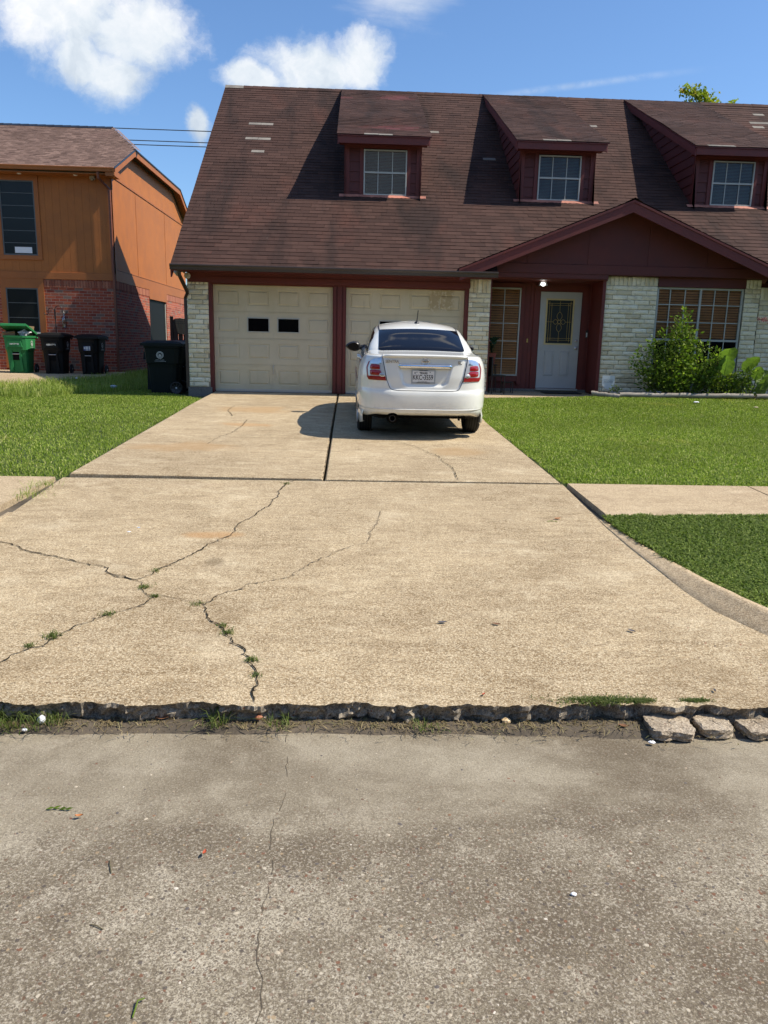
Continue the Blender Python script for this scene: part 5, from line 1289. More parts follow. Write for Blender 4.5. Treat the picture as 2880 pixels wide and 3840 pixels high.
dk = MB(); dk.prism([(YN0-.03, ZN0+.0), (24.6, 7.02), (30.6, 7.02), (32.83, ZN0), (32.83, ZN0-.03), (30.6, 6.985), (24.6, 6.985), (YN0-.03, ZN0-.03)][::-1], NE-.005, NE+.025, 'X'); dk.build('drip_edge', M['blackplastic'], nb)
dn = MB(); dn.tube([(NX-.20, YN0+.03, 5.95), (NX-.20, YN0+.05, 5.80), (NX-.03, NY-.09, 5.58), (NX-.03, NY-.09, 3.5), (NX-.02, NY-.07, 3.2), (NX-.02, NY-.07, .68)], .042, 4, smooth=False, sq=True); dn.build('downspout', M['nspout'], nb)
cm = MB(); cm.box(NX-.50, NX-.36, YN0+.25, YN0+.36, 5.80, 5.90, bev=.01); cm.lathe([(0, 0), (.04, 0), (.04, .05), (0, .05)], (NX-.43, YN0+.28, 5.77), 'Z', 12); cm.build('camera_box', M['tan'], nb)
for xx_ in (-9.1, -7.6): MB().lathe([(.06, 0), (.05, -.02), (0, -.025)], (xx_, YN0+.28, 5.90), 'Z', 12).build('soffit_light', M['white'], nb)
# neighbour's drive
tag(MB().grid([[(x, y, np.interp(y, [15, 17, 20, 22.9], [.50, .53, .60, .64])+.0) for x in (-14.5, -12, -10, -8, -6.25 if y > 19 else -7.0)] for y in (15.8, 17.5, 19, 20.5, 21.5, 22.88)]).build('driveway', M['walk']), kind='structure')
# ------------------------------------------------------------------ wheeled bins
def trash_bin(loc, rz, m_, label, open_=False, text=None, crest=False, sticker=False):
    e = empty('trash_bin', loc, label, 'trash bin', 'wheeled bins beside the houses', rz)
    b = MB()
    # body: tapering rounded shell; front is -Y
    lv = [(0.0, .235, .25), (.02, .25, .265), (.55, .275, .315), (.62, .285, .34), (.63, .300, .36), (.94, .315, .395), (.95, .335, .41), (1.0, .335, .41)]
    P = []
    def ring(hx, hy, z, yo):
        q = []; n = 32
        for k in range(n+1):
            t = 6.2832*k/n; c, s_ = math.cos(t), math.sin(t); rr = (abs(c)**6+abs(s_)**6)**(-1/6)
            q.append((hx*c*rr, hy*s_*rr+yo, z))
        return q
    for z, hx, hy in lv: P.append(ring(hx, hy, z, .02*z))
    b.grid(P, smooth=False)
    b.add(P[0][:-1][::-1], [tuple(range(32))])
    inn = [ring(.315, .39, 1.0, .02), ring(.25, .30, .45, .01)]
    b.grid([P[-1], inn[0], inn[1]], smooth=False); b.add(inn[1][:-1], [tuple(range(32))])
    # moulded front: raised cheeks either side of the recess for the lifting bar
    for s_ in (-1, 1): b.prism([(s_*.09, .08), (s_*.17, .08), (s_*.13, .55), (s_*.17, .66), (s_*.10, .66), (s_*.085, .55)][::s_], -.335, -.25, 'Y', M=Matrix.Rotation(.0, 4, 'X'))
    b.prism([(-.20, .70), (.20, .70), (.16, .86), (-.16, .86)], -.395, -.32, 'Y')
    bd = b.build('body', m_, e)
    MB().box(-.085, .085, -.312, -.262, .36, .58).build('recess', M['black'], e)
    MB().tube([(-.10, -.325, .52), (.10, -.325, .52)], .012, 8).build('lifting_bar', M['rim'], e)
    ld = MB(); n = 14; G = []
    for i in range(n+1):
        v = i/n; r = []
        for k in range(n+1):
            u = k/n; e_ = min(1, 5.5*min(u, 1-u, v, 1-v)); r.append(((u-.5)*.70, (v-.5)*.86, .018+.055*e_**.6+.012*math.cos((v-.5)*2.5)))
        G.append(r)
    ld.grid(G); ld.grid([[(p[0]*.98, p[1]*.98, -.022) for p in r] for r in (G[0], G[-1])], flip=True)
    for r in (G[0], G[-1], [q[0] for q in G], [q[-1] for q in G]): ld.grid([r, [(p[0]*1.01, p[1]*1.01, -.03) for p in r]])
    ld.box(-.20, .20, -.25, .15, .066, .088, bev=.01)
    lo = ld.build('lid', m_, e); 
    if open_: lo.location = (0, .42, 1.03); lo.rotation_euler = (R_(72), 0, 0); lo.data.transform(Matrix.Translation((0, -.42, 0))); lo.rotation_euler = (R_(-17), 0, 0)
    else: lo.location = (0, .02, 1.012)
    hb = MB(); hb.tube([(-.30, .42, .93), (-.30, .50, .96), (-.28, .52, .965), (.28, .52, .965), (.30, .50, .96), (.30, .42, .93)], .014, 8); hb.build('handle', m_, e)
    for s_ in (-1, 1):
        w_ = MB(); w_.lathe([(0, -.025), (.05, -.025), (.06, -.012), (.105, -.015), (.112, -.028), (.128, -.02), (.130, 0), (.128, .02), (.112, .028), (.105, .015), (0, .02)], (0, 0, 0), 'X', 28)
        for k in range(9): t = 6.283*k/9; w_.tube([(s_*.022, .02*math.cos(t), .02*math.sin(t)), (s_*.026, .108*math.cos(t), .108*math.sin(t))], .006, 5, 1)
        w_.lathe([(0, .034), (.014, .032), (.018, .02)] if s_ > 0 else [(0, -.034), (.014, -.032), (.018, -.02)], (0, 0, 0), 'X', 12, 2)
        o = w_.build('wheel', [M['blackplastic'], M['wheelgrey'], M['white']], e); o.location = (s_*.295, .29, .13)
    if text:
        t = MB(); text_mesh(t, text, .055, Matrix.Translation((.0, -.402, .78)) @ Matrix.Rotation(R_(90), 4, 'X'), 0, .001, bold=.002); t.build('number', M['mark'], e)
    if crest:
        t = MB(); X = .304 if crest > 0 else -.304; z0 = .80; sg_ = 1 if crest > 0 else -1; rot = Matrix.Translation((sg_*.318, -.02, z0)) @ Matrix.Rotation(R_(90*sg_), 4, 'Z') @ Matrix.Rotation(R_(90), 4, 'X')
        def disc(r0, r1, n=36):
            vs = []; 
            for k in range(n): a = 6.283*k/n; vs += [rot @ Vector((r0*math.cos(a), r0*math.sin(a), .004)), rot @ Vector((r1*math.cos(a), r1*math.sin(a), .004))]
            t.add([tuple(v) for v in vs], [(2*k, 2*k+1, (2*k+3) % (2*n), (2*k+2) % (2*n)) for k in range(n)])
        disc(.066, .074); disc(.044, .049)
        for k in range(26):
            a = 6.283*k/26; c = Vector((.057*math.cos(a), .057*math.sin(a), .004)); d = Vector((math.cos(a), math.sin(a), 0))*.006; p_ = Vector((-d.y, d.x, 0))*.55
            t.add([tuple(rot @ v) for v in (c-d-p_, c+d-p_, c+d+p_, c-d+p_)], [(0, 1, 2, 3)])
        # a tree-like emblem over a band
        for pl in ([(-.03, -.008), (.03, -.008), (.018, .012), (.006, .004), (0, .028), (-.010, .006), (-.02, .014)], [(-.032, -.014), (.032, -.014), (.026, -.026), (-.026, -.026)], [(-.018, -.030), (.018, -.030), (0, -.040)]):
            t.add([tuple(rot @ Vector((a, b_, .004))) for a, b_ in pl], [tuple(range(len(pl)))])
        text_mesh(t, 'For More Information', .020, rot @ Matrix.Translation((0, -.098, .003)), 0, .0006)
        text_mesh(t, 'www.houstonsolidwaste.org', .020, rot @ Matrix.Translation((0, -.124, .003)), 0, .0006)
        t.build('crest', M['mark'], e)
    if sticker:
        s_ = MB(); s_.box(-.09, .11, -.3985, -.396, .66, .78); s_.build('sticker', mat('blue_sticker', base=(.05, .07, .22), rough=.5), e)
        s_ = MB(); [s_.box(a, c, -.4005, -.3985, z0, z1) for a, c, z0, z1 in ((-.03, .04, .69, .77), (.06, .10, .69, .775), (-.08, -.04, .70, .76), (-.03, .04, .665, .68), (.06, .10, .665, .68))]; s_.build('sticker_text', M['mark'], e)
    return e
M['wheelgrey'] = mat('wheel_spokes', base=(.06, .06, .062), rough=.5)
gb = trash_bin((-9.02, 21.70, .605), R_(2), M['bin_green'], 'green wheeled bin with its lid open and overfilled with rubbish', True, '100173942', 1)
trash_bin((-8.06, 21.68, .605), R_(3), M['bin_black'], 'black wheeled bin between the green bin and the stickered bin', False, '100517392', 1)
trash_bin((-7.11, 21.72, .605), R_(-3), M['bin_black'], 'black wheeled bin with a blue and white sticker on its front', False, None, 1, True).scale = (.92, .92, .98)
trash_bin((-3.97, 16.72, .475), R_(-90), M['bin_dkgreen'], 'dark bin with a round white crest on its side by the brick corner', False, None, 1)
trash_bin((-3.78, 17.72, .49), R_(-4), M['bin_black'], 'dark bin mostly hidden behind the crested bin and the brick corner', False)
# what sticks out of the open bin
tb = MB(); P = []
for i in range(13):
    ph = -math.pi/2+math.pi*i/12; r = []
    for k in range(25):
        t = 6.283*k/24; n_ = .72+.7*mnoise.noise(Vector((math.cos(t)*2.2, math.sin(t)*2.2, i*.35)))
        r.append((.15*math.cos(ph)*math.cos(t)*n_, .13*math.cos(ph)*math.sin(t)*n_, .10*math.sin(ph)+.04*max(0, n_-.9)))
    r[-1] = r[0]; P.append(r)
tb.grid(P); tb.tube([(0, 0, .07), (.012, 0, .13), (.005, .01, .16), (.02, .01, .19)], [.05, .018, .012, .03], 8)
o = tb.build('trash_bag', M['white']); o.location = (-8.85, 21.62, 1.66); tag(o, 'knotted white plastic bag on top of the open green bin', 'trash bag')
cb = MB(); cb.box(-.16, .16, -.2, .2, -.06, .07, bev=.004); cb.box(-.16, .16, -.22, -.2, .05, .062)
o = cb.build('cardboard_box', M['cardboard']); o.location = (-9.24, 21.60, 1.64); o.rotation_euler = (.1, -.15, .3); tag(o, 'brown cardboard box in the front left of the open green bin', 'box')
cb = MB(); cb.box(-.26, .24, -.012, .012, -.14, .16); o = cb.build('cardboard_box', M['cardboard']); o.location = (-8.98, 21.95, 1.72); o.rotation_euler = (-.4, .05, 0); tag(o, 'flat cardboard sheet leaning against the raised lid of the green bin', 'cardboard')
# shepherd hook with a hanging clear bottle
hk = empty('plant_hook', (-8.16, 22.05, .62), 'black double shepherd hook standing behind the black bin', 'plant hook')
h = MB(); h.tube([(0, 0, 0), (0, 0, 1.72)], .012, 8)
h.build('pole', M['blackmetal'], hk)
def arc(cx, cz, r, a0, a1, n=10): return [(cx+r*math.cos(R_(a0+(a1-a0)*i/n)), 0, cz+r*math.sin(R_(a0+(a1-a0)*i/n))) for i in range(n+1)]
h = MB(); h.tube([(0.012, 0, 1.45)]+arc(.105, 1.71, .095, 180, 0)+arc(.265, 1.66, .065, 180, 370), .010, 8); h.build('hook', M['blackmetal'], hk)
h = MB(); h.tube([(-0.012, 0, 1.45)]+arc(-.095, 1.66, .085, 0, 180)+arc(-.235, 1.61, .055, 0, -190), .010, 8); h.build('hook', M['blackmetal'], hk)
bt = MB(); bt.lathe([(0, -.42), (.05, -.415), (.055, -.38), (.055, -.20), (.05, -.14), (.018, -.09), (.016, -.05)], (0, 0, 0), 'Z', 14); 
o = bt.build('hanging_bottle', M['clearplastic']); o.location = (-7.92, 22.05, 2.25); tag(o, 'clear plastic bottle hanging from the black hook', 'bottle')
MB().tube([(0, 0, -.06), (.004, 0, 0), (-.01, 0, .03)], .006, 5).build('string', M['mark'], o)
# fence between the houses
fe = empty('fence', (-5.4, 24.0, .55), 'dark wooden picket fence and gate between the two houses', 'fence')
x = .0; i = 0
while x < 1.95:
    b = MB(); hh = 1.66+rnd.uniform(-.02, .02); w_ = .128; b.prism([(x, 0), (x+w_, 0), (x+w_, hh-.03), (x+w_-.03, hh), (x+.03, hh), (x, hh-.03)], -.009, .009, 'Y')
    o = b.build('picket', M['fence'], fe); x += w_+rnd.uniform(.012, .026)
b = MB(); b.box(0, 1.95, .01, .05, .3, .39); b.box(0, 1.95, .01, .05, 1.2, 1.29); b.build('rail', M['fence'], fe)
b = MB(); b.box(-.10, -.01, -.03, .06, 0, 1.72, bev=.01); b.build('post', M['fence'], fe)
cl = MB(); P = []
for i in range(9):
    z = 1.66-.42*i/8; P.append([(-5.33+.5*k/8-.0+.05*(1-math.cos(i/8*2))*(1 if k < 4 else 0), 23.93-.02*math.sin(k*1.4)-.02*(i > 0), .55+z-.05*math.sin(math.pi*k/8)*(i/8)) for k in range(9)])
cl.grid(P)
def cloth(q, b):
    x, y, z = q.xyz(pos(q)); a = q.math('MULTIPLY', q.math('GREATER_THAN', q.math('SINE', q.math('MULTIPLY', x, 110)), 0), q.math('GREATER_THAN', q.math('SINE', q.math('MULTIPLY', z, 110)), .2))
    a = q.math('MULTIPLY', a, q.math('GREATER_THAN', z, 2.06)); q.set(b.inputs['Base Color'], q.mix(a, (.30, .21, .12), (.10, .07, .045)))
tag(cl.build('door_mat', mat('tan_mat', cloth, rough=.95)), 'tan patterned mat hung over the wooden fence', 'mat')
# power lines
for i, (ya, za, zb, lb) in enumerate([(45, 12.53, 12.49, 'topmost power line crossing between the two roofs'), (45, 11.96, 11.94, 'middle of the three power lines between the two roofs'), (45, 11.75, 11.73, 'lowest of the three power lines between the two roofs')]):
    b = MB(); pts = []
    for k in range(41):
        x = -60+110*k/40; pts.append((x, ya, za+(x+10)*-.002+.0006*(x+10)**2*.25)); 
    b.tube(pts, .024, 6); tag(b.build('power_line', M['wire']), lb, 'power line', 'overhead lines between the two roofs')
# ------------------------------------------------------------------ plants
def leaves(name, pts, dirs, size, m_, seed, parent=None, width=.5, curl=.25):
    """leaf = folded diamond of 4 triangles; pts (n,3), dirs (n,3)"""
    r = np.random.RandomState(seed); n = len(pts); d = dirs+.45*r.randn(n, 3); d /= np.linalg.norm(d, axis=1)[:, None]
    u = np.cross(d, r.randn(n, 3)); u /= np.linalg.norm(u, axis=1)[:, None]; nn = np.cross(d, u); s = (size*(.55+.8*r.rand(n)))[:, None]
    a = pts; b1 = pts+d*s*.45+u*s*width*.5+nn*s*.06; b2 = pts+d*s*.45-u*s*width*.5+nn*s*.06; c = pts+d*s*.5-nn*s*.02; t = pts+d*s-nn*s*curl*.4
    V = np.stack([a, b1, c, b2, t], 1).reshape(-1, 3); F = np.array([(0, 1, 2), (0, 2, 3), (1, 4, 2), (2, 4, 3)]); F = (F[None]+5*np.arange(n)[:, None, None]).reshape(-1, 3)
    return npmesh(name, V, F, m_, parent)
def shrub(loc, shoots, label, cat, seed, leaf, m_='leaf', dens=420, name='bush', grp=None):
    """shoots: (dx, dy, height, fullness) tips relative to loc"""
    e = empty(name, loc, label, cat, grp); r = np.random.RandomState(seed); st = MB(); P = []; D = []
    for dx, dy, h, fw in shoots:
        b0 = np.array([dx*.25+r.randn()*.04, dy*.2+r.randn()*.04, 0]); tip = np.array([dx, dy, h]); mid = (b0+tip)/2+np.array([dx*.12, dy*.1, h*.02])+r.randn(3)*.03
        q = [(1-t)**2*b0+2*t*(1-t)*mid+t*t*tip for t in np.linspace(0, 1, 9)]
        st.tube(q, [.008*(1-t*.75) for t in np.linspace(0, 1, 9)], 5)
        n = int(dens*h*fw)
        t = np.clip(r.rand(n)**.85, 0.08, 1); c = ((1-t)**2)[:, None]*b0+(2*t*(1-t))[:, None]*mid+(t*t)[:, None]*tip
        rad = (.030+.13*fw*np.sqrt(np.clip(1-t, 0, 1)))[:, None]; o = r.randn(n, 3)*rad*np.array([1, .8, .7]); P.append(c+o); dd_ = o/ (rad+1e-6)+np.array([0, -.15, .55]); D.append(dd_)
    P = np.concatenate(P); D = np.concatenate(D); k = P[:, 2] > .01; P, D = P[k], D[k]
    st.build('stems', M['stem'], e); leaves('foliage', P, D, leaf, M[m_], seed, e); return e
sh = []
r0 = random.Random(4)
for dx, dz, fw in ((-.86, .75, .55), (-.70, .95, .6), (-.52, 1.15, .7), (-.34, 1.30, .8), (-.12, 1.34, .9), (.05, 1.66, 1.1), (.08, 1.50, 1.0), (.22, 1.28, .9), (.35, 1.36, .7), (.50, 1.10, .8), (.62, .98, .8), (.85, .95, .9), (.98, .86, .9), (1.1, .75, .9), (1.25, .62, .8), (-.62, .55, .8), (-.4, .7, 1), (-.1, .8, 1.1), (.2, .75, 1.1), (.5, .6, 1.1), (.8, .55, 1.1), (1.05, .45, 1.0), (-.25, .4, 1), (.15, .4, 1), (.6, .35, 1)):
    for k in range(2): sh.append((dx+r0.uniform(-.05, .05), -.12+r0.uniform(-.22, .18), dz*(1 if k == 0 else .82)*r0.uniform(.94, 1.02), fw))
shrub((6.42, 15.58, .70), sh, 'large leafy green bush with tall spiky shoots in front of the wide window', 'bush', 41, .072, dens=205)
sh = [(r0.uniform(-.55, .5), r0.uniform(-.2, .15), r0.uniform(.25, .62), .9) for _ in range(22)]
shrub((7.58, 15.45, .70), sh, 'low bushy plant at the right end of the large bush', 'bush', 42, .055, dens=420)
sh = [(r0.uniform(-.10, .12), r0.uniform(-.05, .05), r0.uniform(.08, .17), .25) for _ in range(9)]
shrub((5.27, 15.42, .69), sh, 'small yellowish plant at the foot of the pale yard sign', 'plant', 43, .05, 'longgrass', 300, name='plant')
def bigleaf(c, L_, W_, az, tilt, roll=0.0, cup=.18):
    b = MB(); n = 12; P = []
    for i in range(n+1):
        t = i/n; w_ = W_*(math.sin(math.pi*min(1, t**.75))**.6)*(1.0 if t > .12 else .75); r = []
        for k in range(-5, 6):
            u = k/5; x = u*w_/2; y = (t-.28)*L_-.06*L_*(abs(u) > .5)*(1-t)*(abs(u)-.5)*4*(t < .3)
            z = cup*abs(u)**1.5*w_-.30*L_*max(0, t-.35)**2+.010*math.sin(abs(u)*6+t*26)*(abs(u) > .1)+.012*math.sin(t*19+k*.6)*abs(u); r.append(Vector((x, y, z)))
        P.append(r)
    Mx = Matrix.Translation(c) @ Matrix.Rotation(az, 4, 'Z') @ Matrix.Rotation(tilt, 4, 'X') @ Matrix.Rotation(roll, 4, 'Y')
    b.grid([[tuple(Mx @ v) for v in r] for r in P])
    b.tube([tuple(Mx @ Vector((0, (t-.28)*L_, .004-.30*L_*max(0, t-.35)**2))) for t in np.linspace(.0, .98, 9)], [.006*(1-t*.7) for t in np.linspace(0, 1, 9)], 5, 1)
    for i in range(2, 10):
        t = i/11; w_ = W_*(math.sin(math.pi*min(1, t**.75))**.6)
        for s_ in (-1, 1): b.tube([tuple(Mx @ Vector((s_*w_/2*u, (t+.07*u-.28)*L_, .003+cup*u**1.5*w_-.30*L_*max(0, t-.35)**2)) ) for u in (0, .45, .88)], .0018, 4, 1)
    return b, Mx @ Vector((0, -.28*L_*.2, 0))
M['vein'] = mat('leaf_vein', base=(.22, .33, .14), rough=.5)
def elephant(loc, specs, label):
    e = empty('elephant_ear', loc, label, 'plant', 'elephant ear plants in the flower bed')
    for c, L_, W_, az, ti, ro in specs:
        b, at_ = bigleaf(Vector(c), L_, W_, az, ti, ro); b.build('leaf', [M['bigleaf'], M['vein']], e)
        s_ = MB(); s_.tube([(0, 0, 0), (at_.x*.5+.03, at_.y*.5, at_.z*.6), tuple(at_)], [.014, .011, .006], 7); s_.build('stalk', M['bigleaf'], e)
    return e
elephant((7.35, 15.42, .70), [((.10, -.12, .78), .46, .36, R_(155), R_(42), R_(14)), ((.02, -.22, .58), .40, .30, R_(170), R_(66), R_(-24))], 'elephant ear with two broad pale leaves rising from the bush')
elephant((8.05, 15.45, .70), [((-.12, -.08, .62), .40, .28, R_(205), R_(48), R_(-30)), ((.02, -.14, .45), .30, .22, R_(185), R_(60), R_(-35)), ((.22, -.02, .42), .44, .36, R_(160), R_(-52), 0), ((.30, -.10, .30), .36, .30, R_(190), R_(70), 0), ((.16, -.16, .16), .34, .24, R_(170), R_(72), R_(10))], 'elephant ear with drooping dark leaves near the picture edge')
fl = empty('flower_stalk', (8.6, 15.5, .70), 'crimson flower spike reaching in from the right picture edge', 'flower')
b = MB(); b.tube([(0, 0, 0), (.02, 0, .9), (-.05, -.02, 1.45), (-.38, -.05, 1.53), (-.60, -.05, 1.55)], .006, 6); b.build('stem', M['stem'], fl)
rr = np.random.RandomState(5); pts = np.stack([-.36-.22*rr.rand(110), -.05+.02*rr.randn(110), 1.54+.025*rr.randn(110)], 1); leaves('blossom', pts, rr.randn(110, 3), .028, M['petal'], 9, fl)
for i, (x, y, lb) in enumerate(((7.97, 15.28, 'tiny purple flower spike beside the timber joint'), (6.72, 15.22, 'small purple flower spike at the foot of the large bush'))):
    e = empty('flower_stalk', (x, y, .70), lb, 'flower'); MB().tube([(0, 0, 0), (.004, 0, .12), (0, 0, .22)], .003, 5).build('stem', M['stem'], e)
    pts = np.stack([.008*rr.randn(50), .008*rr.randn(50), .12+.13*rr.rand(50)], 1); leaves('blossom', pts, rr.randn(50, 3), .016, mat('purple_petals', base=(.16, .11, .30), rough=.6), 10+i, e)
# tree whose tip shows above the ridge
tr = empty('tree', (14.2, 34.0, .6), 'leafy tree tip showing above the ridge at the right', 'tree')
b = MB(); b.tube([(0, 0, 0), (.1, 0, 3), (0, .1, 6.5), (.15, 0, 9.5), (.1, 0, 11.3)], [.22, .19, .14, .07, .02], 9)
rt = np.random.RandomState(12); P = []; D = []
def limb(a, c, r_): b.tube([a, ((a[0]+c[0])/2+rt.randn()*.08, (a[1]+c[1])/2, (a[2]+c[2])/2+.08), c], [r_, r_*.7, r_*.35], 6)
for i in range(46):
    z = 5+5.3*(i/46)**.8; an = rt.rand()*6.283; L_ = (1.9*(1-(z-5)/7.2)+.25)
    if i > 38: L_ = .55
    c = (math.cos(an)*L_, math.sin(an)*L_*.8, min(z+.9*L_*.6, 10.35)); limb((.1, 0, z-.3), c, .035)
    for t in np.linspace(.4, 1, 5):
        k = 46; ct = np.array([.1*(1-t)+c[0]*t, c[1]*t, (z-.3)*(1-t)+c[2]*t]); P.append(ct+rt.randn(k, 3)*np.array([.20, .20, .15])); D.append(rt.randn(k, 3)+np.array([0, 0, .2]))
for (cx, cz, sc_, k) in ((-.75, 11.42, .13, 60), (-.42, 11.40, .17, 120), (-.05, 11.25, .20, 150), (.22, 11.08, .15, 90), (.50, 10.95, .10, 30), (-.15, 10.9, .28, 110), (.95, 10.86, .09, 22), (1.25, 10.98, .07, 22), (1.40, 11.12, .04, 10)):
    P.append(np.array([cx, 0, cz])+rt.randn(k, 3)*np.array([sc_, .15, sc_*.6])); D.append(rt.randn(k, 3)); limb((.1, 0, 10.2), (cx, 0, cz), .016)
b.build('trunk', M['stem'], tr); leaves('crown', np.concatenate(P), np.concatenate(D), .17, M['treeleaf'], 13, tr)
# flower bed: soil, timbers, sign
bed = MB(); bed.grid([[(x, y, lawnz(x, 15.3)+.035+.015*mnoise.noise(Vector((x*5, y*5, 0)))) for x in np.linspace(5.13, 12, 60)] for y in (15.26, 15.5, 15.8, 16.12)]); tag(bed.build('flower_bed', M['soil']), kind='structure')
def timber(a, c, label):
    a, c = Vector(a), Vector(c); n = 26; b = MB(); b.tube([tuple(a.lerp(c, t)+Vector((0, 0, .004*math.sin(t*17)+.003*math.sin(t*41)))) for t in np.linspace(0, 1, n)], [.047*(1+.06*math.sin(t*29)+.05*rnd.random()) for t in range(n)], 10)
    return tag(b.build('landscape_timber', M['timber']), label, 'timber', 'weathered timbers edging the flower bed')
timber((4.74, 15.25, .735), (5.24, 15.06, .69), 'short tilted weathered timber lying at the porch end of the flower bed')
timber((5.28, 15.18, .715), (7.96, 15.16, .745), 'long straight weathered timber edging the bed below the bush')
timber((8.02, 15.14, .74), (10.6, 15.22, .76), 'weathered timber running out of the picture at right')
timber((5.16, 15.42, .72), (6.05, 15.44, .73), 'half buried weathered timber behind the long one under the sign')
sg_ = empty('yard_sign', (5.155, 15.55, .70), 'small pale shield shaped security yard sign on a stake by the brick wall', 'yard sign')
MB().tube([(0, .006, 0), (0, .006, .25)], .008, 6).build('stake', M['alu'], sg_)
sp = [(-.128, .375), (-.128, .22), (-.115, .175), (-.08, .135), (0, .095), (.08, .135), (.115, .175), (.128, .22), (.128, .375)]
MB().prism(sp, -.008, .004, 'Y').build('sign_panel', M['sign'], sg_)
t = MB(); text_mesh(t, 'ALDER', .060, Matrix.Translation((0, -.0095, .252)) @ Matrix.Rotation(R_(90), 4, 'X'), 0, .001, bold=.0018, sx=1.05); t.box(-.10, .10, -.0105, -.0085, .300, .304); t.box(-.004, .004, -.0105, -.0085, .335, .345)
t.build('sign_lettering', M['signtext'], sg_)
wf = MB(); [wf.box(6.10+.03*k, 6.106+.03*k, 15.40, 15.405, .72, .80) for k in range(4)]; [wf.box(6.10, 6.20, 15.399, 15.404, .73+.025*k, .735+.025*k) for k in range(3)]
tag(wf.build('wire_guard', M['white']), 'tiny white wire guard in the bed at the foot of the bush', 'garden guard')
# porch things
mt = MB(); mt.box(4.07, 4.86, 16.30, 16.72, .652, .668, bev=.004); tag(mt.build('door_mat', mat('dark_mat', base=(.02, .019, .018), rough=.95)), 'dark flat mat on the porch before the front door', 'door mat')
pst = empty('plant_stand', (2.94, 16.50, .645), 'tall black metal plant stand beside the brick column on the porch', 'plant stand')
b = MB()
for dx in (-.09, .09):
    for dy in (-.09, .09): b.tube([(dx, dy, 0), (dx*.8, dy*.8, .57)], .008, 6)
b.build('leg', M['blackmetal'], pst); MB().box(-.10, .10, -.10, .10, .56, .58, bev=.004).build('top', M['blackmetal'], pst)
MB().box(-.012, .012, -.102, -.098, .40, .56).build('plaque', M['mark'], pst)
pot = empty('potted_plant', (2.92, 16.50, 1.226), 'leafy plant in a square red pot on the black stand', 'potted plant')
b = MB(); P = [[(hx*a, hx*c, z) for a, c in ((-1, -1), (1, -1), (1, 1), (-1, 1), (-1, -1))] for hx, z in ((.06, 0), (.085, .22), (.09, .24), (.078, .24), (.07, .2))]; b.grid(P, smooth=False); b.add([P[0][i] for i in range(4)], [(3, 2, 1, 0)]); b.add([P[-1][i] for i in range(4)], [(0, 1, 2, 3)]); b.build('pot', M['terracotta'], pot)
b = MB()
for c, L_, W_, az, ti in (((.02, -.05, .46), .17, .12, .3, .9), ((.06, -.02, .52), .18, .13, -.5, .5), ((-.02, -.04, .38), .15, .11, 1.2, 1.1), ((0, -.06, .32), .13, .10, -1.2, 1.2), ((.09, -.04, .50), .15, .11, -1.5, .8), ((-.04, 0, .52), .15, .10, 1.8, .5)):
    q, a_ = bigleaf(Vector(c), L_, W_, az, ti); b.add(q.v, q.f, 0, True); b.tube([(0, 0, .22), (c[0]*.5, c[1]*.5, .3), c], .004, 5)
b.build('foliage', mat('dark_leaf', base=(.02, .055, .015), rough=.4), pot)
ch = empty('side_table', (3.27, 16.40, .64), 'small black metal side table by the porch window', 'side table')
MB().box(-.10, .12, -.12, .12, .215, .232, bev=.004).build('tabletop', M['blackmetal'], ch)
for dx in (-.08, .10):
    for dy in (-.10, .10): MB().tube([(dx, dy, 0), (dx, dy, .215)], .010, 6).build('leg', M['blackmetal'], ch)
cr = empty('chair', (3.0, 16.2, .635), 'black metal porch chair seen edge on behind the car', 'chair')
MB().box(-.14, .16, -.18, .2, .36, .385, bev=.006).build('seat', M['blackmetal'], cr); MB().box(-.14, -.115, -.18, .2, .385, .75, bev=.006).build('backrest', M['blackmetal'], cr)
for dx in (-.12, .14):
    for dy in (-.16, .18): MB().tube([(dx, dy, 0), (dx, dy, .36)], .011, 6).build('leg', M['blackmetal'], cr)

# unseen tree belt, added to cut ambient skylight and darken reflections
b = MB(); rows_ = []
na = 150
def tm(q, bb):
    p = pos(q); n_ = q.noise(p, 1.6, 6, .75); q.set(bb.inputs['Base Color'], q.mix(q.smooth(n_, .35, .65), (.022, .036, .012), (.075, .105, .030))); bump(q, bb, n_, 1.0, .5)
for j in range(15):
    v = j/14; r_ = []
    for i in range(na+1):
        a = R_(22-224*i/na); R0 = 27+3*math.sin(i*.21)+2.5*mnoise.noise(Vector((i*.13, v*2, 0)))+1.6*mnoise.noise(Vector((i*.5, v*6, 5)))
        H = 8.2+3.0*mnoise.noise(Vector((i*.16, 0, 8)))+1.4*mnoise.noise(Vector((i*.6, 0, 3)))
        bul = math.sin(math.pi*min(1, v*1.05))**.5*1.8
        x_ = math.cos(a)*(R0-bul)*1.35; y_ = math.sin(a)*(R0-bul); y_ = y_ if y_ < 6 else 6+(y_-6)*.8
        r_.append((x_+.7*mnoise.noise(Vector((i*.9, v*11, 1))), y_+.7*mnoise.noise(Vector((i*.9, v*11, 9))), H*v))
    rows_.append(r_)
b.grid(rows_)
tag(b.build('skylight_blocker', mat('blocker_foliage', tm, rough=.9, spec=.1)), 'unseen belt of trees added behind the viewer to block low skylight', 'trees', None, 'stuff')
# ------------------------------------------------------------------ the white sedan
car = empty('car', (.93, 9.985, .377), 'white four door sedan parked in front of the right garage door', 'car')
car.rotation_euler = (R_(2.0), 0, R_(.2)); car.scale = (.975, 1, .995)
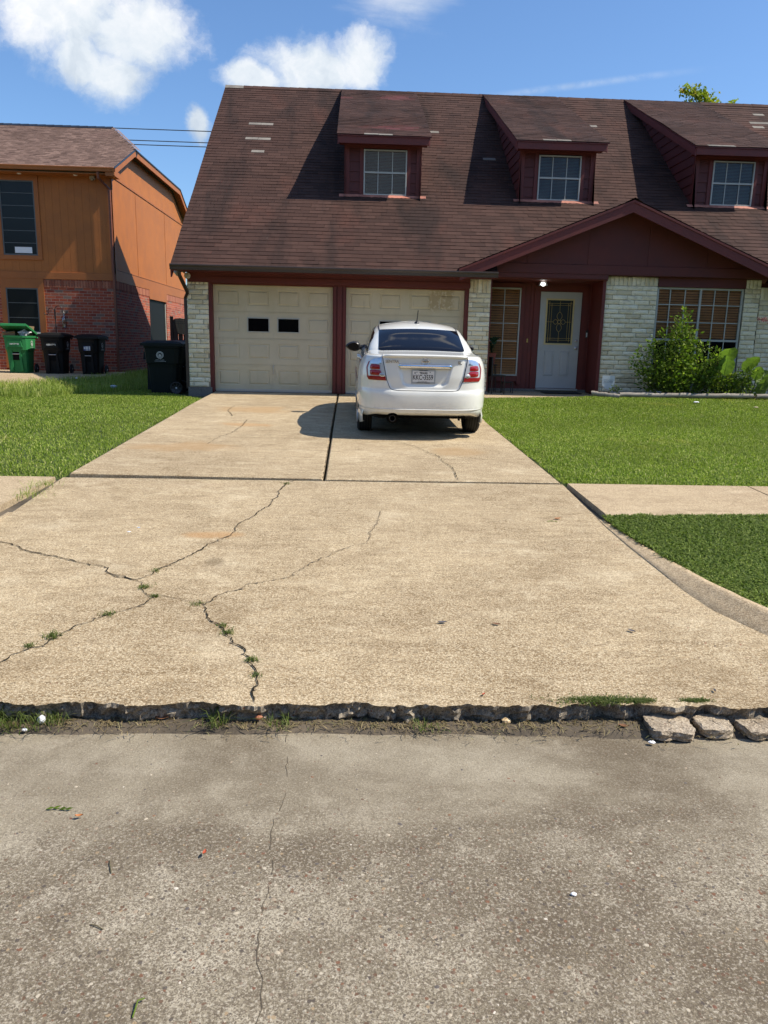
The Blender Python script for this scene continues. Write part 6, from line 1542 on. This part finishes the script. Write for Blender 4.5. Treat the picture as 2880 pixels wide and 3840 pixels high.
# level table: k -> z, half width, rear y, front y, corner length, crown
LV = [(.17, .790, .16, 4.40, .42, 0), (.20, .815, .10, 4.46, .46, 0), (.255, .840, .055, 4.52, .52, 0), (.32, .858, .030, 4.55, .56, 0), (.395, .868, .010, 4.565, .58, 0), (.41, .872, .004, 4.565, .58, 0), (.50, .880, .000, 4.56, .60, 0), (.58, .884, .004, 4.55, .60, 0), (.63, .886, .016, 4.53, .60, 0),
      (.655, .886, .030, 4.50, .60, 0), (.72, .886, .034, 4.45, .60, 0), (.80, .882, .036, 4.34, .58, 0), (.88, .872, .044, 4.16, .56, .0), (.95, .858, .052, 3.88, .54, .0), (1.00, .838, .056, 3.65, .52, .004), (1.04, .815, .060, 3.45, .50, .010), (1.065, .795, .072, 3.38, .46, .014),
      (1.078, .775, .13, 3.34, .42, .018), (1.088, .760, .30, 3.30, .36, .020), (1.096, .750, .48, 3.27, .32, .022), (1.105, .742, .60, 3.24, .30, .022), (1.14, .733, .665, 3.16, .30, .020), (1.20, .715, .80, 3.02, .30, .020), (1.27, .690, .975, 2.86, .30, .022), (1.33, .664, 1.13, 2.72, .32, .026), (1.38, .636, 1.29, 2.58, .34, .030),
      (1.41, .610, 1.42, 2.48, .36, .034), (1.432, .580, 1.56, 2.38, .40, .038), (1.447, .54, 1.70, 2.28, .42, .042), (1.455, .46, 1.84, 2.2, .30, .046), (1.460, .30, 1.95, 2.14, .09, .05)]
LV = np.array(LV); KN = len(LV)
def lv(k):
    """monotone cubic-ish interpolation of the level table"""
    k = min(max(k, 0), KN-1); i = int(min(k, KN-2)); t = k-i; p0 = LV[max(i-1, 0)]; p1 = LV[i]; p2 = LV[i+1]; p3 = LV[min(i+2, KN-1)]
    m1 = np.where((p1-p0)*(p2-p1) > 0, 2*(p1-p0)*(p2-p1)/(p2-p0+1e-12), 0) if i > 0 else (p2-p1); m2 = np.where((p2-p1)*(p3-p2) > 0, 2*(p2-p1)*(p3-p2)/(p3-p1+1e-12), 0) if i < KN-2 else (p2-p1)
    t2, t3 = t*t, t*t*t
    return (2*t3-3*t2+1)*p1+(t3-2*t2+t)*m1+(-2*t3+3*t2)*p2+(t3-t2)*m2
KS = np.linspace(0, KN-1, 1201); ZS = np.array([lv(k)[0] for k in KS])
def kz(z): return float(np.interp(z, ZS, KS))
def sst(a, b, x): t = min(1, max(0, (x-a)/(b-a))); return t*t*(3-2*t)
def dent(x, z):
    """forward offset of the rear skin: boot lid step and number plate recess"""
    d = 0.0
    # lid set in slightly from the bumper and lamps
    hw = np.interp(z, [.64, .76, 1.06], [.425, .505, .56])
    if z > .62: d += .014*sst(hw+.008, hw-.012, abs(x))*sst(.635, .665, z)
    top, bot = .945, .705; hwr = np.interp(z, [bot, .74, top], [.24, .285, .345])
    if bot-.03 < z < top+.02: d += .026*sst(hwr+.022, hwr-.02, abs(x))*sst(bot-.022, bot+.022, z)*sst(top+.012, top-.004, z)
    return d
def rearp(x, z=None, k=None, off=0.0):
    if k is None: k = kz(z)
    L = lv(k); w_ = L[1]; u = min(abs(x)/w_, .99999)
    y = L[2]+L[4]*(1-math.sqrt(max(0, 1-u**4)))
    if L[0] < 1.07: y += dent(x, L[0])
    zz = L[0]+L[5]*(1-u*u)
    return (x, y-off, zz)
def th(k, s):
    """point at outline parameter: s in [0,1] rear centre -> corner -> side"""
    L = lv(k); return L
def zlow(x, y, z):
    if z >= .36: return z
    zm = .17+(.31-.045*sst(.62, .80, abs(x))-.17)*sst(.86, .55, y)
    return zm+(z-.17)*(.36-zm)/.19
def shellrow(k):
    L = lv(k); z, w_, r_, f_, Lc, cr_ = L; half = []
    XSM = list(np.linspace(0, .80, 56)); 
    for u in XSM: p = rearp(u*w_, k=k); half.append((u*w_, p[1], p[2]))
    th0 = math.asin(.8**2)
    for t in np.linspace(th0, math.pi/2, 18)[1:]:
        u = math.sin(t)**.5; y = r_+Lc*(1-math.cos(t)); half.append((w_*u, y+(dent(w_*u, z) if z < 1.07 else 0), z+cr_*(1-u*u)))
    ya, yb = r_+Lc, f_-Lc*1.3
    if yb < ya+.1: yb = ya+.1
    for t in np.linspace(0, 1, 44)[1:-1]:
        y = ya+(yb-ya)*t; half.append((sidex(w_, y, z), y, z))
    Lf = f_-yb
    for t in np.linspace(math.pi/2, 0, 22):
        u = math.sin(t)**.62; half.append((w_*u, yb+Lf*math.cos(t)**.9 if t < math.pi/2 else yb, z+cr_*(1-u*u)))
    half[-1] = (0, f_, z+cr_)
    half = [(x, y, zlow(x, y, zz)) for x, y, zz in half]
    full = half+[(-x, y, zz) for x, y, zz in half[-2:0:-1]]
    return full
def sidex(w_, y, z):
    x = w_
    if z < 1.06:
        # flared wheel arches and a crease along the doors
        for yc in (.965, 3.65):
            d = math.hypot(y-yc, z-.31); x += .014*math.exp(-((d-.36)/.07)**2)
        x += -.010*math.exp(-((z-.62)/.10)**2)*sst(1.4, 1.7, y)*sst(3.3, 3.0, y)
    return x
ks = []
for i in range(KN-1):
    n = 2 if LV[i+1][0]-LV[i][0] < .03 else int(math.ceil((LV[i+1][0]-LV[i][0])/.014))
    n = max(n, int((abs(LV[i+1][2]-LV[i][2]))/.05))
    ks += list(i+np.arange(n)/n)
ks.append(KN-1)
rows = [shellrow(k) for k in ks]; nr = len(rows[0])
sb = MB(); vs = [p for r in rows for p in r]; fs = []
for j in range(len(rows)-1):
    for i in range(nr): i2 = (i+1) % nr; fs.append((j*nr+i, j*nr+i2, (j+1)*nr+i2, (j+1)*nr+i))
sb.add(vs, fs, 0, True); sb.add(rows[0], [tuple(range(nr))[::-1]], 1); sb.add(rows[-1], [tuple(range(nr))], 0, True)
shell = sb.build('body', [M['car'], M['blackplastic']], car, fixn=True)
# wheel openings cut through the shell
cut = MB()
for yc in (.965, 3.65):
    for s_ in (-1, 1): cut.lathe([(0, s_*.42), (.365, s_*.42), (.365, s_*1.2), (0, s_*1.2)] if s_ > 0 else [(0, -1.2), (.365, -1.2), (.365, -.42), (0, -.42)], (0, yc, .285), 'X', 56, 0)
    for s_ in (-1, 1): cut.box(min(s_*.42, s_*1.2), max(s_*.42, s_*1.2), yc-.35, yc+.35, .0, .27) if False else None
cu = cut.build('cutter', [M['blackplastic']], None, fixn=True); cu.data.transform(Matrix.Identity(4)); cu.parent = car
cut2 = MB(); cut2.lathe([(0, -.2), (.082, -.2), (.082, .5), (0, .5)], (-.415, 0, .272), 'Y', 32); cu2 = cut2.build('cutter', [M['blackplastic']], car, fixn=True)
bpy.context.view_layer.update()
for c_ in (cu, cu2):
    md = shell.modifiers.new('b', 'BOOLEAN'); md.operation = 'DIFFERENCE'; md.object = c_; md.solver = 'EXACT'
    try: md.material_mode = 'TRANSFER'
    except Exception: pass
dg = bpy.context.evaluated_depsgraph_get(); dg.update()
me = bpy.data.meshes.new_from_object(shell.evaluated_get(dg)); shell.modifiers.clear(); shell.data = me
if len(me.materials) == 0:
    me.materials.append(M['car']); me.materials.append(M['blackplastic'])
bpy.data.objects.remove(cu); bpy.data.objects.remove(cu2)
for p in me.polygons:
    p.use_smooth = p.use_smooth and True
# --- patches laid on the skin
def rpatch(name, x0, x1, z0, z1, off, m_, nx=24, nz=12, corner=0.0, xin=None, par=None, kk=None):
    """patch on the rear face; x0/x1 may be functions of z"""
    P = []
    for j in range(nz+1):
        z = z0+(z1-z0)*j/nz; a = x0(z) if callable(x0) else x0; c = x1(z) if callable(x1) else x1
        P.append([rearp(a+(c-a)*i/nx, z, off=off) for i in range(nx+1)])
    return MB().grid(P, flip=False).build(name, m_, par or car)
# rear window by level (its own slope), with black band under the glass
def win_rear(name, ka, kb, xa, xb, off, m_, r=.05):
    P = []; n = 22; mm = 40
    for j in range(n+1):
        t = j/n; k = ka+(kb-ka)*t; hw = xa+(xb-xa)*t
        ed = 0
        if t < .16: ed = r*(1-math.sqrt(max(0, 1-((.16-t)/.16)**2)))
        if t > .93: ed = r*.4*(1-math.sqrt(max(0, 1-((t-.93)/.07)**2)))
        row = []
        for i in range(mm+1):
            x = (hw-ed)*(2*i/mm-1); p = rearp(x, k=k); L0 = lv(k-.05); L1 = lv(k+.05); dy, dz = L1[2]-L0[2], L1[0]-L0[0]; l = math.hypot(dy, dz); row.append((p[0], p[1]-off*dz/l, p[2]+off*dy/l))
        P.append(row)
    return MB().grid(P).build(name, m_, car)
kb0, kb1 = kz(1.108), kz(1.372)
win_rear('rear_window', kb0, kb1, .605, .572, .006, M['carglass'])
# side glass and pillars
def sidepatch(name, ya, yb, za, zb, off, m_, side, topfn=None, ny=30, nz=10, par=None):
    P = []
    for j in range(nz+1):
        row = []
        for i in range(ny+1):
            y = ya+(yb-ya)*i/ny; zt = topfn(y) if topfn else zb; z = za+(zt-za)*j/nz; k = kz(z); L = lv(k)
            w_, r_, Lc, f_ = L[1], L[2], L[4], L[3]
            ysd = r_+Lc; yfs = max(f_-Lc*1.3, ysd+.1)
            if y < ysd: u = max(0, 1-((ysd-y)/Lc)**2)**.25; x = w_*u
            elif y > yfs: t = min(.999, (y-yfs)/(f_-yfs)); x = w_*math.sin(math.acos(t**(1/.9)))**.62
            else: x = sidex(w_, y, z)
            row.append((side*(x+off), y, z))
        P.append(row)
    return MB().grid(P, flip=side < 0).build(name, m_, par or car)
def gtopf(y): return float(np.interp(y, [.98, 1.15, 1.35, 1.6, 1.9, 2.3, 2.55, 2.8, 3.02], [1.125, 1.27, 1.345, 1.385, 1.40, 1.40, 1.37, 1.26, 1.125]))
for s_ in (-1, 1):
    sidepatch('window_band', .93, 3.06, 1.098, None, .004, M['blackplastic'], s_, lambda y: gtopf(y)+.018*sst(.93, 1.1, y)*sst(3.06, 2.9, y)+.002)
    sidepatch('side_window', 1.02, 1.86, 1.118, None, .008, M['sideglass'], s_, lambda y: gtopf(y)-.004)
    sidepatch('side_window', 1.93, 2.96, 1.118, None, .008, M['sideglass'], s_, lambda y: gtopf(y)-.004)
# windscreen
P = []
for j in range(13):
    k = kz(1.12)+(kz(1.385)-kz(1.12))*j/12; L = lv(k); hw = L[1]*.86; P.append([(hw*(2*i/20-1), L[3]-.16*abs(2*i/20-1)**2.6+.010, L[0]+L[5]*(1-(2*i/20-1)**2)+.006) for i in range(21)])
MB().grid(P, flip=True).build('windscreen', M['carglass'], car)
# roof gutters (thin black strips running forward from the rear window)
for s_ in (-1, 1):
    b = MB(); path = []
    for k in np.linspace(kz(1.385), kz(1.432), 10):
        L = lv(k); path.append(None)
    pts = []
    for t in np.linspace(0, 1, 16):
        y = 1.24+1.15*t; x = .572-.0*t-.035*abs(t-.3); zz = 1.0
        # find surface height above (x,y)
        best = None
        for k in np.linspace(kz(1.30), KN-1, 160):
            L = lv(k)
            if L[1] <= x: continue
            u = x/L[1]; yr = L[2]+L[4]*(1-math.sqrt(max(0, 1-u**4)))
            if yr <= y and y < L[3]-.35: best = L[0]+L[5]*(1-u*u)
        pts.append((s_*x, y, (best or 1.40)+.002))
    P = [[(p[0]-.011, p[1], p[2]), (p[0]+.011, p[1], p[2])] for p in pts]; b.grid(P, flip=True).build('roof_moulding', M['blackplastic'], car)
# panel gaps
def seam(path, w_=.006, off=.0025, name='panel_gap'):
    P = []
    for i, p in enumerate(path):
        q0 = path[max(0, i-1)]; q1 = path[min(len(path)-1, i+1)]; dx, dz = q1[0]-q0[0], q1[1]-q0[1]; l = math.hypot(dx, dz) or 1; nx, nz = -dz/l*w_/2, dx/l*w_/2
        P.append([rearp(p[0]-nx, p[1]-nz, off=off), rearp(p[0]+nx, p[1]+nz, off=off)])
    MB().grid(P, flip=True).build(name, M['seam'], car)
def dens(path, st=.012):
    o = []
    for (a, c), (d, e) in zip(path[:-1], path[1:]):
        n = max(1, int(math.hypot(d-a, e-c)/st)); o += [(a+(d-a)*i/n, c+(e-c)*i/n) for i in range(n)]
    return o+[path[-1]]
def rnd_path(pts, r=.04):
    return pts
sp_ = [(-.566, 1.055), (-.53, .90), (-.505, .78), (-.475, .70), (-.455, .665), (-.42, .650), (-.36, .645), (.36, .645), (.42, .650), (.455, .665), (.475, .70), (.505, .78), (.53, .90), (.566, 1.055)]
seam(dens(sp_), .007)
# bumper crease
P = []
for i in range(61):
    x = -.80+1.6*i/60; P.append([rearp(x, .392, off=.0015), rearp(x, .400, off=.010), rearp(x, .412, off=.0015)])
MB().grid(P, smooth=False).build('bumper_crease', M['car'], car)
# boot lid spoiler
P = []
for i in range(61):
    x = -.565+1.13*i/60; e_ = sst(1, .82, abs(x)/.565); yb_ = rearp(x, 1.045)[1]
    z0 = 1.062; arch = .006*(1-(x/.565)**2)
    prof = [(yb_-.001, z0-.012+arch), (yb_-.010-.026*e_, z0+.004+arch), (yb_-.014-.030*e_, z0+.018+.008*e_+arch), (yb_-.004-.016*e_, z0+.026+.008*e_+arch), (yb_+.06, z0+.030+.010*e_+arch), (yb_+.16, z0+.034+.006*e_+arch), (yb_+.26, z0+.026+arch)]
    P.append([(x, a, c) for a, c in prof])
MB().grid(P, flip=True).build('spoiler', M['car'], car)
# lamps
def lamp_(side):
    zb, zt = .765, 1.062
    def xin(z): return float(np.interp(z, [zb, zt], [.512, .572]))
    def yout(z): return float(np.interp(z, [zb, .80, .92, 1.0, 1.04, zt], [.20, .225, .26, .245, .19, .08]))
    def pt(z, s, off):
        k = kz(z); L = lv(k); w_, r_, Lc = L[1], L[2], L[4]
        t0 = math.asin(min(1, (xin(z)/w_)**2)); yo = max(yout(z), r_+Lc*(1-math.cos(t0))+.01); t1 = math.acos(max(0, 1-(yo-r_)/Lc)); t = t0+(t1-t0)*s
        u = math.sin(t)**.5; x = w_*u; y = r_+Lc*(1-math.cos(t)); nx, ny = math.sin(t)**1.5, -math.cos(t)*1.0; l = math.hypot(nx, ny)
        return (side*(x+off*nx/l), y+off*ny/l, z)
    def patch(s0, s1, za, zb_, off, m_, name, par, r=0, n=14):
        P = []
        for j in range(n+1):
            v = j/n; z = za+(zb_-za)*v; row = []
            for i in range(n+1):
                u = i/n
                if r: # rounded
                    a = 2*u-1; c = 2*v-1; rr = r; a2 = a*math.sqrt(max(0, 1-rr*c*c/2)); c2 = c*math.sqrt(max(0, 1-rr*a*a/2)); uu = (a2+1)/2; z2 = za+(zb_-za)*(c2+1)/2
                else: uu, z2 = u, z
                s = (s0(z2) if callable(s0) else s0)*(1-uu)+(s1(z2) if callable(s1) else s1)*uu; dome = .006*(1-(2*u-1)**2)*(1-(2*v-1)**2) if r else 0
                row.append(pt(z2, s, off+dome))
            P.append(row)
        return MB().grid(P, flip=side < 0).build(name, m_, par)
    b = patch(0, 1, zb, zt, .005, M['lampsilver'], 'tail_lamp', car, n=26)
    patch(.0, 1, zb+.002, zb+.052, .0085, M['redlens'], 'red_lens', b)
    patch(.90, 1.0, zb+.046, 1.0, .0085, M['redlens'], 'red_lens', b)
    patch(.17, .74, .903, .968, .010, M['redlens'], 'brake_lens', b, r=.35)
    patch(.14, .76, .828, .897, .010, M['redlens'], 'brake_lens', b, r=.45)
    patch(.0, .25, .812, .862, .011, M['lampsilver'], 'lamp_ring', b, r=1.0); patch(.03, .22, .818, .856, .013, M['reverse'], 'reverse_lens', b, r=1.0)
    # ribbed upper part
    for i in range(7): patch(lambda z: .08, lambda z: .86, .978+.0105*i, .9835+.0105*i, .008, M['chrome'], 'rib', b, n=8)
lamp_(-1); lamp_(1)
for s_ in (-1, 1):   # thin dark rubber line under and beside the lamps
    P = []
    for i in range(31):
        z = .758+(1.062-.758)*i/30; x = s_*(float(np.interp(z, [.765, 1.062], [.512, .572]))-.006); P.append([rearp(x-.0025, z, off=.006), rearp(x+.0025, z, off=.006)])
    MB().grid(P, flip=True).build('lamp_seal', M['seam'], car)
# chrome bar, badges, number plate
P = []
for i in range(41):
    x = -.355+.71*i/40; e_ = sst(1, .93, abs(x)/.355); y = rearp(x, .965)[1]; P.append([(x, y+.004, .930), (x, y-.022*e_, .932), (x, y-.034*e_, .946), (x, y-.030*e_, .970), (x, y-.012*e_, .984), (x, y+.004, .985)])
MB().grid(P, flip=True).build('chrome_bar', M['chrome'], car)
def onrear(x, z, off=.004):
    p = rearp(x, z, off=off); px = rearp(x+.01, z, off=off); ax = (Vector(px)-Vector(p)).normalized(); up = Vector((0, 0, 1)); nz = ax.cross(up)
    m_ = Matrix((ax, up, nz)).transposed().to_4x4(); m_.translation = Vector(p); return m_
b = MB(); text_mesh(b, 'SENTRA', .052, onrear(-.438, 1.004), 0, .003, sx=.95, bold=.0012); b.build('model_badge', M['badge'], car)
b = MB(); text_mesh(b, 'SL', .052, onrear(.458, 1.004), 0, .003, sx=1.15, bold=.0016); b.build('trim_badge', M['badge'], car)
b = MB(); mb_ = onrear(0, 1.012, .010)
ring = [(math.cos(a), math.sin(a)) for a in np.linspace(0, 6.283, 37)]
P = [[tuple(mb_ @ Vector((c*rr, s_*rr, zz))) for c, s_ in ring] for rr, zz in ((.046, -.008), (.046, .001), (.042, .005), (.036, .003), (.033, -.004))]
b.grid(P); b.grid([[tuple(mb_ @ Vector(v)) for v in ((-.054, -.010, -.004), (.054, -.010, -.004))], [tuple(mb_ @ Vector(v)) for v in ((-.054, -.010, .006), (.054, -.010, .006))], [tuple(mb_ @ Vector(v)) for v in ((-.054, .010, .006), (.054, .010, .006))], [tuple(mb_ @ Vector(v)) for v in ((-.054, .010, -.004), (.054, .010, -.004))]], smooth=False)
em = b.build('emblem', M['chrome'], car)
b = MB(); text_mesh(b, 'NISSAN', .019, mb_ @ Matrix.Translation((0, 0, .0065)), 0, .0008, sx=1.25, bold=.0008); b.build('emblem_lettering', M['ink'], em)
pt_ = onrear(-.0, .822, .006); pt_.translation.x = -.022; 
nt_ = empty('x', (0, 0, 0), None, None); bpy.data.objects.remove(nt_)
def onp(mb, x0, x1, z0, z1, d0, d1, mi=0): mb.box(x0, x1, z0, z1, d0, d1, mi, M=pt_)
b = MB(); onp(b, -.158, .158, -.088, .088, -.004, .004)
plf = b.build('number_plate', M['plateframe'], car)
b = MB(); onp(b, -.143, .143, -.066, .072, .004, .0055); b.build('plate_sheet', M['plate'], plf)
b = MB()
Tm = lambda x, z: pt_ @ Matrix.Translation((x, z, .0065))
text_mesh(b, 'TEXAS', .034, Tm(0, .046), 0, .0006, sx=1.05, bold=.0012)
text_mesh(b, 'KKC', .088, Tm(-.079, -.010), 0, .0006, sx=.70, bold=.0012); text_mesh(b, '3559', .088, Tm(.068, -.010), 0, .0006, sx=.70, bold=.0012)
text_mesh(b, 'The Lone Star State', .015, Tm(-.01, -.058), 0, .0004)
def poly(pts, z=.0065): b.add([tuple(pt_ @ Vector((a, c, z))) for a, c in pts], [tuple(range(len(pts)))])
poly([(-.014, -.008), (-.008, -.008), (-.008, .004), (-.003, .004), (-.003, -.002), (.006, -.004), (.006, -.012), (.001, -.020), (-.002, -.024), (-.006, -.018), (-.009, -.016), (-.012, -.012)])
star = [(math.sin(i*math.pi/5)*(.014 if i % 2 == 0 else .006)-.112, math.cos(i*math.pi/5)*(.014 if i % 2 == 0 else .006)+.048) for i in range(10)]; poly(star)
for x in (-.088, .088): poly([(x+.006*math.cos(a), .058+.006*math.sin(a)) for a in np.linspace(0, 6.0, 10)])
b.build('plate_lettering', M['ink'], plf)
b = MB(); text_mesh(b, 'BAKER NISSAN', .017, pt_ @ Matrix.Translation((0, .0795, .0048)), 0, .0005, bold=.0006); text_mesh(b, 'DRIVE WHAT DIFFERENCE', .0145, pt_ @ Matrix.Translation((0, -.077, .0048)), 0, .0005, bold=.0005); b.build('frame_lettering', M['ink'], plf)
# doors, handles, fuel flap, sills
for s_ in (-1, 1):
    for y in (1.42, 1.90, 2.98):
        P = []
        for j in range(26):
            z = .22+(1.09-.22)*j/25; k = kz(z); w_ = lv(k)[1]; yy = y+(.22*sst(.95, .3, abs(z-.3)/.9) if y == 1.42 else 0)*(.6-z if z < .6 else 0); x = sidex(w_, yy, z)+.0015; P.append([(s_*x, yy-.003, z), (s_*x, yy+.003, z)])
        MB().grid(P, flip=s_ > 0).build('panel_gap', M['seam'], car)
    P = []
    for i in range(50):
        y = .45+(3.3-.45)*i/49; P.append([(s_*(lv(kz(1.093))[1]+.004), y, 1.090), (s_*(lv(kz(1.103))[1]+.006), y, 1.100)])
    MB().grid(P, flip=s_ < 0).build('waist_moulding', M['blackplastic'], car)
    for y in (1.62, 2.08):
        b = MB(); x = sidex(lv(kz(.98))[1], y, .98); b.tube([(s_*(x-.005), y, .975), (s_*(x+.026), y+.02, .98), (s_*(x+.030), y+.10, .982), (s_*(x+.026), y+.17, .98), (s_*(x-.005), y+.19, .975)], .014, 8); b.build('door_handle', M['car'], car)
    # mirrors
    b = MB(); cx, cy, cz = s_*.945, 2.78, 1.075; P = []
    for i in range(13):
        ph = math.pi*i/12; row = []
        for j in range(21):
            t = 6.283*j/20; rx = .125; rz = .078*(1.0+.25*math.cos(t)*(-s_)); row.append((cx+rx*math.sin(ph)*math.cos(t)*(1.0), cy+.085*(-math.cos(ph)) if i > 2 else cy-.085*math.cos(math.pi*2/12), cz+rz*math.sin(ph)*math.sin(t)+.012))
        P.append(row)
    mo = b.grid(P).build('mirror', M['blackplastic'] , car)
    P = [[(cx+.095*r_*math.cos(t), cy-.0765, cz+.012+.056*r_*math.sin(t)*(1+.25*math.cos(t)*(-s_))) for t in np.linspace(0, 6.283, 25)] for r_ in (.01, 1)]
    MB().grid(P, flip=True).build('mirror_glass', M['glass_dark'], mo)
    MB().tube([(s_*.73, cy+.04, cz+.0), (s_*.88, cy+.01, cz-.005)], [.045, .035], 8).build('mirror_arm', M['blackplastic'], mo)
b = MB(); k = kz(.86); b.build('x', M['car']) if False else None
sidepatch('fuel_flap', .62, .78, .80, .95, .002, M['car'], 1)
M['darksteel'] = mat('sooty_steel', base=(.08, .075, .07), rough=.4, metal=.7)
# antenna, exhaust, underbody, lamps at front
b = MB(); b.lathe([(.040, -.006), (.036, .012), (.020, .034), (0, .038)], (.0, 1.62, 1.474), 'Z', 18); b.tube([(0, 1.62, 1.50), (.006, 1.60, 1.58), (.012, 1.58, 1.665)], [.009, .007, .0065], 8); b.build('antenna', M['blackplastic'], car)
b = MB(); b.lathe([(.034, .05), (.034, -.0), (.040, -.005), (.042, .0), (.042, .30), (.036, .30)], (-.415, .10, .272), 'Y', 24); b.build('exhaust', M['darksteel'], car)
b = MB(); b.lathe([(0, 0), (.075, 0), (.085, .03), (.085, .45), (0, .45)], (-.40, .28, .262), 'Y', 18); b.box(-.60, .60, .35, 4.2, .25, .34); b.tube([(.50, .28, .30), (.50, .26, .245), (.50, .23, .25), (.50, .22, .285)], .014, 6); b.tube([(-.75, .965, .26), (.75, .965, .26)], .035, 8); b.build('underbody', M['black'], car)
for s_ in (-1, 1): sidepatch('headlamp', 3.95, 4.36, .66, .76, .004, M['lampsilver'], s_)
for yc in (.965, 3.65):
    for s_ in (-1, 1):
        w_ = MB(); R0 = .318; tw_ = .1
        pr = [(R0-.10, -tw_), (R0-.03, -tw_-.004), (R0-.006, -tw_+.012), (R0, -tw_+.03), (R0, tw_-.03), (R0-.006, tw_-.012), (R0-.03, tw_+.004), (R0-.10, tw_)]
        w_.lathe(pr, (0, 0, 0), 'X', 48, 0)
        ty = w_.build('wheel', M['tyre'], car); ty.location = (s_*.775, yc, R0-.006)
        g_ = MB()
        for x in (-.055, -.02, .02, .055): g_.lathe([(R0+.0006, x-.004), (R0+.0012, x), (R0+.0006, x+.004)], (0, 0, 0), 'X', 48)
        g_.build('tread_groove', M['black'], ty)
        rm = MB(); rm.lathe([(R0-.10, -.09), (R0-.085, .095), (R0-.098, .085), (R0-.105, -.02), (.0, .0)] if s_ > 0 else [(R0-.10, .09), (R0-.085, -.095), (R0-.098, -.085), (R0-.105, .02), (.0, .0)], (0, 0, 0), 'X', 40)
        for q in range(6):
            a = 6.283*q/6; c, n_ = math.cos(a), math.sin(a); rm.tube([(s_*.085, .03*c, .03*n_), (s_*.09, .12*c, .12*n_), (s_*.08, .215*c, .215*n_)], [.030, .024, .030], 6)
        rm.lathe([(0, s_*.105), (.04, s_*.10), (.05, s_*.08)], (0, 0, 0), 'X', 20); rm.build('rim', M['rim'], ty)
        sh_ = MB(); sh_.grid([[(s_*x_, yc+rr_*math.cos(t_), .285+rr_*math.sin(t_)) for rr_, x_ in ((.02, .50), (.40, .50), (.40, .80), (.372, .80))] for t_ in np.linspace(-.05, math.pi+.05, 33)]); sh_.build('wheel_well', M['black'], car)
# mud flaps / lower rear corners
for s_ in (-1, 1):
    P = []
    for i in range(9):
        y = .30+.31*i/8; x = np.interp(y, [.2, .35, .62], [.755, .835, .872]); zl = np.interp(y, [.30, .45, .62], [.21, .17, .215]); P.append([(s_*(x-.03), y, zl), (s_*x, y, zl), (s_*(x+.008), y, .30), (s_*(x-.02), y, .40)])
    MB().grid(P, flip=s_ < 0).build('mud_flap', M['car'], car)
